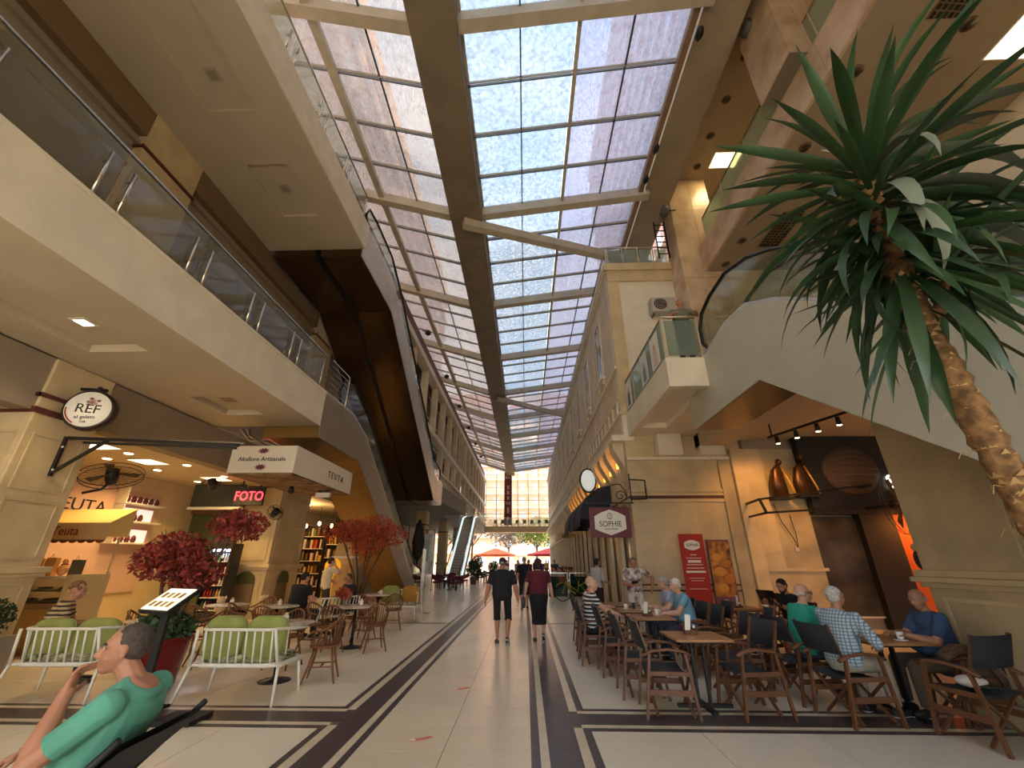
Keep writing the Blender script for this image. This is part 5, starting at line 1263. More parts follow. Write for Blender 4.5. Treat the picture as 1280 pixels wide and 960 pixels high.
def leaf_mesh(L, W, droop, fold, m_, brk=None):
    n = 9; v = []; 
    p = Vector((0, 0, 0)); a = 0.0
    for i in range(n + 1):
        t_ = i / n; w = W * (0.45 + 1.1 * t_) if t_ < .35 else W * (.835 + .165 * math.sin((t_ - .35) / .2)) * (1 - max(0, (t_ - .55) / .45) ** 1.7)
        w = max(w, .001) if i < n else .0008
        v += [(-w / 2, p.y, p.z + w * fold), (0, p.y, p.z), (w / 2, p.y, p.z + w * fold)]
        a = -droop * t_ ** 1.5
        if brk and t_ > brk[0]: a = -brk[1]
        p = p + Vector((0, math.cos(a), math.sin(a))) * L / n
    q = MB(); q.add(v, [f for i in range(n) for f in ((3 * i, 3 * i + 1, 3 * i + 4, 3 * i + 3), (3 * i + 1, 3 * i + 2, 3 * i + 5, 3 * i + 4))], smooth=True)
    me = q.mesh('leaf'); me.materials.append(m_); return me
LM = [leaf_mesh(.72, .062, .5, .22, leaf_m), leaf_mesh(.85, .07, .25, .2, leaf_m), leaf_mesh(.78, .066, 1.2, .2, leaf_m), leaf_mesh(.9, .07, .9, .2, leaf_m)]
LG = [leaf_mesh(.8, .088, 1.5, .12, leaf_g), leaf_mesh(.75, .085, 1.8, .12, leaf_g), leaf_mesh(.75, .09, 2.2, .12, leaf_g)]
def leaf(p, az, el, me, roll=0.0, sc=1.0):
    o = bpy.data.objects.new('leaf', me); C.objects.link(o); o.parent = yu; o.location = p
    o.rotation_euler = (Matrix.Rotation(az, 3, 'Z') @ Matrix.Rotation(el, 3, 'X') @ Matrix.Rotation(roll, 3, 'Y')).to_euler(); o.scale = (sc, sc, sc)
    return o
rd = random.Random(21)
def axis(z): return (-.235 + (z - 3.1) * .08, 0, z)
n_up = 84
for i in range(n_up):                      # upper crown
    t_ = i / n_up; z = 3.5 + .56 * t_; az = i * 2.39996
    el = -.6 + 1.75 * t_ ** 1.3 + rd.uniform(-.14, .14)
    leaf(axis(z), az, el, LM[rd.choice((0, 1, 1, 3))] if t_ > .35 else LM[rd.choice((0, 2, 3, 3))], rd.uniform(-.4, .4), rd.uniform(.85, 1.15))
for i in range(56):                      # lower skirt round the trunk head
    z = 3.1 + .42 * i / 56; az = i * 2.39996 + 1
    leaf(axis(z), az, -1.05 + .75 * i / 56 + rd.uniform(-.18, .18), LM[rd.choice((0, 2, 1, 3))], rd.uniform(-.5, .5), rd.uniform(.75, 1.05))
MB().tube([(-.24, 0, 2.8), (-.05, .05, 2.9), (.1, .1, 3.1)], [.04, .035, .03], 8).build('side_shoot', bark_m, yu)
MB().tube([(-.235, 0, 3.1), (.0, .2, 3.2), (.16, .3, 3.5)], [.04, .035, .03], 8).build('side_shoot', bark_m, yu)
for (c, n_) in (((.1, .1, 3.1), 30), ((.16, .3, 3.5), 42)):
    for i in range(n_):
        t_ = i / n_; leaf((c[0], c[1], c[2] + .12 * t_), i * 2.39996, -.75 + 1.75 * t_ + rd.uniform(-.15, .15), LM[rd.choice((0, 1, 2, 3))], rd.uniform(-.4, .4), rd.uniform(.8, 1.05))
for az, el, k, z, sc_ in ((-1.3, .35, 0, 3.95, 1.0), (-1.7, .1, 1, 3.8, 1.05), (-1.1, -.15, 0, 3.7, 1.0), (-1.45, -.3, 1, 3.6, 1.1), (3.0, .1, 2, 3.85, .9), (3.3, .6, 0, 4.05, .8), (-2.0, .55, 0, 4.0, .8), (-.9, .5, 1, 3.95, .9), (2.7, -.3, 2, 3.7, 1.0), (-1.8, -.2, 1, 3.5, 1.0), (-1.5, .6, 0, 4.0, 1.1), (-1.15, .2, 1, 3.85, 1.1), (-2.5, .3, 0, 3.9, 1.15), (-2.2, -.1, 2, 3.7, 1.2), (-2.9, .1, 0, 3.8, 1.0), (-1.9, .3, 2, 3.9, 1.25), (-1.6, -.05, 0, 3.65, 1.25), (2.9, -.5, 2, 3.6, 1.1)):
    leaf(axis(z), az, el, LG[k], 0, sc_)
for az, el in ((.9, -1.0), (1.4, -.9), (-2.6, -1.0), (2.2, -1.15), (-.5, -.8), (1.9, -.7)):
    leaf((-.24, 0, 2.92), az, el, LM[1], 0, .95)
# ================================================================== PEOPLE
BAKE = []
def skin(c): return mat('skin_%d_%d' % (c[0], c[1]), c, rough=.55, var=.04, scale=8)
SK1, SK2, SK3 = skin((196, 142, 112)), skin((176, 122, 92)), skin((206, 156, 128))
def v3(*a): return Vector(a)
def ik(a, b, l1, l2, pole):
    a, b = Vector(a), Vector(b); d = b - a; L = min(d.length, (l1 + l2) * .995); d.normalize(); b2 = a + d * L
    x = (l1 * l1 - l2 * l2 + L * L) / (2 * L); h = math.sqrt(max(0, l1 * l1 - x * x))
    pl = Vector(pole); pl = (pl - d * pl.dot(d))
    if pl.length < 1e-4: pl = Vector((0, 0, 1)) - d * d.z
    pl.normalize()
    return a + d * x + pl * h, b2
def reg(o, vox, sm=3, extra=None):
    r = o.modifiers.new('remesh', 'REMESH'); r.mode = 'VOXEL'; r.voxel_size = vox; r.use_smooth_shade = True
    s_ = o.modifiers.new('smooth', 'SMOOTH'); s_.factor = .5; s_.iterations = sm
    BAKE.append((o, extra))
def hand_geo(mb, w, d, n, curl=.5, r=.0085, grip=0.0):
    """palm, four fingers and a thumb; w wrist, d direction, n palm normal"""
    d = d.normalized(); n = (n - d * n.dot(d)).normalized(); l = d.cross(n)
    R = Matrix((l, d, n)).transposed()
    mb.ell(w + d * .045, (.038, .055, .017), 10, 8, R, pw=.75)
    for i, L in enumerate((.070, .078, .073, .058)):
        b = w + d * .083 + l * (.030 - .0205 * i); c1 = curl; q = b + (d * math.cos(c1 * .6) + n * math.sin(c1 * .6)) * L * .5
        c2 = c1 * 1.7; e = q + (d * math.cos(c2) + n * math.sin(c2)) * L * .5
        mb.tube([b - d * .012, b, q, e, e + (e - q) * .12], [r, r, r * .95, r * .85, r * .4], 7)
    b = w + d * .022 + l * .032; q = b + (l * .75 + d * .6 + n * .3).normalized() * .038; e = q + (d * .9 + n * .45 + l * .05).normalized() * .034
    mb.tube([b, q, e, e + (e - q) * .15], [r * 1.3, r * 1.15, r, r * .4], 7)
def person(lab, loc, rz=0, s=1.0, vox=.012, sk=SK1, pelvis=(0, 0, .94), lean=0.04, side=0, twist=0, head=(0, 0), neckv=None, hands=None, feet=None, poles=None, top=(60, 60, 60), topm=None, sleeve=.55, bottom='trousers', bot=(50, 50, 60), shoe=(40, 36, 34), hair='short', hairc=(60, 46, 36), belly=0.0, female=False, group=None, glasses=False, beard=None, sock=None, kneepole=None, curl=.5, palm=None, detail=False, wide=1.08, cat='person'):
    t = thing('person', lab, cat, loc, rz, group)
    hands = hands or {1: (.24, .03, .78), -1: (-.24, .03, .78)}; feet = feet or {1: (.10, 0, .08), -1: (-.10, 0, .08)}
    P = Vector(pelvis); up = (Euler((-lean, side, 0)).to_matrix() @ Vector((0, 0, 1)))
    Rt = Matrix.Rotation(twist, 3, 'Z'); lat = (Rt @ (Euler((-lean, side, 0)).to_matrix() @ Vector((1, 0, 0)))); fw = up.cross(lat)
    lat0 = Vector((1, 0, 0)); fw0 = Vector((0, 1, 0))
    H = .50
    def sp(t_): # slightly curved spine
        return P + up * H * t_ - fw * .03 * math.sin(PI * min(max(t_, 0), 1))
    def ring(t_, w, d, f=0): 
        k = min(max(t_, 0), 1); a = lat0.lerp(lat, k).normalized(); b = fw0.lerp(fw, k).normalized()
        return (sp(t_) + b * f, a * w * wide, b * d * (.5 + wide * .5))
    sw = .93 if female else 1.0
    prof = [(-.20, .11, .08, 0), (-.08, .155, .105, 0), (.05, .165, .115, 0), (.22, .148 * (.93 if female else 1) + belly * .25, .105 + belly * .8, belly * .5), (.42, .150 * sw + belly * .15, .108 + belly * .6, belly * .4), (.62, .165 * sw, .115 + (.02 if female else 0), .005), (.80, .178 * sw, .112, 0), (.92, .165 * sw, .09, -.005), (1.0, .10, .07, -.01), (1.06, .055, .055, 0)]
    B = MB(); B.loft([ring(*p) for p in prof], 16)
    sh = {k: sp(.90) + lat * k * .175 * sw * wide for k in (1, -1)}; hp = {k: P + Vector((k * .09 * wide, 0, -.02)) for k in (1, -1)}
    neck = sp(1.02); hy, hpitch = head
    Rh = Matrix.Rotation(hy, 3, 'Z') @ Matrix.Rotation(hpitch, 3, 'X')
    hc = neck + (Vector(neckv) if neckv else up * .055 + Rh @ Vector((0, .03, .088)))
    B.cap(neck - up * .04, hc + Rh @ Vector((0, -.02, -.05)), .056 * (.88 if female else 1), .052 * (.88 if female else 1))
    def hd(c, r, n=14, k=10, pw=1.0, mb=B): mb.ell(hc + Rh @ Vector(c), r, n, k, Rh, pw=pw)
    hd((0, -.012, .030), (.074, .092, .082)); hd((0, .022, -.030), (.062, .066, .072)); hd((0, .048, -.078), (.036, .034, .030)); hd((0, .058, .028), (.052, .03, .022))
    for k in (1, -1):
        hd((k * .044, .045, -.03), (.022, .026, .026)); hd((k * .075, -.008, -.008), (.009, .018, .030))
    hd((0, .082, -.062), (.022, .012, .012))
    q0 = hc + Rh @ Vector((0, .082, .012)); q1 = hc + Rh @ Vector((0, .107, -.026)); B.cap(q0, q1, .009, .0125, 8); hd((0, .094, -.030), (.018, .012, .009))
    ex = MB(); elb = {}; wr = {}
    poles = poles or {}
    for k in (1, -1):
        e, w = ik(sh[k], hands[k], .285, .25, poles.get(k, (k * .35, -1, -.25)))
        elb[k], wr[k] = e, w
        r_ = (.95 if female else 1.1) * wide
        B.cap(sh[k], e, .050 * r_, .040 * r_); B.tube([e, e.lerp(w, .3), e.lerp(w, .9), w + (w - e).normalized() * .03], [.038 * r_, .042 * r_, .027 * r_, .026 * r_], 10)
        B.ell(e, (.036, .036, .036), 8, 6)
        n = (palm or {}).get(k, Vector((-k, 0, 0)))
        hand_geo(ex, w, (w - e), Vector(n), curl)
    kn = {}; an = {}
    for k in (1, -1):
        kp = (kneepole or {}).get(k, (k * .12, 1, .1)); n_, a = ik(hp[k], feet[k], .43, .42, kp); kn[k], an[k] = n_, a
        B.cap(hp[k], n_, .078, .056); B.tube([n_, n_.lerp(a, .3), n_.lerp(a, .8), a], [.054, .058, .036, .036], 10); B.ell(n_, (.054, .054, .054), 10, 8)
    body = B.build('body', sk, t); reg(body, vox, 2, ex)
    # face bits
    small = vox < .02
    if small:
        for k in (1, -1):
            E = MB(); hd((k * .031, .079, .006), (.0105, .006, .0065), 10, 6, mb=E); e_ = E.build('eye', mat('eye_white', (214, 204, 194), rough=.3), t)
            E = MB(); hd((k * .031, .0845, .006), (.0055, .003, .0055), 8, 5, mb=E); E.build('iris', mat('iris', (44, 30, 22), rough=.2), e_)
            E = MB(); p0 = hc + Rh @ Vector((k * .016, .089, .024)); p1 = hc + Rh @ Vector((k * .048, .075, .026)); E.tube([p0, (p0 + p1) / 2 + Rh @ Vector((0, .004, .005)), p1], .005, 5); E.build('eyebrow', mat('brow_%d' % hairc[0], tuple(int(c * .8) for c in hairc)), t)
        E = MB(); hd((0, .0925, -.059), (.024, .006, .0055), 10, 6, mb=E); E.build('lips', mat('lips', (158, 92, 80), rough=.5), t)
    if beard:
        E = MB(); hd((0, .045, -.075), (.048, .045, .042), mb=E); hd((0, .02, -.05), (.066, .05, .045), mb=E); hd((0, .09, -.045), (.024, .01, .006), mb=E); b_ = E.build('beard', mat('beard', beard, rough=.9), t)
    if glasses:
        E = MB()
        for k in (1, -1):
            E.tube([hc + Rh @ Vector((k * .032 + .022 * math.cos(a), .096, .006 + .017 * math.sin(a))) for a in [i * PI / 6 for i in range(12)]], .0025, 5, closed=True)
            E.tube([hc + Rh @ Vector((k * .054, .095, .008)), hc + Rh @ Vector((k * .076, .0, .008))], .0025, 4)
        E.build('glasses', blackm, t)
    hm = mat('hair_%d_%d_%d' % hairc, hairc, rough=.85, var=.3, scale=40, bump=.4, bscale=90)
    E = MB()
    if hair == 'short':
        hd((0, -.020, .040), (.079, .093, .082), mb=E); hd((0, -.045, -.002), (.077, .066, .062), mb=E)
    elif hair == 'cropped':
        hd((0, -.020, .036), (.0765, .091, .082), mb=E); hd((0, -.045, .0), (.0755, .063, .055), mb=E)
    elif hair == 'fringe':
        hd((0, -.040, -.004), (.079, .069, .040), mb=E)
    elif hair == 'bob':
        hd((0, -.016, .040), (.090, .100, .090), mb=E); hd((0, -.045, -.03), (.092, .075, .095), mb=E)
        for k in (1, -1): hd((k * .072, .0, -.03), (.026, .05, .085), mb=E)
    elif hair == 'bun':
        hd((0, -.020, .040), (.081, .094, .084), mb=E); hd((0, -.10, .02), (.045, .045, .045), mb=E); hd((0, -.045, -.01), (.079, .066, .07), mb=E)
    elif hair == 'curly':
        rd_ = random.Random(3)
        for i in range(26):
            a = rd_.uniform(0, 6.28); b = rd_.uniform(-.2, 1.4); hd((.075 * math.cos(a) * math.cos(b), -.03 + .075 * math.sin(a) * math.cos(b) - .01, .035 + .07 * math.sin(b)), (.034, .034, .034), 8, 6, mb=E)
    elif hair == 'cap':
        hd((0, -.015, .045), (.082, .096, .072), mb=E); hd((0, -.04, .01), (.080, .072, .035), mb=E)
    if hair == 'cap':
        c_ = E.build('cap', mat('cap_cloth', (28, 28, 34), rough=.8), t); reg(c_, vox, 2)
        E = MB(); hd((0, .115, .04), (.06, .055, .006), mb=E); E.build('cap_brim', MATS['cap_cloth'], c_)
        E = MB(); hd((0, -.108, .012), (.035, .006, .012), mb=E); E.build('cap_strap', mat('cap_label', (200, 200, 200)), c_)
        E = MB(); hd((0, -.045, -.012), (.077, .066, .045), mb=E); E.build('hair', hm, t)
    elif E.v:
        h_ = E.build('hair', hm, t); reg(h_, vox, 1)
    # clothes
    T = MB(); g = .014
    tp = [(-.10, .155 + g, .105 + g, 0), (.05, .165 + g, .115 + g, 0)] + [(a, b + g, c + g, f) for a, b, c, f in prof[3:8]] + [(.96, .13, .088, -.005), (1.0, .114, .086, -.01), (1.035, .082, .072, -.008)]
    T.loft([ring(*p) for p in tp], 18)
    for k in (1, -1):
        if sleeve > 0:
            e = elb[k]; f_ = min(1, sleeve); pt = sh[k].lerp(e, f_)
            T.tube([sh[k] - lat * k * .05 + up * .005, sh[k] + up * .004, sh[k].lerp(pt, .4), pt], [.058, .070, .066, .062], 12); T.ell(sh[k], (.069, .069, .069), 12, 8)
            if sleeve > 1: T.ell(e, (.05, .05, .05), 10, 8); pw_ = e.lerp(wr[k], sleeve - 1); T.tube([e, e.lerp(pw_, .5), pw_], [.052, .048, .040], 12)
    top_m = topm or mat('cloth_%d_%d_%d' % top, top, rough=.9, var=.08, scale=6, bump=.35, bscale=7)
    sh_o = T.build('shirt', top_m, t); reg(sh_o, vox, 3)
    Bm = mat('cloth_%d_%d_%d' % bot, bot, rough=.9, var=.08, scale=6, bump=.3, bscale=7)
    T = MB()
    if bottom == 'skirt':
        hem = (an[1] + an[-1]) / 2 + Vector((0, 0, .24)); mid = (kn[1] + kn[-1]) / 2
        T.loft([ring(.12, .165, .125), ring(-.05, .178, .14), (P + Vector((0, 0, -.22)), lat0 * .19, fw0 * .15), (Vector((mid.x, mid.y * .7, mid.z)), lat0 * .17, fw0 * .15), (hem, lat0 * .165, fw0 * .17)], 20)
    else:
        T.loft([ring(-.2, .125, .10), ring(-.06, .172, .125), ring(.10, .172, .128)], 16)
        for k in (1, -1):
            T.cap(hp[k], kn[k], .092, .074)
            if bottom == 'shorts': pp = kn[k].lerp(an[k], .12); T.tube([kn[k], pp], [.076, .08], 12)
            else: T.ell(kn[k], (.072, .072, .072), 10, 8); T.tube([kn[k], kn[k].lerp(an[k], .4), an[k] + Vector((0, 0, .02))], [.070, .066, .056], 12)
    tr_o = T.build('skirt' if bottom == 'skirt' else 'shorts' if bottom == 'shorts' else 'trousers', Bm, t); reg(tr_o, vox, 3)
    shm = mat('shoe_%d_%d' % (shoe[0], shoe[1]), shoe, rough=.6)
    for k in (1, -1):
        a = an[k]; dirf = (feet.get('dir', {}) if isinstance(feet, dict) else {}).get(k, (k * .18, 1, 0)); d = Vector(dirf).normalized(); l = d.cross(Vector((0, 0, 1))).normalized() if abs(d.z) < .9 else Vector((1, 0, 0)); u = l.cross(d)
        S = MB(); hh = a.copy() - u * .045
        S.loft([(hh - d * .075, l * .028, u * .03), (hh - d * .05, l * .036, u * .045), (hh, l * .04, u * .05), (hh + d * .07, l * .046, u * .038), (hh + d * .13, l * .045, u * .028), (hh + d * .175, l * .025, u * .018)], 12)
        so_ = S.build('shoe', shm, t)
        S = MB(); S.loft([(hh - d * .08 - u * .032, l * .034, u * .008), (hh - u * .032, l * .042, u * .008), (hh + d * .13 - u * .032, l * .048, u * .008), (hh + d * .18 - u * .028, l * .026, u * .008)], 10); S.build('sole', mat('sole_pale', (180, 174, 164), rough=.7), so_)
    t.scale = (s, s, s)
    t['_'] = 0; del t['_']
    return t, dict(hc=hc, Rh=Rh, neck=neck, sh=sh, el=elb, wr=wr, P=P, lat=lat, fw=fw, up=up, kn=kn, an=an)
def sit(lab, x, y, rz, **kw):
    kw.setdefault('pelvis', (0, -.02, .56)); kw.setdefault('feet', {1: (.13, .42, .09), -1: (-.13, .40, .09)}); kw.setdefault('hands', {1: (.10, .36, .78), -1: (-.10, .36, .78)})
    kw.setdefault('poles', {1: (.6, -.4, -1), -1: (-.6, -.4, -1)}); kw.setdefault('palm', {1: Vector((0, 0, -1)), -1: Vector((0, 0, -1))})
    kw.setdefault('vox', .011)
    return person(lab, (x, y, 0), rz, **kw)
# --- foreground man, seated side-on at the lower left, hand at his mouth
fm, J = sit('man in a teal T-shirt sitting at the lower left, hand raised to his mouth', -2.1, 2.45, PI / 2 + .2, vox=.0065, sk=skin((176, 120, 90)), lean=-.5, pelvis=(0, .10, .59), neckv=(0, .13, .145), head=(.38, .06), top=(92, 156, 132), sleeve=.72, bottom='trousers', bot=(92, 156, 132), hair='cropped', hairc=(74, 62, 52), beard=None,
    hands={-1: (-.12, .11, 1.015), 1: (.13, .46, .68)}, poles={-1: (-.5, .1, -1), 1: (.7, -.2, -1)}, palm={-1: Vector((.3, -1, .2)), 1: Vector((0, 0, -1))}, feet={1: (.14, .62, .09), -1: (-.12, .60, .09)}, curl=.75, detail=True)
wt_ = MB(); w = J['wr'][1]; e = J['el'][1]; d = (w - e).normalized(); wt_.tube([w - d * .035, w - d * .018], [.033, .033], 14); wt_.build('watch_strap', blackm, fm)
# his chair
t = thing('mesh_chair', 'black curved mesh chair under the foreground man', 'chair', (-2.1, 2.45, 0), PI / 2 + .05)
q = MB(); n = 10
v = []
for dd in (0, -.02):
    for i in range(n + 1):
        u = i / n; z = .44 + (0 if u < .4 else (u - .4) * .72); y = .42 - u * .55 - (0 if u < .4 else (u - .4) * .32)
        for xx in (-.27, -.14, 0, .14, .27): v.append((xx, y + dd, z + dd))
k5 = 5
q.add(v, [(i * k5 + j, i * k5 + j + 1, (i + 1) * k5 + j + 1, (i + 1) * k5 + j) for i in range(n) for j in range(4)] + [((n + 1) * k5 + i * k5 + j, (n + 1) * k5 + (i + 1) * k5 + j, (n + 1) * k5 + (i + 1) * k5 + j + 1, (n + 1) * k5 + i * k5 + j + 1) for i in range(n) for j in range(4)], smooth=True)
q.build('shell', mat('mesh_black', (30, 30, 32), rough=.7), t)
for s_ in (-1, 1):
    MB().tube([(s_ * .28, .42, .44), (s_ * .28, .2, .44), (s_ * .28, .02, .55), (s_ * .28, -.33, .89)], .016, 8).build('side_rail', blackm, t)
    MB().tube([(s_ * .28, .38, .44), (s_ * .30, .42, 0)], .014, 8).build('leg', blackm, t); MB().tube([(s_ * .28, .1, .5), (s_ * .30, -.2, 0)], .014, 8).build('leg', blackm, t)
# --- walkers in the aisle
wk, J = person('man in black T-shirt, knee shorts and a dark cap walking away', (-.52, 10.0, 0), .03, .985, .011, SK2, top=(24, 24, 32), bottom='shorts', bot=(22, 22, 26), hair='cap', hairc=(120, 110, 100), belly=.05, wide=1.24, sleeve=.85, shoe=(60, 60, 64), lean=.03,
    hands={1: (.36, .05, .80), -1: (-.38, -.02, .78)}, feet={1: (.12, -.13, .15), -1: (-.10, .16, .08), 'dir': {1: (.1, .75, -.65), -1: (-.15, 1, 0)}})
wk, J = person('woman in a maroon blouse and long black skirt walking away', (.27, 10.3, 0), .0, .97, .011, SK3, female=True, top=(92, 26, 40), bottom='skirt', bot=(18, 18, 20), hair='bob', hairc=(50, 22, 26), belly=.07, wide=1.26, sleeve=.7, shoe=(30, 28, 28), lean=.03,
    hands={1: (.34, .10, .82), -1: (-.36, .0, .78)}, feet={1: (.09, -.16, .17), -1: (-.09, .12, .08), 'dir': {1: (.05, .6, -.8), -1: (-.1, 1, 0)}})
hbg = thing('handbag', 'small grey handbag at the maroon woman\'s left side', 'bag', (-.06, 10.27, .72)); MB().ell((0, 0, .05), (.05, .11, .11), 14, 10, pw=.6).build('pouch', mat('bag_grey', (70, 62, 58), rough=.6), hbg)
MB().tube([(0, -.08, .14), (.03, -.12, .5), (.12, -.11, .74), (.15, .0, .78), (.12, .12, .7), (.02, .08, .14)], .007, 5).build('strap', MATS['bag_grey'], hbg)
person('man in black T-shirt and dark shorts walking away farther up the aisle', (-.06, 16.9, 0), .05, 1.03, .016, SK1, top=(20, 20, 26), bottom='shorts', bot=(24, 24, 30), hair='cropped', hairc=(140, 120, 104), sleeve=.8, hands={1: (.27, .1, .82), -1: (-.29, -.05, .8)}, feet={1: (.1, .2, .08), -1: (-.1, -.22, .15), 'dir': {1: (.1, 1, 0), -1: (-.05, .75, -.65)}})
person('woman in sunglasses and a pale top walking towards the camera', (-1.0, 19.5, 0), PI, .98, .016, SK3, female=True, top=(222, 206, 190), bottom='trousers', bot=(70, 74, 90), hair='short', hairc=(120, 84, 54), glasses=True, sleeve=.6, feet={1: (.1, .15, .08), -1: (-.1, -.15, .1)})
# --- right terrace
red_str = stripemat('navy_white_stripes', (26, 30, 44), (214, 210, 206), 16, 'Z', .55); red_wh = stripemat('red_white_stripes', (214, 206, 200), (150, 40, 44), 11, 'Z', .6)
checks = stripemat('blue_check_cloth', (176, 188, 192), (96, 118, 134), 30, 'Z', .72, grid='X')
print_w = mat('white_print_shirt', (226, 220, 210), rough=.9, col2=(120, 60, 66), scale=9, detail=2)
sit('bald man in a navy and white striped shirt sitting at the aisle side', 1.22, 8.48, E_ - .05, sk=SK3, topm=red_str, bot=(40, 40, 46), hair='fringe', hairc=(196, 184, 170), belly=.08, lean=-.02, head=(-.5, .05), hands={1: (.12, .40, .74), -1: (-.10, .36, .66)})
sit('balding man in a white shirt with red stripes sitting behind the striped man', 1.27, 9.2, E_, sk=SK3, topm=red_wh, bot=(60, 60, 70), hair='fringe', hairc=(200, 190, 176), belly=.05, lean=.02, head=(.1, .05))
sit('white haired man in a light blue shirt with dark braces, facing left', 2.84, 8.48, W_ + .1, sk=SK3, top=(118, 160, 178), bot=(60, 66, 80), hair='short', hairc=(214, 206, 194), belly=.06, lean=.2, head=(.1, -.12), hands={1: (.10, .48, .76), -1: (-.12, .46, .76)})
sit('grey haired man in a lavender shirt beyond the light blue shirt', 2.83, 9.28, W_, sk=SK3, top=(170, 172, 196), bot=(60, 66, 80), hair='short', hairc=(176, 168, 160), lean=.12, head=(0, -.1))
ps, J = person('man in white standing behind the tables looking down at his phone', (2.6, 11.1, 0), PI, 1.0, .012, SK2, topm=print_w, bottom='trousers', bot=(222, 214, 200), hair='cropped', hairc=(110, 92, 76), sleeve=.8, head=(0, -.45), lean=.05, belly=.03,
    hands={1: (.08, .24, 1.10), -1: (-.40, .06, 1.02)}, poles={1: (.8, -.5, -.6), -1: (-1, -.2, .4)})
t = thing('mobile_phone', 'small dark phone held by the man standing in white', 'phone', (2.6 - .06, 11.1 - .30, 1.15)); MB().obox((0, 0, 0), (.15, .015, .075), (.5, 0, 0)).build('casing', blackm, t, bevel=.003); MB().obox((0, .009, .004), (.13, .002, .06), (.5, 0, 0)).build('screen', mat('phone_screen', (60, 70, 90), rough=.1), t)
bp_, J = person('person with a pale grey top and dark skirt going into the shop doorway', (1.98, 13.0, 0), -.9, .99, .014, SK2, female=True, top=(170, 166, 156), bottom='skirt', bot=(34, 26, 28), hair='bun', hairc=(40, 28, 24), sleeve=1.6, lean=.12, hands={1: (.26, .22, 1.05), -1: (-.26, .25, .95)}, feet={1: (.08, .12, .08), -1: (-.08, -.1, .08)})
sit('bearded man in a black T-shirt reading a dark menu against the far wall', 4.62, 8.36, W_ + .35, sk=SK2, top=(20, 20, 24), bottom='shorts', bot=(40, 38, 40), hair='short', hairc=(30, 24, 22), beard=(36, 28, 24), lean=.08, head=(.1, -.35), hands={1: (.12, .36, .90), -1: (-.16, .34, .90)}, palm={1: Vector((0, -.3, 1)), -1: Vector((0, -.3, 1))})
t = thing('open_menu', 'dark open menu held by the bearded man', 'menu', (4.22, 8.2, 1.02), W_ + .35); MB().obox((.10, 0, 0), (.20, .006, .27), (-.5, 0, .25)).build('cover', mat('menu_leather', (44, 24, 20)), t); MB().obox((-.10, 0, 0), (.20, .006, .27), (-.5, 0, -.25)).build('cover', MATS['menu_leather'], t); MB().obox((.09, -.006, 0), (.17, .002, .24), (-.5, 0, .25)).build('page', mat('menu_page', (120, 100, 80)), t)
sit('bald man in a turquoise T-shirt leaning towards the checked shirt', 3.66, 6.42, E_ + .15, sk=SK3, top=(44, 156, 134), bot=(60, 60, 70), hair='fringe', hairc=(206, 190, 176), belly=.06, lean=.18, head=(-.35, .0), glasses=True, hands={1: (.14, .30, .62), -1: (-.18, .40, .77)}, sleeve=.75)
sit('grey haired man in a blue checked shirt seen from behind, reaching over the table', 3.66, 5.74, E_ + .45, sk=SK2, topm=checks, bot=(168, 156, 136), hair='short', hairc=(190, 184, 176), belly=.05, lean=.16, side=.04, head=(-.2, .1), sleeve=1.85, hands={1: (.22, .30, .70), -1: (-.02, .54, .80)}, poles={1: (.8, -.2, -1), -1: (-.8, .3, -.6)}, feet={1: (.14, .46, .09), -1: (-.12, .38, .09)})
sit('bald older man in a blue polo shirt sitting against the stone pier, facing left', 4.86, 5.88, W_ - .1, pelvis=(0, -.02, .53), sk=skin((170, 120, 92)), top=(58, 82, 116), bot=(90, 76, 60), hair='fringe', hairc=(190, 176, 160), belly=.12, lean=.05, head=(.35, -.25), hands={1: (.06, .40, .80), -1: (-.12, .36, .80)}, sleeve=.8)
mb_, J = person('man in a grey green shirt leaning on the balcony railing', (3.9, 8.90, Z1), PI - .15, 1.03, .012, SK2, top=(112, 112, 92), bottom='trousers', bot=(60, 60, 66), hair='fringe', hairc=(120, 104, 90), lean=.22, head=(-.5, -.05), sleeve=.7, hands={1: (.24, .46, 1.12), -1: (-.22, .46, 1.12)}, poles={1: (.9, 0, -1), -1: (-.9, 0, -1)}, palm={1: Vector((-.3, 0, -1)), -1: Vector((.3, 0, -1))})
# --- left cafe
sit('woman with curly hair in a brown striped top on the left edge bench', -6.75, 6.62, -.9, sk=SK2, female=True, topm=stripemat('brown_stripes', (60, 44, 34), (190, 160, 116), 18, 'Z', .5), bot=(50, 44, 44), hair='curly', hairc=(120, 84, 48), lean=.12, head=(-.3, -.3))
sit('dark haired man in black seen from behind by the arched niches', -5.15, 10.35, -.35, sk=SK1, top=(18, 18, 22), bot=(40, 40, 44), hair='short', hairc=(40, 30, 26), belly=.05, wide=1.18, lean=.14, head=(-.2, -.1), s=1.04)
sit('bald man in dark clothes facing the man in black across a small table', -4.45, 11.55, 2.5, sk=SK2, top=(26, 28, 36), bot=(34, 34, 38), hair='cropped', hairc=(70, 56, 46), lean=.15, head=(.2, -.2), glasses=True)
person('standing man in a cream shirt talking on the phone by the kiosk panel', (-5.55, 12.6, 0), -.9, 1.0, .013, SK1, top=(214, 196, 160), bottom='trousers', bot=(60, 54, 50), hair='short', hairc=(44, 34, 30), sleeve=.7, hands={1: (.06, .16, 1.48), -1: (-.1, .24, 1.05)}, poles={1: (.8, .2, -1), -1: (-1, -.2, -.5)})
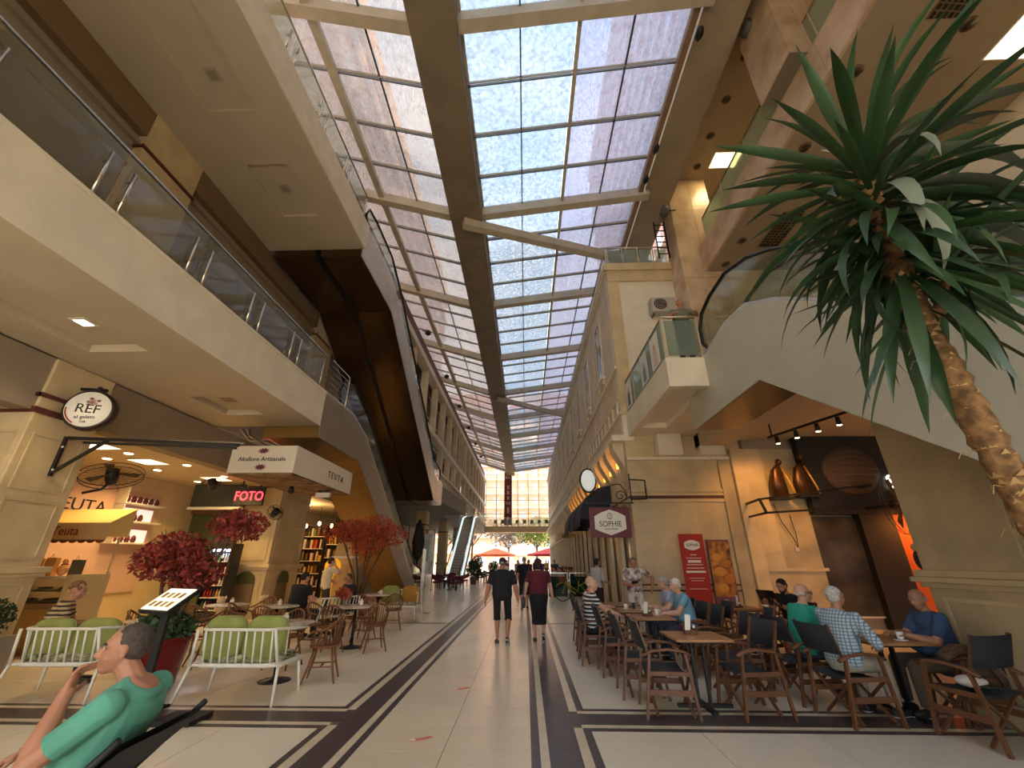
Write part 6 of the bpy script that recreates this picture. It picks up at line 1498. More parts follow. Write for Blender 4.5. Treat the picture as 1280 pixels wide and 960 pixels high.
# --- seated and strolling crowd near the far end
rd = random.Random(11)
cols = [(60, 90, 110), (190, 190, 186), (150, 60, 60), (60, 60, 70), (200, 170, 120), (90, 110, 80), (230, 226, 220)]
protos = []
for i in range(3):
    o_, _ = person('x', (0, 0, 0), 0, 1, .028, SK1, top=cols[i * 2], bot=(50 + 20 * i, 50, 60), hair=('short', 'bob', 'short')[i], female=(i == 1), feet={1: (.1, .12, .08), -1: (-.1, -.12, .08)})
    protos.append(o_)
for i in range(2):
    o_, _ = sit('x', 0, 0, 0, vox=.028, top=cols[i * 2 + 1], hair='short', hairc=(60, 44, 36))
    protos.append(o_)
far_jobs = []
strollers = [(-.6, 34, 0), (.2, 31, PI), (-1.6, 37, PI), (1.2, 36, .1), (-.2, 41, PI), (.9, 44, 0), (-2.1, 46, 0), (1.9, 30, PI), (-2.6, 52, PI), (2.2, 49, 0), (-1.0, 61, PI), (1.2, 63, 0), (-3.0, 66, 1.2), (3.3, 67, -1.4), (.2, 70, PI)]
strollers.sort(key=lambda q_: q_[1])
for i, (x, y, rz) in enumerate(strollers): far_jobs.append((i % 3, x, y, rz + rd.uniform(-.2, .2), '%s small stroller down the arcade, counting away from the camera' % ORD[i], 'strollers far down the arcade'))
seats = [(1.75, 22.3, 1.4), (2.3, 22.9, -1.5), (1.8, 24.2, 1.6), (2.35, 24.7, -1.5), (1.7, 26.4, 1.5), (2.35, 26.7, -1.6), (1.8, 28.8, 1.2), (2.35, 29, -1.4)]
for i, (x, y, rz) in enumerate(seats): far_jobs.append((3 + i % 2, x, y, rz, '%s small diner under the straw awning, counting away from the camera' % ORD[i], 'diners under the straw coloured awning'))
# ================================================================== MORE THINGS
# city bicycle
bk = thing('bicycle', 'yellow step-through bicycle parked across the right side of the aisle', 'bicycle', (2.15, 20.3, 0), .1)
ym = mat('yellow_paint', (206, 180, 40), rough=.35)
for x in (-.55, .52):
    q = MB().tube([(x + .34 * math.cos(i * PI / 14), 0, .36 + .34 * math.sin(i * PI / 14)) for i in range(28)], .02, 6, closed=True); q.build('tyre', rubber, bk)
    q = MB()
    for i in range(14): a = i * 2 * PI / 14; q.bar((x, 0, .36), (x + .33 * math.cos(a), 0, .36 + .33 * math.sin(a)), .004, .004)
    q.ell((x, 0, .36), (.03, .04, .03), 8, 6); q.build('spokes', chrome, bk)
    MB().tube([(x + .38 * math.cos(a), 0, .36 + .38 * math.sin(a)) for a in [PI * .1 + i * .2 for i in range(12)]], .016, 5, flat=1.5).build('mudguard', ym, bk)
MB().tube([(-.55, 0, .36), (-.46, 0, .62), (-.36, 0, .95), (-.34, 0, 1.02)], .018, 8).build('fork', ym, bk)
MB().tube([(-.42, 0, .75), (-.25, 0, .45), (.0, 0, .32), (.12, 0, .30)], .022, 8).tube([(-.41, 0, .82), (-.2, 0, .6), (.08, 0, .42)], .018, 8).tube([(.1, 0, .30), (.18, 0, .82)], .018, 8).tube([(.1, 0, .30), (.52, 0, .36), (.17, 0, .68)], .013, 7).build('frame', ym, bk)
MB().tube([(-.2, -.26, 1.06), (-.32, -.2, 1.08), (-.36, 0, 1.04), (-.32, .2, 1.08), (-.2, .26, 1.06)], .013, 7).build('handlebar', chrome, bk)
MB().ell((.2, 0, .87), (.13, .08, .035), 12, 6).build('saddle', blackm, bk); MB().box(-.72, -.42, -.16, .16, .78, .98).build('basket', mat('wicker', (120, 70, 44), rough=.9), bk); MB().tube([(.1, -.05, .3), (.1, .05, .3)], .09, 14).build('chainring', blackm, bk)
MB().box(.32, .72, -.12, .12, .76, .79).build('rack', blackm, bk)
# planters with teal glass wind screens by the bicycle
for i, (x0, x1) in enumerate(((1.0, 1.95), (2.0, 2.95))):
    t = thing('wind_screen', ['left teal wind screen behind the bicycle', 'right teal wind screen behind the bicycle'][i], 'screen', ((x0 + x1) / 2, 21.3, 0))
    MB().box(x0, x1, 21.28, 21.30, .12, .95).build('glass_panel', glassmat('teal_glass', (120, 170, 170), film=.25, filmcol=(80, 130, 130)) if 'teal_glass' not in MATS else MATS['teal_glass'], t, True)
    for x in (x0 + .02, x1 - .02): MB().bar((x, 21.29, 0), (x, 21.29, 1.1), .04, .04).build('post', chrome, t, True)
    MB().bar((x0, 21.29, 1.1), (x1, 21.29, 1.1), .04, .04).build('rail', chrome, t, True)
# dark chairs far left (maroon and teal) round small tables
def cafe_chair(c, nm):
    t = thing('lounge_chair', 'x', 'chair'); m_ = mat(nm, c, rough=.7)
    MB().box(-.25, .25, -.24, .24, .38, .47).build('seat', m_, t, bevel=.02); q = MB(); q.tube([(-.28, .2, .62), (-.29, -.12, .66), (-.2, -.28, .74), (0, -.32, .78), (.2, -.28, .74), (.29, -.12, .66), (.28, .2, .62)], .05, 8, flat=2.2); q.build('backrest', m_, t)
    for a in (-.2, .2):
        for b in (-.2, .2): MB().bar((a, b, .38), (a * 1.1, b * 1.1, 0), .03, .03).build('leg', blackm, t)
    return t
MC = cafe_chair((96, 26, 42), 'maroon_velvet'); mcu = [False]
for i, (x, y, rz) in enumerate(((-5.5, 28.2, E_), (-4.1, 28.4, W_), (-5.0, 29.3, S_), (-4.4, 27.3, N_), (-5.7, 30.6, E_), (-4.2, 30.8, W_), (-5.2, 31.8, S_), (-6.8, 28.6, E_))): place(MC, mcu, x, y, rz, ['maroon chair at the left of the nearest maroon set', 'maroon chair at the aisle side of the nearest maroon set', 'maroon chair at the back of the nearest maroon set', 'maroon chair with its back to the camera', 'maroon chair at the left of the second maroon set', 'maroon chair at the aisle side of the second maroon set', 'maroon chair at the back of the second maroon set', 'maroon chair standing alone by the pillar'][i], 'maroon lounge chairs')
TC = cafe_chair((28, 52, 60), 'teal_velvet'); tcu = [False]
for i, (x, y, rz) in enumerate(((-3.6, 36.5, E_), (-2.7, 36.7, W_), (-3.6, 38.6, E_), (-2.7, 38.8, W_), (-3.5, 40.9, E_), (-2.7, 41, W_))): place(TC, tcu, x, y, rz, '%s dark teal chair beyond the maroon chairs' % ORD[i], 'dark teal chairs far down the left side')
for i, (x, y, lab) in enumerate(((-4.75, 28.3, 'small white table between the maroon chairs'), (-4.9, 30.7, 'second small white table between the maroon chairs'), (-3.15, 36.6, 'small table between the teal chairs'), (2.15, 22.5, 'nearest small table under the straw coloured awning'), (2.2, 24.4, 'second small table under the straw coloured awning'), (2.15, 26.5, 'third small table under the straw coloured awning'))):
    t = thing('cafe_table', lab, 'table', (x, y, 0)); MB().lathe([(.36, 0), (.37, .02), (.36, .03)], (0, 0, .71), 20).build('top', white_paint, t); MB().cyl((0, 0, 0), .03, .72, 8).build('pedestal', blackm, t); MB().cyl((0, 0, 0), .2, .02, 16).build('base', blackm, t)
# potted shrubs far left
for i, (x, y, h) in enumerate(((-4.0, 34.6, 1.6), (-3.1, 43.5, 1.5), (-4.6, 42.5, 2.0))):
    t = thing('potted_shrub', ['dark shrub at the foot of the far escalator', 'low shrub beyond the teal chairs', 'tall shrub beside the far escalator'][i], 'plant', (x, y, 0)); MB().lathe([(.2, 0), (.28, .5), (.25, .5)], n=16).build('pot', mat('clay', (96, 80, 66)), t); leafcloud(MB(), (0, 0, h * .7), (.6, .6, h * .4), 700, .09, i).build('foliage', green_leaf, t)['kind'] = 'stuff'; MB().tube([(0, 0, .4), (0, 0, h * .8)], .03, 6).build('trunk', twig, t)
# steel banner stand
st = thing('poster_stand', 'slim steel poster stand beyond the far bench', 'stand', (-3.55, 15.6, 0))
MB().box(-.32, .32, -.16, .16, 0, .03).build('base', brushed, st); MB().box(-.06, .06, -.03, .03, .03, 2.0).build('post', brushed, st, bevel=.005); MB().box(-.02, .32, -.02, .02, 1.2, 2.5).build('poster', mat('poster_grey', (188, 180, 164), rough=.4, col2=(120, 116, 104), scale=3), st); MB().box(.0, .14, -.026, -.02, 1.6, 2.3).build('printed_figure', mat('poster_print', (110, 120, 110)), st)
# parasol heater under black cover
t = thing('covered_parasol', 'closed black parasol beyond the lower escalator', 'umbrella', (-6.0, 24.6, 0)); MB().lathe([(.05, 0), (.06, 1.6), (.28, 1.9), (.36, 2.6), (.22, 3.4), (.05, 3.8)], n=12).build('cover', blackm, t); MB().cyl((0, 0, 0), .35, .06, 16).build('base', mat('base_stone', (110, 104, 96)), t)
for i, (x, y) in enumerate(((-7.2, 23.2), (-6.6, 27.0))):
    t = thing('iron_lattice', ['black iron lattice frame by the escalator foot', 'second black iron lattice frame under the gallery'][i], 'frame', (x, y, 0))
    for dx in (0, .5, 1.0): MB().bar((dx, 0, 0), (dx, 0, 3.4), .04, .04).build('upright', blackm, t)
    for z in (1.0, 2.0, 3.0, 3.4): MB().bar((0, 0, z), (1, 0, z), .03, .03).build('crossbar', blackm, t)
# kiosk cream panel
kp = thing('kiosk_panel', 'cream wooden kiosk panel standing under the golden soffit', 'kiosk', (-6.15, 15, 0))
MB().box(-6.5, -5.85, 14.95, 15.35, 0, 1.75).prism([(-6.5, 1.75), (-5.85, 1.75), (-5.98, 2.2), (-6.4, 2.2)], 'y', 14.95, 15.35).build('panel', mat('kiosk_cream', (206, 168, 104), rough=.5), kp, True); MB().box(-6.42, -5.93, 14.92, 14.95, .2, 1.5).build('inset', mat('kiosk_cream2', (190, 150, 88)), kp, True); MB().box(-6.55, -5.8, 14.9, 15.4, 1.70, 1.76).build('ledge', white_paint, kp, True)
# yellow round toy/sign behind the men
t = thing('orange_slice_sign', 'round orange slice sign behind the man in black', 'sign', (-5.75, 13.3, 1.45)); MB().tube([(0, -.02, 0), (0, .02, 0)], .24, 24).build('disc', mat('sign_orange', (236, 160, 30), rough=.4, emit=(236, 160, 30), estr=.4), t)
for i in range(8): a = i * PI / 4; MB().bar((.05 * math.cos(a), -.025, .05 * math.sin(a)), (.19 * math.cos(a), -.025, .19 * math.sin(a)), .03, .008).build('segment', mat('sign_yellow', (250, 210, 90)), t)
MB().bar((0, 0, -.24), (0, 0, -1.45), .1, .06).build('post', mat('sign_orange', (236, 160, 30)), t); MB().box(-.2, .2, -.15, .15, -1.45, -1.40).build('base', blackm, t)
# ---- shop interior shelves behind the second pillar (greengrocer colours)
def shelf_unit(lab, x0, x1, y0, z0, z1, rows, seed, palette, back, face='-y', emit=None, name='display_shelf'):
    t = thing(name, lab, 'shelf', ((x0 + x1) / 2, y0, z0)); rd = random.Random(seed)
    MB().box(x0, x1, y0 + .35, y0 + .4, z0, z1).build('back_panel', back, t, True)
    for x in (x0, x1 - .03): MB().box(x, x + .03, y0, y0 + .35, z0, z1).build('side_panel', back, t, True)
    hs = (z1 - z0) / rows
    for r in range(rows):
        MB().box(x0 + .03, x1 - .03, y0, y0 + .35, z0 + r * hs, z0 + r * hs + .03).build('shelf_board', white_paint if emit is None else emit, t, True)
        x = x0 + .06; k = 0
        while x < x1 - .15:
            w = rd.uniform(.07, .16); h = rd.uniform(.35, .8) * hs; c = rd.randrange(len(palette))
            g = thing('packet' if rd.random() < .5 else 'jar', 'x', 'goods', (x + w / 2, y0 + .15, z0 + r * hs + .03), group='goods on the %s' % lab)
            g['label'] = '%s %s, %s in row %s of the %s' % (palette[c][1], 'packet' if g.name.startswith('packet') else 'jar', ORD[k], ROWS[r], lab.split(' of ')[0].split(' under ')[0] + {'g': ' by the pillar', 's': ' behind', 'F': ''}.get((lab.split(' under ') + ['s'])[1][0] if lab[0] != 't' else 'g', ''))
            if g.name.startswith('jar'): MB().lathe([(w * .42, 0), (w * .45, h * .7), (w * .3, h * .85), (w * .3, h)], n=10).build('body', mat('goods_%s' % palette[c][1].replace(' ', '_'), palette[c][0], rough=.4), g)
            else: MB().box(-w * .42, w * .42, -.06, .06, 0, h).build('body', mat('goods_%s' % palette[c][1].replace(' ', '_'), palette[c][0], rough=.4), g)
            x += w + rd.uniform(.02, .12); k += 1
    return t
pal = [((206, 160, 50), 'yellow'), ((120, 130, 60), 'green'), ((180, 60, 40), 'red'), ((220, 206, 176), 'cream'), ((110, 70, 44), 'brown'), ((226, 190, 140), 'peach')]
darkw = mat('dark_wood_unit', (60, 44, 34), rough=.6)
shelf_unit('tall shelf of groceries behind the second pillar', -10.6, -9.5, 20.6, 0, 3.2, 6, 1, pal, darkw)
shelf_unit('second tall shelf of groceries under the golden soffit', -9.4, -8.3, 20.6, 0, 2.9, 5, 2, pal, darkw)
for i in range(3):
    t = thing('pendant_bulb', '%s bare warm bulb from the left before the grocery shelves' % ORD[i], 'light', (-10.1 + i * .6, 19.8, 3.1 + .1 * (i % 2)), group='bare warm bulbs before the grocery shelves'); MB().ell((0, 0, 0), (.07, .07, .09)).build('bulb', lamp_warm, t); MB().cyl((0, 0, .07), .008, .85, 6).build('cord', blackm, t)
t = thing('shop_lamp', 'round lamp over the grocery shelves', 'light', (-9.6, 18.6, 3.9)); MB().cyl((0, 0, -.03), .12, .03, 16).build('diffuser', lamp_warm, t); MB().cyl((0, 0, 0), .14, .03, 16).build('trim_ring', white_paint, t); lamp('lamp_light', 'POINT', (-9.6, 18.6, 3.6), 60, (255, 206, 140), .1, parent=t)
shelf_unit('confectionery shelf under FOTO', -11.2, -9.7, 16.6, 0, 3.0, 6, 3, pal, mat('amber_glow_unit', (206, 150, 70), rough=.6, emit=(230, 160, 70), estr=.15))  # amber colour and faint emission paint the orange light on this unit
t = thing('shop_lamp', 'warm strip lamp over the confectionery shelf', 'light', (-10.4, 16.2, 3.3)); MB().box(-.6, .6, -.04, .04, -.03, .03).build('diffuser', lamp_warm, t); MB().bar((0, 0, .03), (0, 0, .65), .02, .02).build('stem', blackm, t); lamp('lamp_light', 'POINT', (-10.4, 15.9, 3.1), 70, (255, 200, 120), .15, parent=t)
struct('wall_left', MB().box(-11.4, -9.6, 17.05, 17.15, 0, 3.95), mat('amber_wall', (226, 180, 100), rough=.7), 'amber wall of the photo shop')
text('N', .28, dark_print, None, (-9.75, 17.0, 3.25), TXT_Y, name='lettering').parent = None
o = [k for k in C.objects if k.name.startswith('lettering')][-1]; tag(o, 'dark letter N on the amber shop wall', 'letter')
# drinks fridge
fr = thing('drinks_fridge', 'tall lit drinks fridge left of the second pillar', 'fridge', (-9.15, 13.1, 0))
MB().box(-9.5, -8.8, 13.1, 13.6, 0, .25).box(-9.5, -9.45, 13.1, 13.6, .25, 1.95).box(-8.85, -8.8, 13.1, 13.6, .25, 1.95).box(-9.45, -8.85, 13.55, 13.6, .25, 1.95).box(-9.5, -8.8, 13.1, 13.6, 1.95, 2.1).build('cabinet', mat('fridge_black', (34, 34, 38), rough=.4), fr, True)
MB().box(-9.44, -8.86, 13.12, 13.2, 1.88, 1.94).build('light_strip', lampmat('cool_lamp', (220, 232, 255), 4), fr, True)
for k in range(5):
    MB().box(-9.45, -8.85, 13.14, 13.55, .3 + k * .32, .32 + k * .32).build('shelf', white_paint, fr, True)
rd = random.Random(4)
for k in range(5):
    for i in range(6):
        c = [((150, 40, 36), 'red'), ((60, 110, 70), 'green'), ((210, 206, 200), 'white'), ((60, 60, 80), 'dark'), ((210, 150, 60), 'orange')][rd.randrange(5)]
        t = thing('bottle', '%s bottle, %s along the %s shelf of the drinks fridge' % (c[1], ORD[i], ROWS[k]), 'bottle', (-9.38 + i * .09, 13.22, .32 + k * .32), group='bottles in the drinks fridge'); MB().lathe([(.03, 0), (.032, .14), (.012, .19), (.012, .22)], n=8).build('body', mat('bottle_' + c[1], c[0], rough=.2), t)
lamp('lamp_light', 'POINT', (-9.15, 13.3, 1.8), 6, (220, 232, 255), .05, parent=fr)
# FOTO LED and dark fascia
t = thing('led_sign', 'black LED sign reading FOTO in red', 'sign', (-8.6, 13.0, 3.46)); MB().box(-9.05, -8.15, 12.98, 13.06, 3.2, 3.74).build('casing', blackm, t, True, bevel=.01)
text('FOTO', .40, led_red, t, (-8.6, 12.965, 3.46), TXT_Y, sx=.85); MB().bar((-8.9, 13.02, 3.74), (-8.9, 13.02, 3.95), .03, .03).bar((-8.3, 13.02, 3.74), (-8.3, 13.02, 3.95), .03, .03).build('hanger', blackm, t, True)
t = thing('shop_fascia', 'dark green blank fascia board left of the LED sign', 'sign', (-10.0, 13.4, 3.5)); MB().box(-10.75, -9.1, 13.4, 13.5, 3.2, 3.9).build('board', mat('fascia_green', (48, 56, 46), rough=.5), t, True); MB().box(-10.8, -9.05, 13.38, 13.52, 3.12, 3.2).build('ledge', white_paint, t, True)
# wall mounted fans
def wire_fan(name, lab, p, R, rz, tilt, arm, wires=24):
    t = thing(name, lab, 'fan', p); t.rotation_euler = (tilt, 0, rz)
    for r in (R, R * .97): MB().tube([(r * math.cos(i * PI / 18), (0 if r == R else .08), r * math.sin(i * PI / 18)) for i in range(36)], .008, 5, closed=True).build('rim', blackm, t)
    q = MB()
    for i in range(wires):
        a = i * 2 * PI / wires; q.tube([(.08 * math.cos(a), -.09, .08 * math.sin(a)), (R * .6 * math.cos(a), -.06, R * .6 * math.sin(a)), (R * math.cos(a), 0, R * math.sin(a))], .003, 4); q.tube([(.08 * math.cos(a), .12, .08 * math.sin(a)), (R * math.cos(a), .08, R * math.sin(a))], .003, 4)
    q.build('guard_wires', mat('guard_wire', (60, 46, 34), metal=.5, rough=.5), t)
    MB().tube([(0, -.08, 0), (0, .04, 0), (0, .2, 0)], [.10, .11, .09], 16).build('motor', blackm, t)
    for i in range(3):
        a = i * 2 * PI / 3; MB().prism([(.06 * math.cos(a - .3), .06 * math.sin(a - .3)), (R * .85 * math.cos(a - .28), R * .85 * math.sin(a - .28)), (R * .9 * math.cos(a + .1), R * .9 * math.sin(a + .1)), (.06 * math.cos(a + .4), .06 * math.sin(a + .4))], 'y', -.015, -.005).build('blade', mat('fan_blade', (110, 92, 66), rough=.4, metal=.5), t)
    if arm: MB().tube([(0, .15, 0)] + arm, .025, 8).build('arm', blackm, t)
    return t
wire_fan('wall_fan', 'large wire fan hanging beside the sign pillar', (-8.28, 8.1, 3.22), .50, .55, -.95, [(-.1, .3, -.1), (-.35, .35, -.2)])
wire_fan('wall_fan', 'black swivel fan on the second pillar beside the LED sign', (-7.95, 13.5, 3.05), .24, 1.0, -.5, [(0, .2, .1), (.1, .35, .1)], 16)
wire_fan('wall_fan', 'big black fan on the orange wall of the bar', (9.55, 11.2, 2.95), .75, .5, 0, [(.2, .4, 0), (.3, .9, 0)], 26)
wire_fan('wall_fan', 'small white fan on the cafe ceiling', (-8.7, 11.4, 3.62), .2, .3, -.8, [(0, .2, .2), (0, .2, .33)], 10)
# small fixtures under the box sign
t = thing('spotlight', 'black spotlight under the box sign', 'light', (-6.3, 11.2, 3.36)); MB().tube([(0, 0, .1), (.05, -.1, -.05)], [.05, .08], 12).build('head', blackm, t); MB().bar((0, 0, .1), (0, 0, .14), .03, .03).build('mount', blackm, t)
t = thing('emergency_light', 'twin headed emergency light under the box sign', 'light', (-5.75, 11.9, 3.36))
MB().box(-.2, .2, -.05, .05, -.09, .04).build('body', white_paint, t, bevel=.01)
for dx in (-.1, .1): MB().ell((dx, 0, .07), (.06, .05, .05)).build('head', blackm, t)
MB().bar((0, 0, .04), (0, 0, .12), .02, .02).build('mount', blackm, t)
# ---- gelato counter and back wall of the left cafe
gc = thing('display_counter', 'glass display counter at the back left of the cafe', 'counter', (-9.0, 9.0, 0))
MB().box(-11.2, -8.2 - .75, 8.7, 9.5, 0, .85).build('base', mat('counter_taupe', (150, 128, 96), rough=.5), gc, True, bevel=.01)
for i in range(3): MB().box(-11.0 + i * .7, -10.4 + i * .7, 8.67, 8.7, .12, .75).build('front_panel', mat('counter_gold', (176, 146, 92), rough=.5), gc, True)
MB().box(-11.2, -8.95, 8.72, 8.735, .85, 1.30).build('front_glass', shop_glass, gc, True); MB().box(-11.2, -8.95, 8.72, 9.4, 1.30, 1.33).build('top_shelf', mat('shelf_glass', (190, 190, 180), rough=.1), gc, True)
MB().box(-11.2, -8.95, 8.85, 9.4, 1.05, 1.06).build('inner_shelf', white_paint, gc, True)
MB().box(-9.0, -8.9, 8.68, 9.5, 0, 1.36).build('end_post', mat('counter_cream', (196, 176, 136), rough=.5), gc, True)
rd = random.Random(8)
for i in range(9):
    x = -10.9 + i * .22; t = thing('pastry_tray', '%s tray of pastries from the left inside the display counter' % ORD[i], 'tray', (x, 9.1, 1.065 if i % 2 else .86), group='trays of pastries in the display counter'); MB().box(-.09, .09, -.13, .13, 0, .015).build('tray', white_paint, t)
    q = MB()
    for a in (-.045, .045):
        for b in (-.07, .0, .07): q.ell((a, b, .04), (.035, .03, .025), 8, 6)
    q.build('pastries', mat('pastry_%d' % (i % 2), [(206, 160, 100), (150, 90, 50)][i % 2]), t)
for i, (x, c, h, lab) in enumerate(((-10.9, (110, 60, 40), .22, 'brown gift bag on the display counter'), (-10.6, (90, 44, 36), .30, 'dark red bottle box on the display counter'), (-10.35, (120, 76, 50), .26, 'striped paper bag on the display counter'), (-10.0, (190, 150, 110), .32, 'pale orange gift box on the display counter'), (-9.75, (206, 150, 90), .34, 'tall orange gift bag on the display counter'), (-9.2, (90, 86, 70), .3, 'green grey box at the end of the display counter'))):
    t = thing('gift_bag', lab, 'bag', (x, 9.0, 1.33)); MB().box(-.1, .1, -.05, .05, 0, h).build('bag', mat('gift_%d' % i, c, rough=.6), t); MB().tube([(-.04, -.052, h - .01), (0, -.052, h + .07), (.04, -.052, h - .01)], .004, 5).build('handle', dark_print, t)
t = thing('wrapped_figure', 'round wrapped cake figure tied with a bow on the display counter', 'cake', (-9.48, 9.0, 1.33)); MB().ell((0, 0, .11), (.10, .08, .11)).build('lower_ball', mat('cake_peach', (232, 170, 116), rough=.6), t); MB().ell((0, 0, .27), (.05, .05, .06)).build('upper_ball', mat('cake_peach', (232, 170, 116)), t); MB().tube([(.05 * math.cos(i), .05 * math.sin(i), .215) for i in range(6)], .01, 5, closed=True).build('bow', red_panel, t)
# pink back wall with TEUTA, wall shelves
wl = thing('wall_panel', 'pinkish wall panel with dark TEUTA lettering', 'wall panel', (-11.45, 11.5, 2.4)); MB().box(-11.5, -11.44, 9.6, 13.1, 0.8, 3.5).build('panel', mat('pink_wall', (206, 170, 152), rough=.7), wl, True)
text('TEUTA', .42, dark_print, wl, (-11.43, 10.62, 2.93), TXT_X, sx=1.15)
for j, z in enumerate((2.05, 2.62, 3.1)):
    t = thing('wall_shelf', ['lit wall niche with dark jars, lowest', 'lit wall niche with dark jars, middle', 'narrow wall shelf with dark goods, top'][j], 'shelf', (-11.3, 12.2, z))
    MB().box(-11.44, -11.12, 11.55, 12.95, z, z + .04).build('shelf_board', white_paint, t, True); MB().box(-11.44, -11.43, 11.6, 12.9, z + .04, z + (.4 if j < 2 else .2)).build('lit_back', mat('niche_back', (240, 216, 206), emit=(255, 226, 214), estr=.5), t, True); MB().box(-11.44, -11.12, 11.55, 11.58, z + .04, z + .45).build('side_panel', white_paint, t, True)
    for i in range(6 if j == 2 else 4):
        g = thing('jar', 'dark red jar, %s along the %s' % (ORD[i], ('lowest lit niche', 'middle lit niche', 'top wall shelf')[j]), 'jar', (-11.28, 11.75 + i * .2, z + .04), group='dark jars in the lit wall niches'); MB().lathe([(.05, 0), (.07, .08), (.05, .16), (.02, .2)], n=10).build('body', mat('jar_dark', (96, 40, 34), rough=.3), g)
t = thing('small_awning', 'little cream awning with Teuta in script over the counter', 'awning', (-9.9, 9.6, 2.3)); AWN = t
MB().prism([(9.2, 2.1), (9.2, 2.38), (9.75, 2.72), (9.75, 2.1)], 'x', -10.9, -9.15).build('canopy', mat('awning_cream', (214, 186, 120), rough=.8), t, True); MB().box(-10.92, -9.13, 9.17, 9.2, 2.02, 2.36).build('valance', mat('valance_cream', (206, 180, 132), rough=.8), t, True)
q = MB()
for i in range(9): q.prism([(-10.92 + i * .199 + .1 + .1 * math.cos(a), 2.03 + .07 * math.sin(a)) for a in [PI + k * PI / 6 for k in range(7)]], 'y', 9.17, 9.19)
q.build('scallops', mat('scallop_brown', (110, 60, 40)), t, True); text('Teuta', .26, mat('script_red', (130, 40, 30)), t, (-10.05, 9.16, 2.2), TXT_Y)
for x in (-10.85, -9.2): MB().bar((x, 9.6, 1.36), (x, 9.6, 2.1), .03, .03).build('post', mat('counter_cream', (196, 176, 136)), t, True)
AWN.location.x += .12
t = thing('menu_screen', 'black menu screen hanging behind the sign pillar', 'screen', (-10.0, 8.2, 2.35)); MB().box(-10.1, -9.45, 8.3, 8.34, 1.95, 2.85).build('panel', blackm, t, True); MB().box(-10.05, -9.5, 8.292, 8.3, 2.0, 2.8).build('screen', mat('navy_screen', (26, 30, 50), rough=.2), t, True); MB().bar((-9.8, 8.32, 2.85), (-9.8, 8.32, 3.95), .03, .03).build('hanger', blackm, t, True)
struct('wall_left', MB().box(-11.5, -9.7, 14.6, 14.7, 0, 3.1), mat('green_glass_wall', (86, 96, 60), rough=.15), 'greenish glazed shopfront between the cafe and the photo shop')
struct('trim_8', MB().box(-9.72, -9.6, 14.5, 14.75, 0, 3.95).box(-11.5, -9.6, 14.5, 14.75, 3.1, 3.95), mat('brown_post', (120, 88, 56)), 'brown frame of the greenish shopfront')
struct('wall_left', MB().box(-11.48, -11.3, 7.4, 9.5, 0, 3.95), mat('cream_wall', (212, 190, 150)), 'cream return wall behind the display counter')
# heads of white dogs / plush toys on the far chairs
for i, (x, y) in enumerate(((-7.0, 10.5), (-6.25, 10.9))):
    t = thing('plush_toy', ['cream plush toy on a chair before the photo shop', 'second cream plush toy on a chair before the photo shop'][i], 'toy', (x, y, .47)); MB().ell((0, 0, .12), (.12, .1, .13)).build('body', mat('plush', (206, 180, 140), rough=1), t); MB().ell((0, -.02, .3), (.09, .09, .09)).build('head', mat('plush', (206, 180, 140)), t)
    for k in (-1, 1): MB().ell((k * .08, 0, .36), (.03, .02, .04)).build('ear', mat('plush', (206, 180, 140)), t)
# ---- bar terrace: track lights, iron frame, sculptures
tl_ = thing('track_light', 'black ceiling track with four spot lamps over the bar', 'light', (6.9, 9.9, 4.7))
MB().bar((6.55, 11.0, 4.66), (7.25, 8.7, 4.66), .05, .05).build('track', blackm, tl_, True); MB().bar((6.6, 10.9, 4.68), (6.6, 10.9, 5.0), .03, .03).bar((7.2, 8.9, 4.68), (7.2, 8.9, 5.0), .03, .03).build('hanger', blackm, tl_, True)
for i, (x, y) in enumerate(((6.62, 10.75), (6.78, 10.2), (6.95, 9.65), (7.1, 9.15))):
    h_ = MB().tube([(x, y, 4.62), (x + .03, y + .04, 4.45)], [.04, .06], 12).build('spot_head', blackm, tl_, True)
    MB().cyl((x + .03, y + .04, 4.43), .045, .015, 12).build('lens', lampmat('spot_lens', (255, 214, 140), 14), h_).location = tuple(-Vector(tl_.location))
    if i in (0, 1, 3): lamp('lamp_light', 'SPOT', (x + .05, y + .06, 4.38), 55, (255, 178, 90), .05, rot=(math.radians(38), 0, math.radians([0, -60, 10, -40][i])), parent=tl_, spot=2.0)
fr_ = thing('iron_rack', 'black iron box frame projecting before the bar front', 'frame', (6.7, 11.0, 3.0))
A = [(5.95, 11.0, 3.05), (9.3, 11.6, 3.5), (6.05, 11.0, 2.72), (9.3, 11.6, 2.95), (6.3, 12.4, 3.1), (6.3, 12.4, 2.75)]
for a, b in ((0, 1), (2, 3), (0, 2), (0, 4), (2, 5), (4, 5)): MB().bar(A[a], A[b], .05, .05).build('bar', blackm, fr_, True)
MB().bar((9.3, 11.6, 3.5), (9.3, 12.2, 3.5), .05, .05).build('bar', blackm, fr_, True)
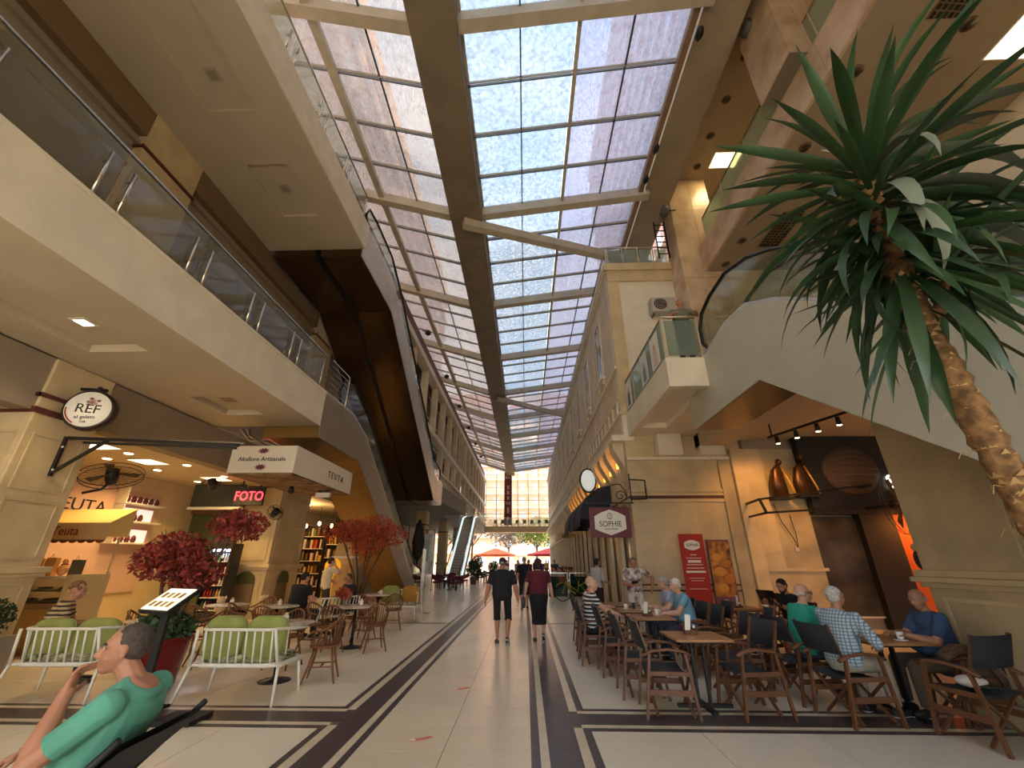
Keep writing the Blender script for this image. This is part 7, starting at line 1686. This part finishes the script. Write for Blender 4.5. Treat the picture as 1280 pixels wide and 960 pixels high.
for i, (x, z, h) in enumerate(((7.2, 3.45, 1.0), (7.85, 3.5, 1.1))):
    t = thing('wall_sculpture', ['dark draped figure lit in gold at the left above the bar', 'second draped figure lit in gold above the bar'][i], 'sculpture', (x, 12.05, z - .2))
    q = MB(); q.loft([((0, .1, 0), (.22, 0, 0), (0, .16, 0)), ((-.02, .08, .4), (.20, 0, 0), (0, .13, 0)), ((0, .04, .75), (.15, 0, 0), (0, .1, 0)), ((.03, 0, .9), (.05, 0, 0), (0, .05, 0))], 14); q.ell((.06, -.04, h - .04), (.08, .1, .1)); q.build('figure', mat('sculpture_bronze', (84, 56, 32), rough=.35, metal=.6), t)
    MB().tube([(.1, -.05, .8), (.17, -.1, .5), (.25, -.12, .2), (.3, -.1, .02)], .025, 8).build('drape', mat('sculpture_gold', (220, 160, 60), rough=.3, metal=.5), t); MB().box(-.25, .3, -.05, .3, -.06, 0).build('ledge', blackm, t)
t = thing('wall_sculpture', 'large dark ribbed shell relief above the bar', 'sculpture', (9.3, 12.05, 4.0))
MB().ell((0, .1, 0), (.8, .2, .7), 24, 14).build('shell', mat('shell_dark', (70, 54, 42), rough=.7), t)
for i in range(7): MB().tube([(-.7 + .1 * abs(3 - i), -.02, -.45 + i * .15), (0, -.12, -.5 + i * .17), (.7 - .1 * abs(3 - i), -.02, -.45 + i * .15)], .015, 5).build('rib', mat('shell_rib', (96, 76, 58)), t)
t = thing('letter_sign', 'glowing white letter S on the dark bar front', 'sign', (10.3, 12.1, 3.65)); text('S', .52, lampmat('letter_lamp', (255, 244, 214), 3), t, (10.3, 12.1, 3.65), TXT_Y, extrude=.02, name='letter'); MB().bar((10.1, 12.13, 3.4), (10.6, 12.13, 3.4), .03, .03).build('rail', blackm, t, True)
t = thing('bar_wall_lamp', 'hidden warm lamp washing the orange wall of the bar', 'light', (10.9, 11.6, 2.75)); MB().box(-.3, .3, -.04, .04, -.02, .02).build('diffuser', lamp_amber, t); MB().bar((0, 0, .02), (0, .3, .05), .03, .03).build('arm', blackm, t); lamp('lamp_light', 'AREA', (10.9, 11.6, 2.7), 30, (255, 150, 60), .6, rot=(.5, 0, 0), parent=t, sizey=.1)
t = thing('wall_cable', 'dark cable hanging down the stone wall beside the bar', 'cable', (7.4, 12.3, 2.0)); MB().tube([(7.05, 12.36, 3.1), (7.15, 12.34, 2.6), (7.35, 12.34, 2.2), (7.42, 12.34, 1.95), (7.45, 12.34, 2.3), (7.4, 12.34, 2.8)], .012, 5).build('cable', blackm, t, True); MB().box(7.36, 7.46, 12.38, 12.42, 1.85, 1.95).build('socket', white_paint, t, True)
t = thing('ribbed_screen', 'dark bronze seated bust on the pier ledge', 'sculpture', (5.16, 6.05, 1.52)); MB().ell((.0, 0, .1), (.06, .06, .12)).build('body', mat('bust', (50, 34, 26)), t); MB().ell((-.01, 0, .25), (.04, .045, .05)).build('head', mat('bust_light', (190, 150, 110)), t); t.name = 'ledge_figure'
# floor litter
for i, (x, y, lab) in enumerate(((-1.05, 5.05, 'pink white paper scrap near the lower edge of the aisle'), (-.9, 6.8, 'smaller pink scrap in the middle of the aisle'))):
    t = thing('paper_scrap', lab, 'litter', (x, y, .002), .4); MB().prism([(-.12, -.01), (0, -.03), (.12, .01), (.10, .04), (0, .02), (-.06, .03)], 'z', 0, .006).build('paper', mat('scrap_pink', (206, 110, 100)), t); MB().prism([(-.12, -.01), (-.05, -.02), (-.06, .03)], 'z', .006, .01).build('white_end', white_paint, t)
# lamps inside right shops shine
for i in range(3): pass
# ================================================================== BAKE the figures, copy the crowd
dg = bpy.context.evaluated_depsgraph_get()
import bmesh
new = []
for o, ex in BAKE:
    me = bpy.data.meshes.new_from_object(o.evaluated_get(dg)); new.append((o, me, ex))
for o, me, ex in new:
    m_ = o.data.materials[0]; o.modifiers.clear()
    if ex is not None:
        em = ex.mesh('hands'); bm = bmesh.new(); bm.from_mesh(me); bm.from_mesh(em); bm.to_mesh(me); bm.free()
    me.materials.clear(); me.materials.append(m_)
    me.polygons.foreach_set('use_smooth', [True] * len(me.polygons)); me.polygons.foreach_set('material_index', [0] * len(me.polygons)); me.update()
    o.data = me
usedp = set()
for k, x, y, rz, lab, grp in far_jobs:
    p = protos[k]
    if k not in usedp:
        usedp.add(k); p.location = (x, y, 0); p.rotation_euler = (0, 0, rz); p['label'] = lab; p['group'] = grp
    else: dup(p, (x, y, 0), rz, lab, grp)
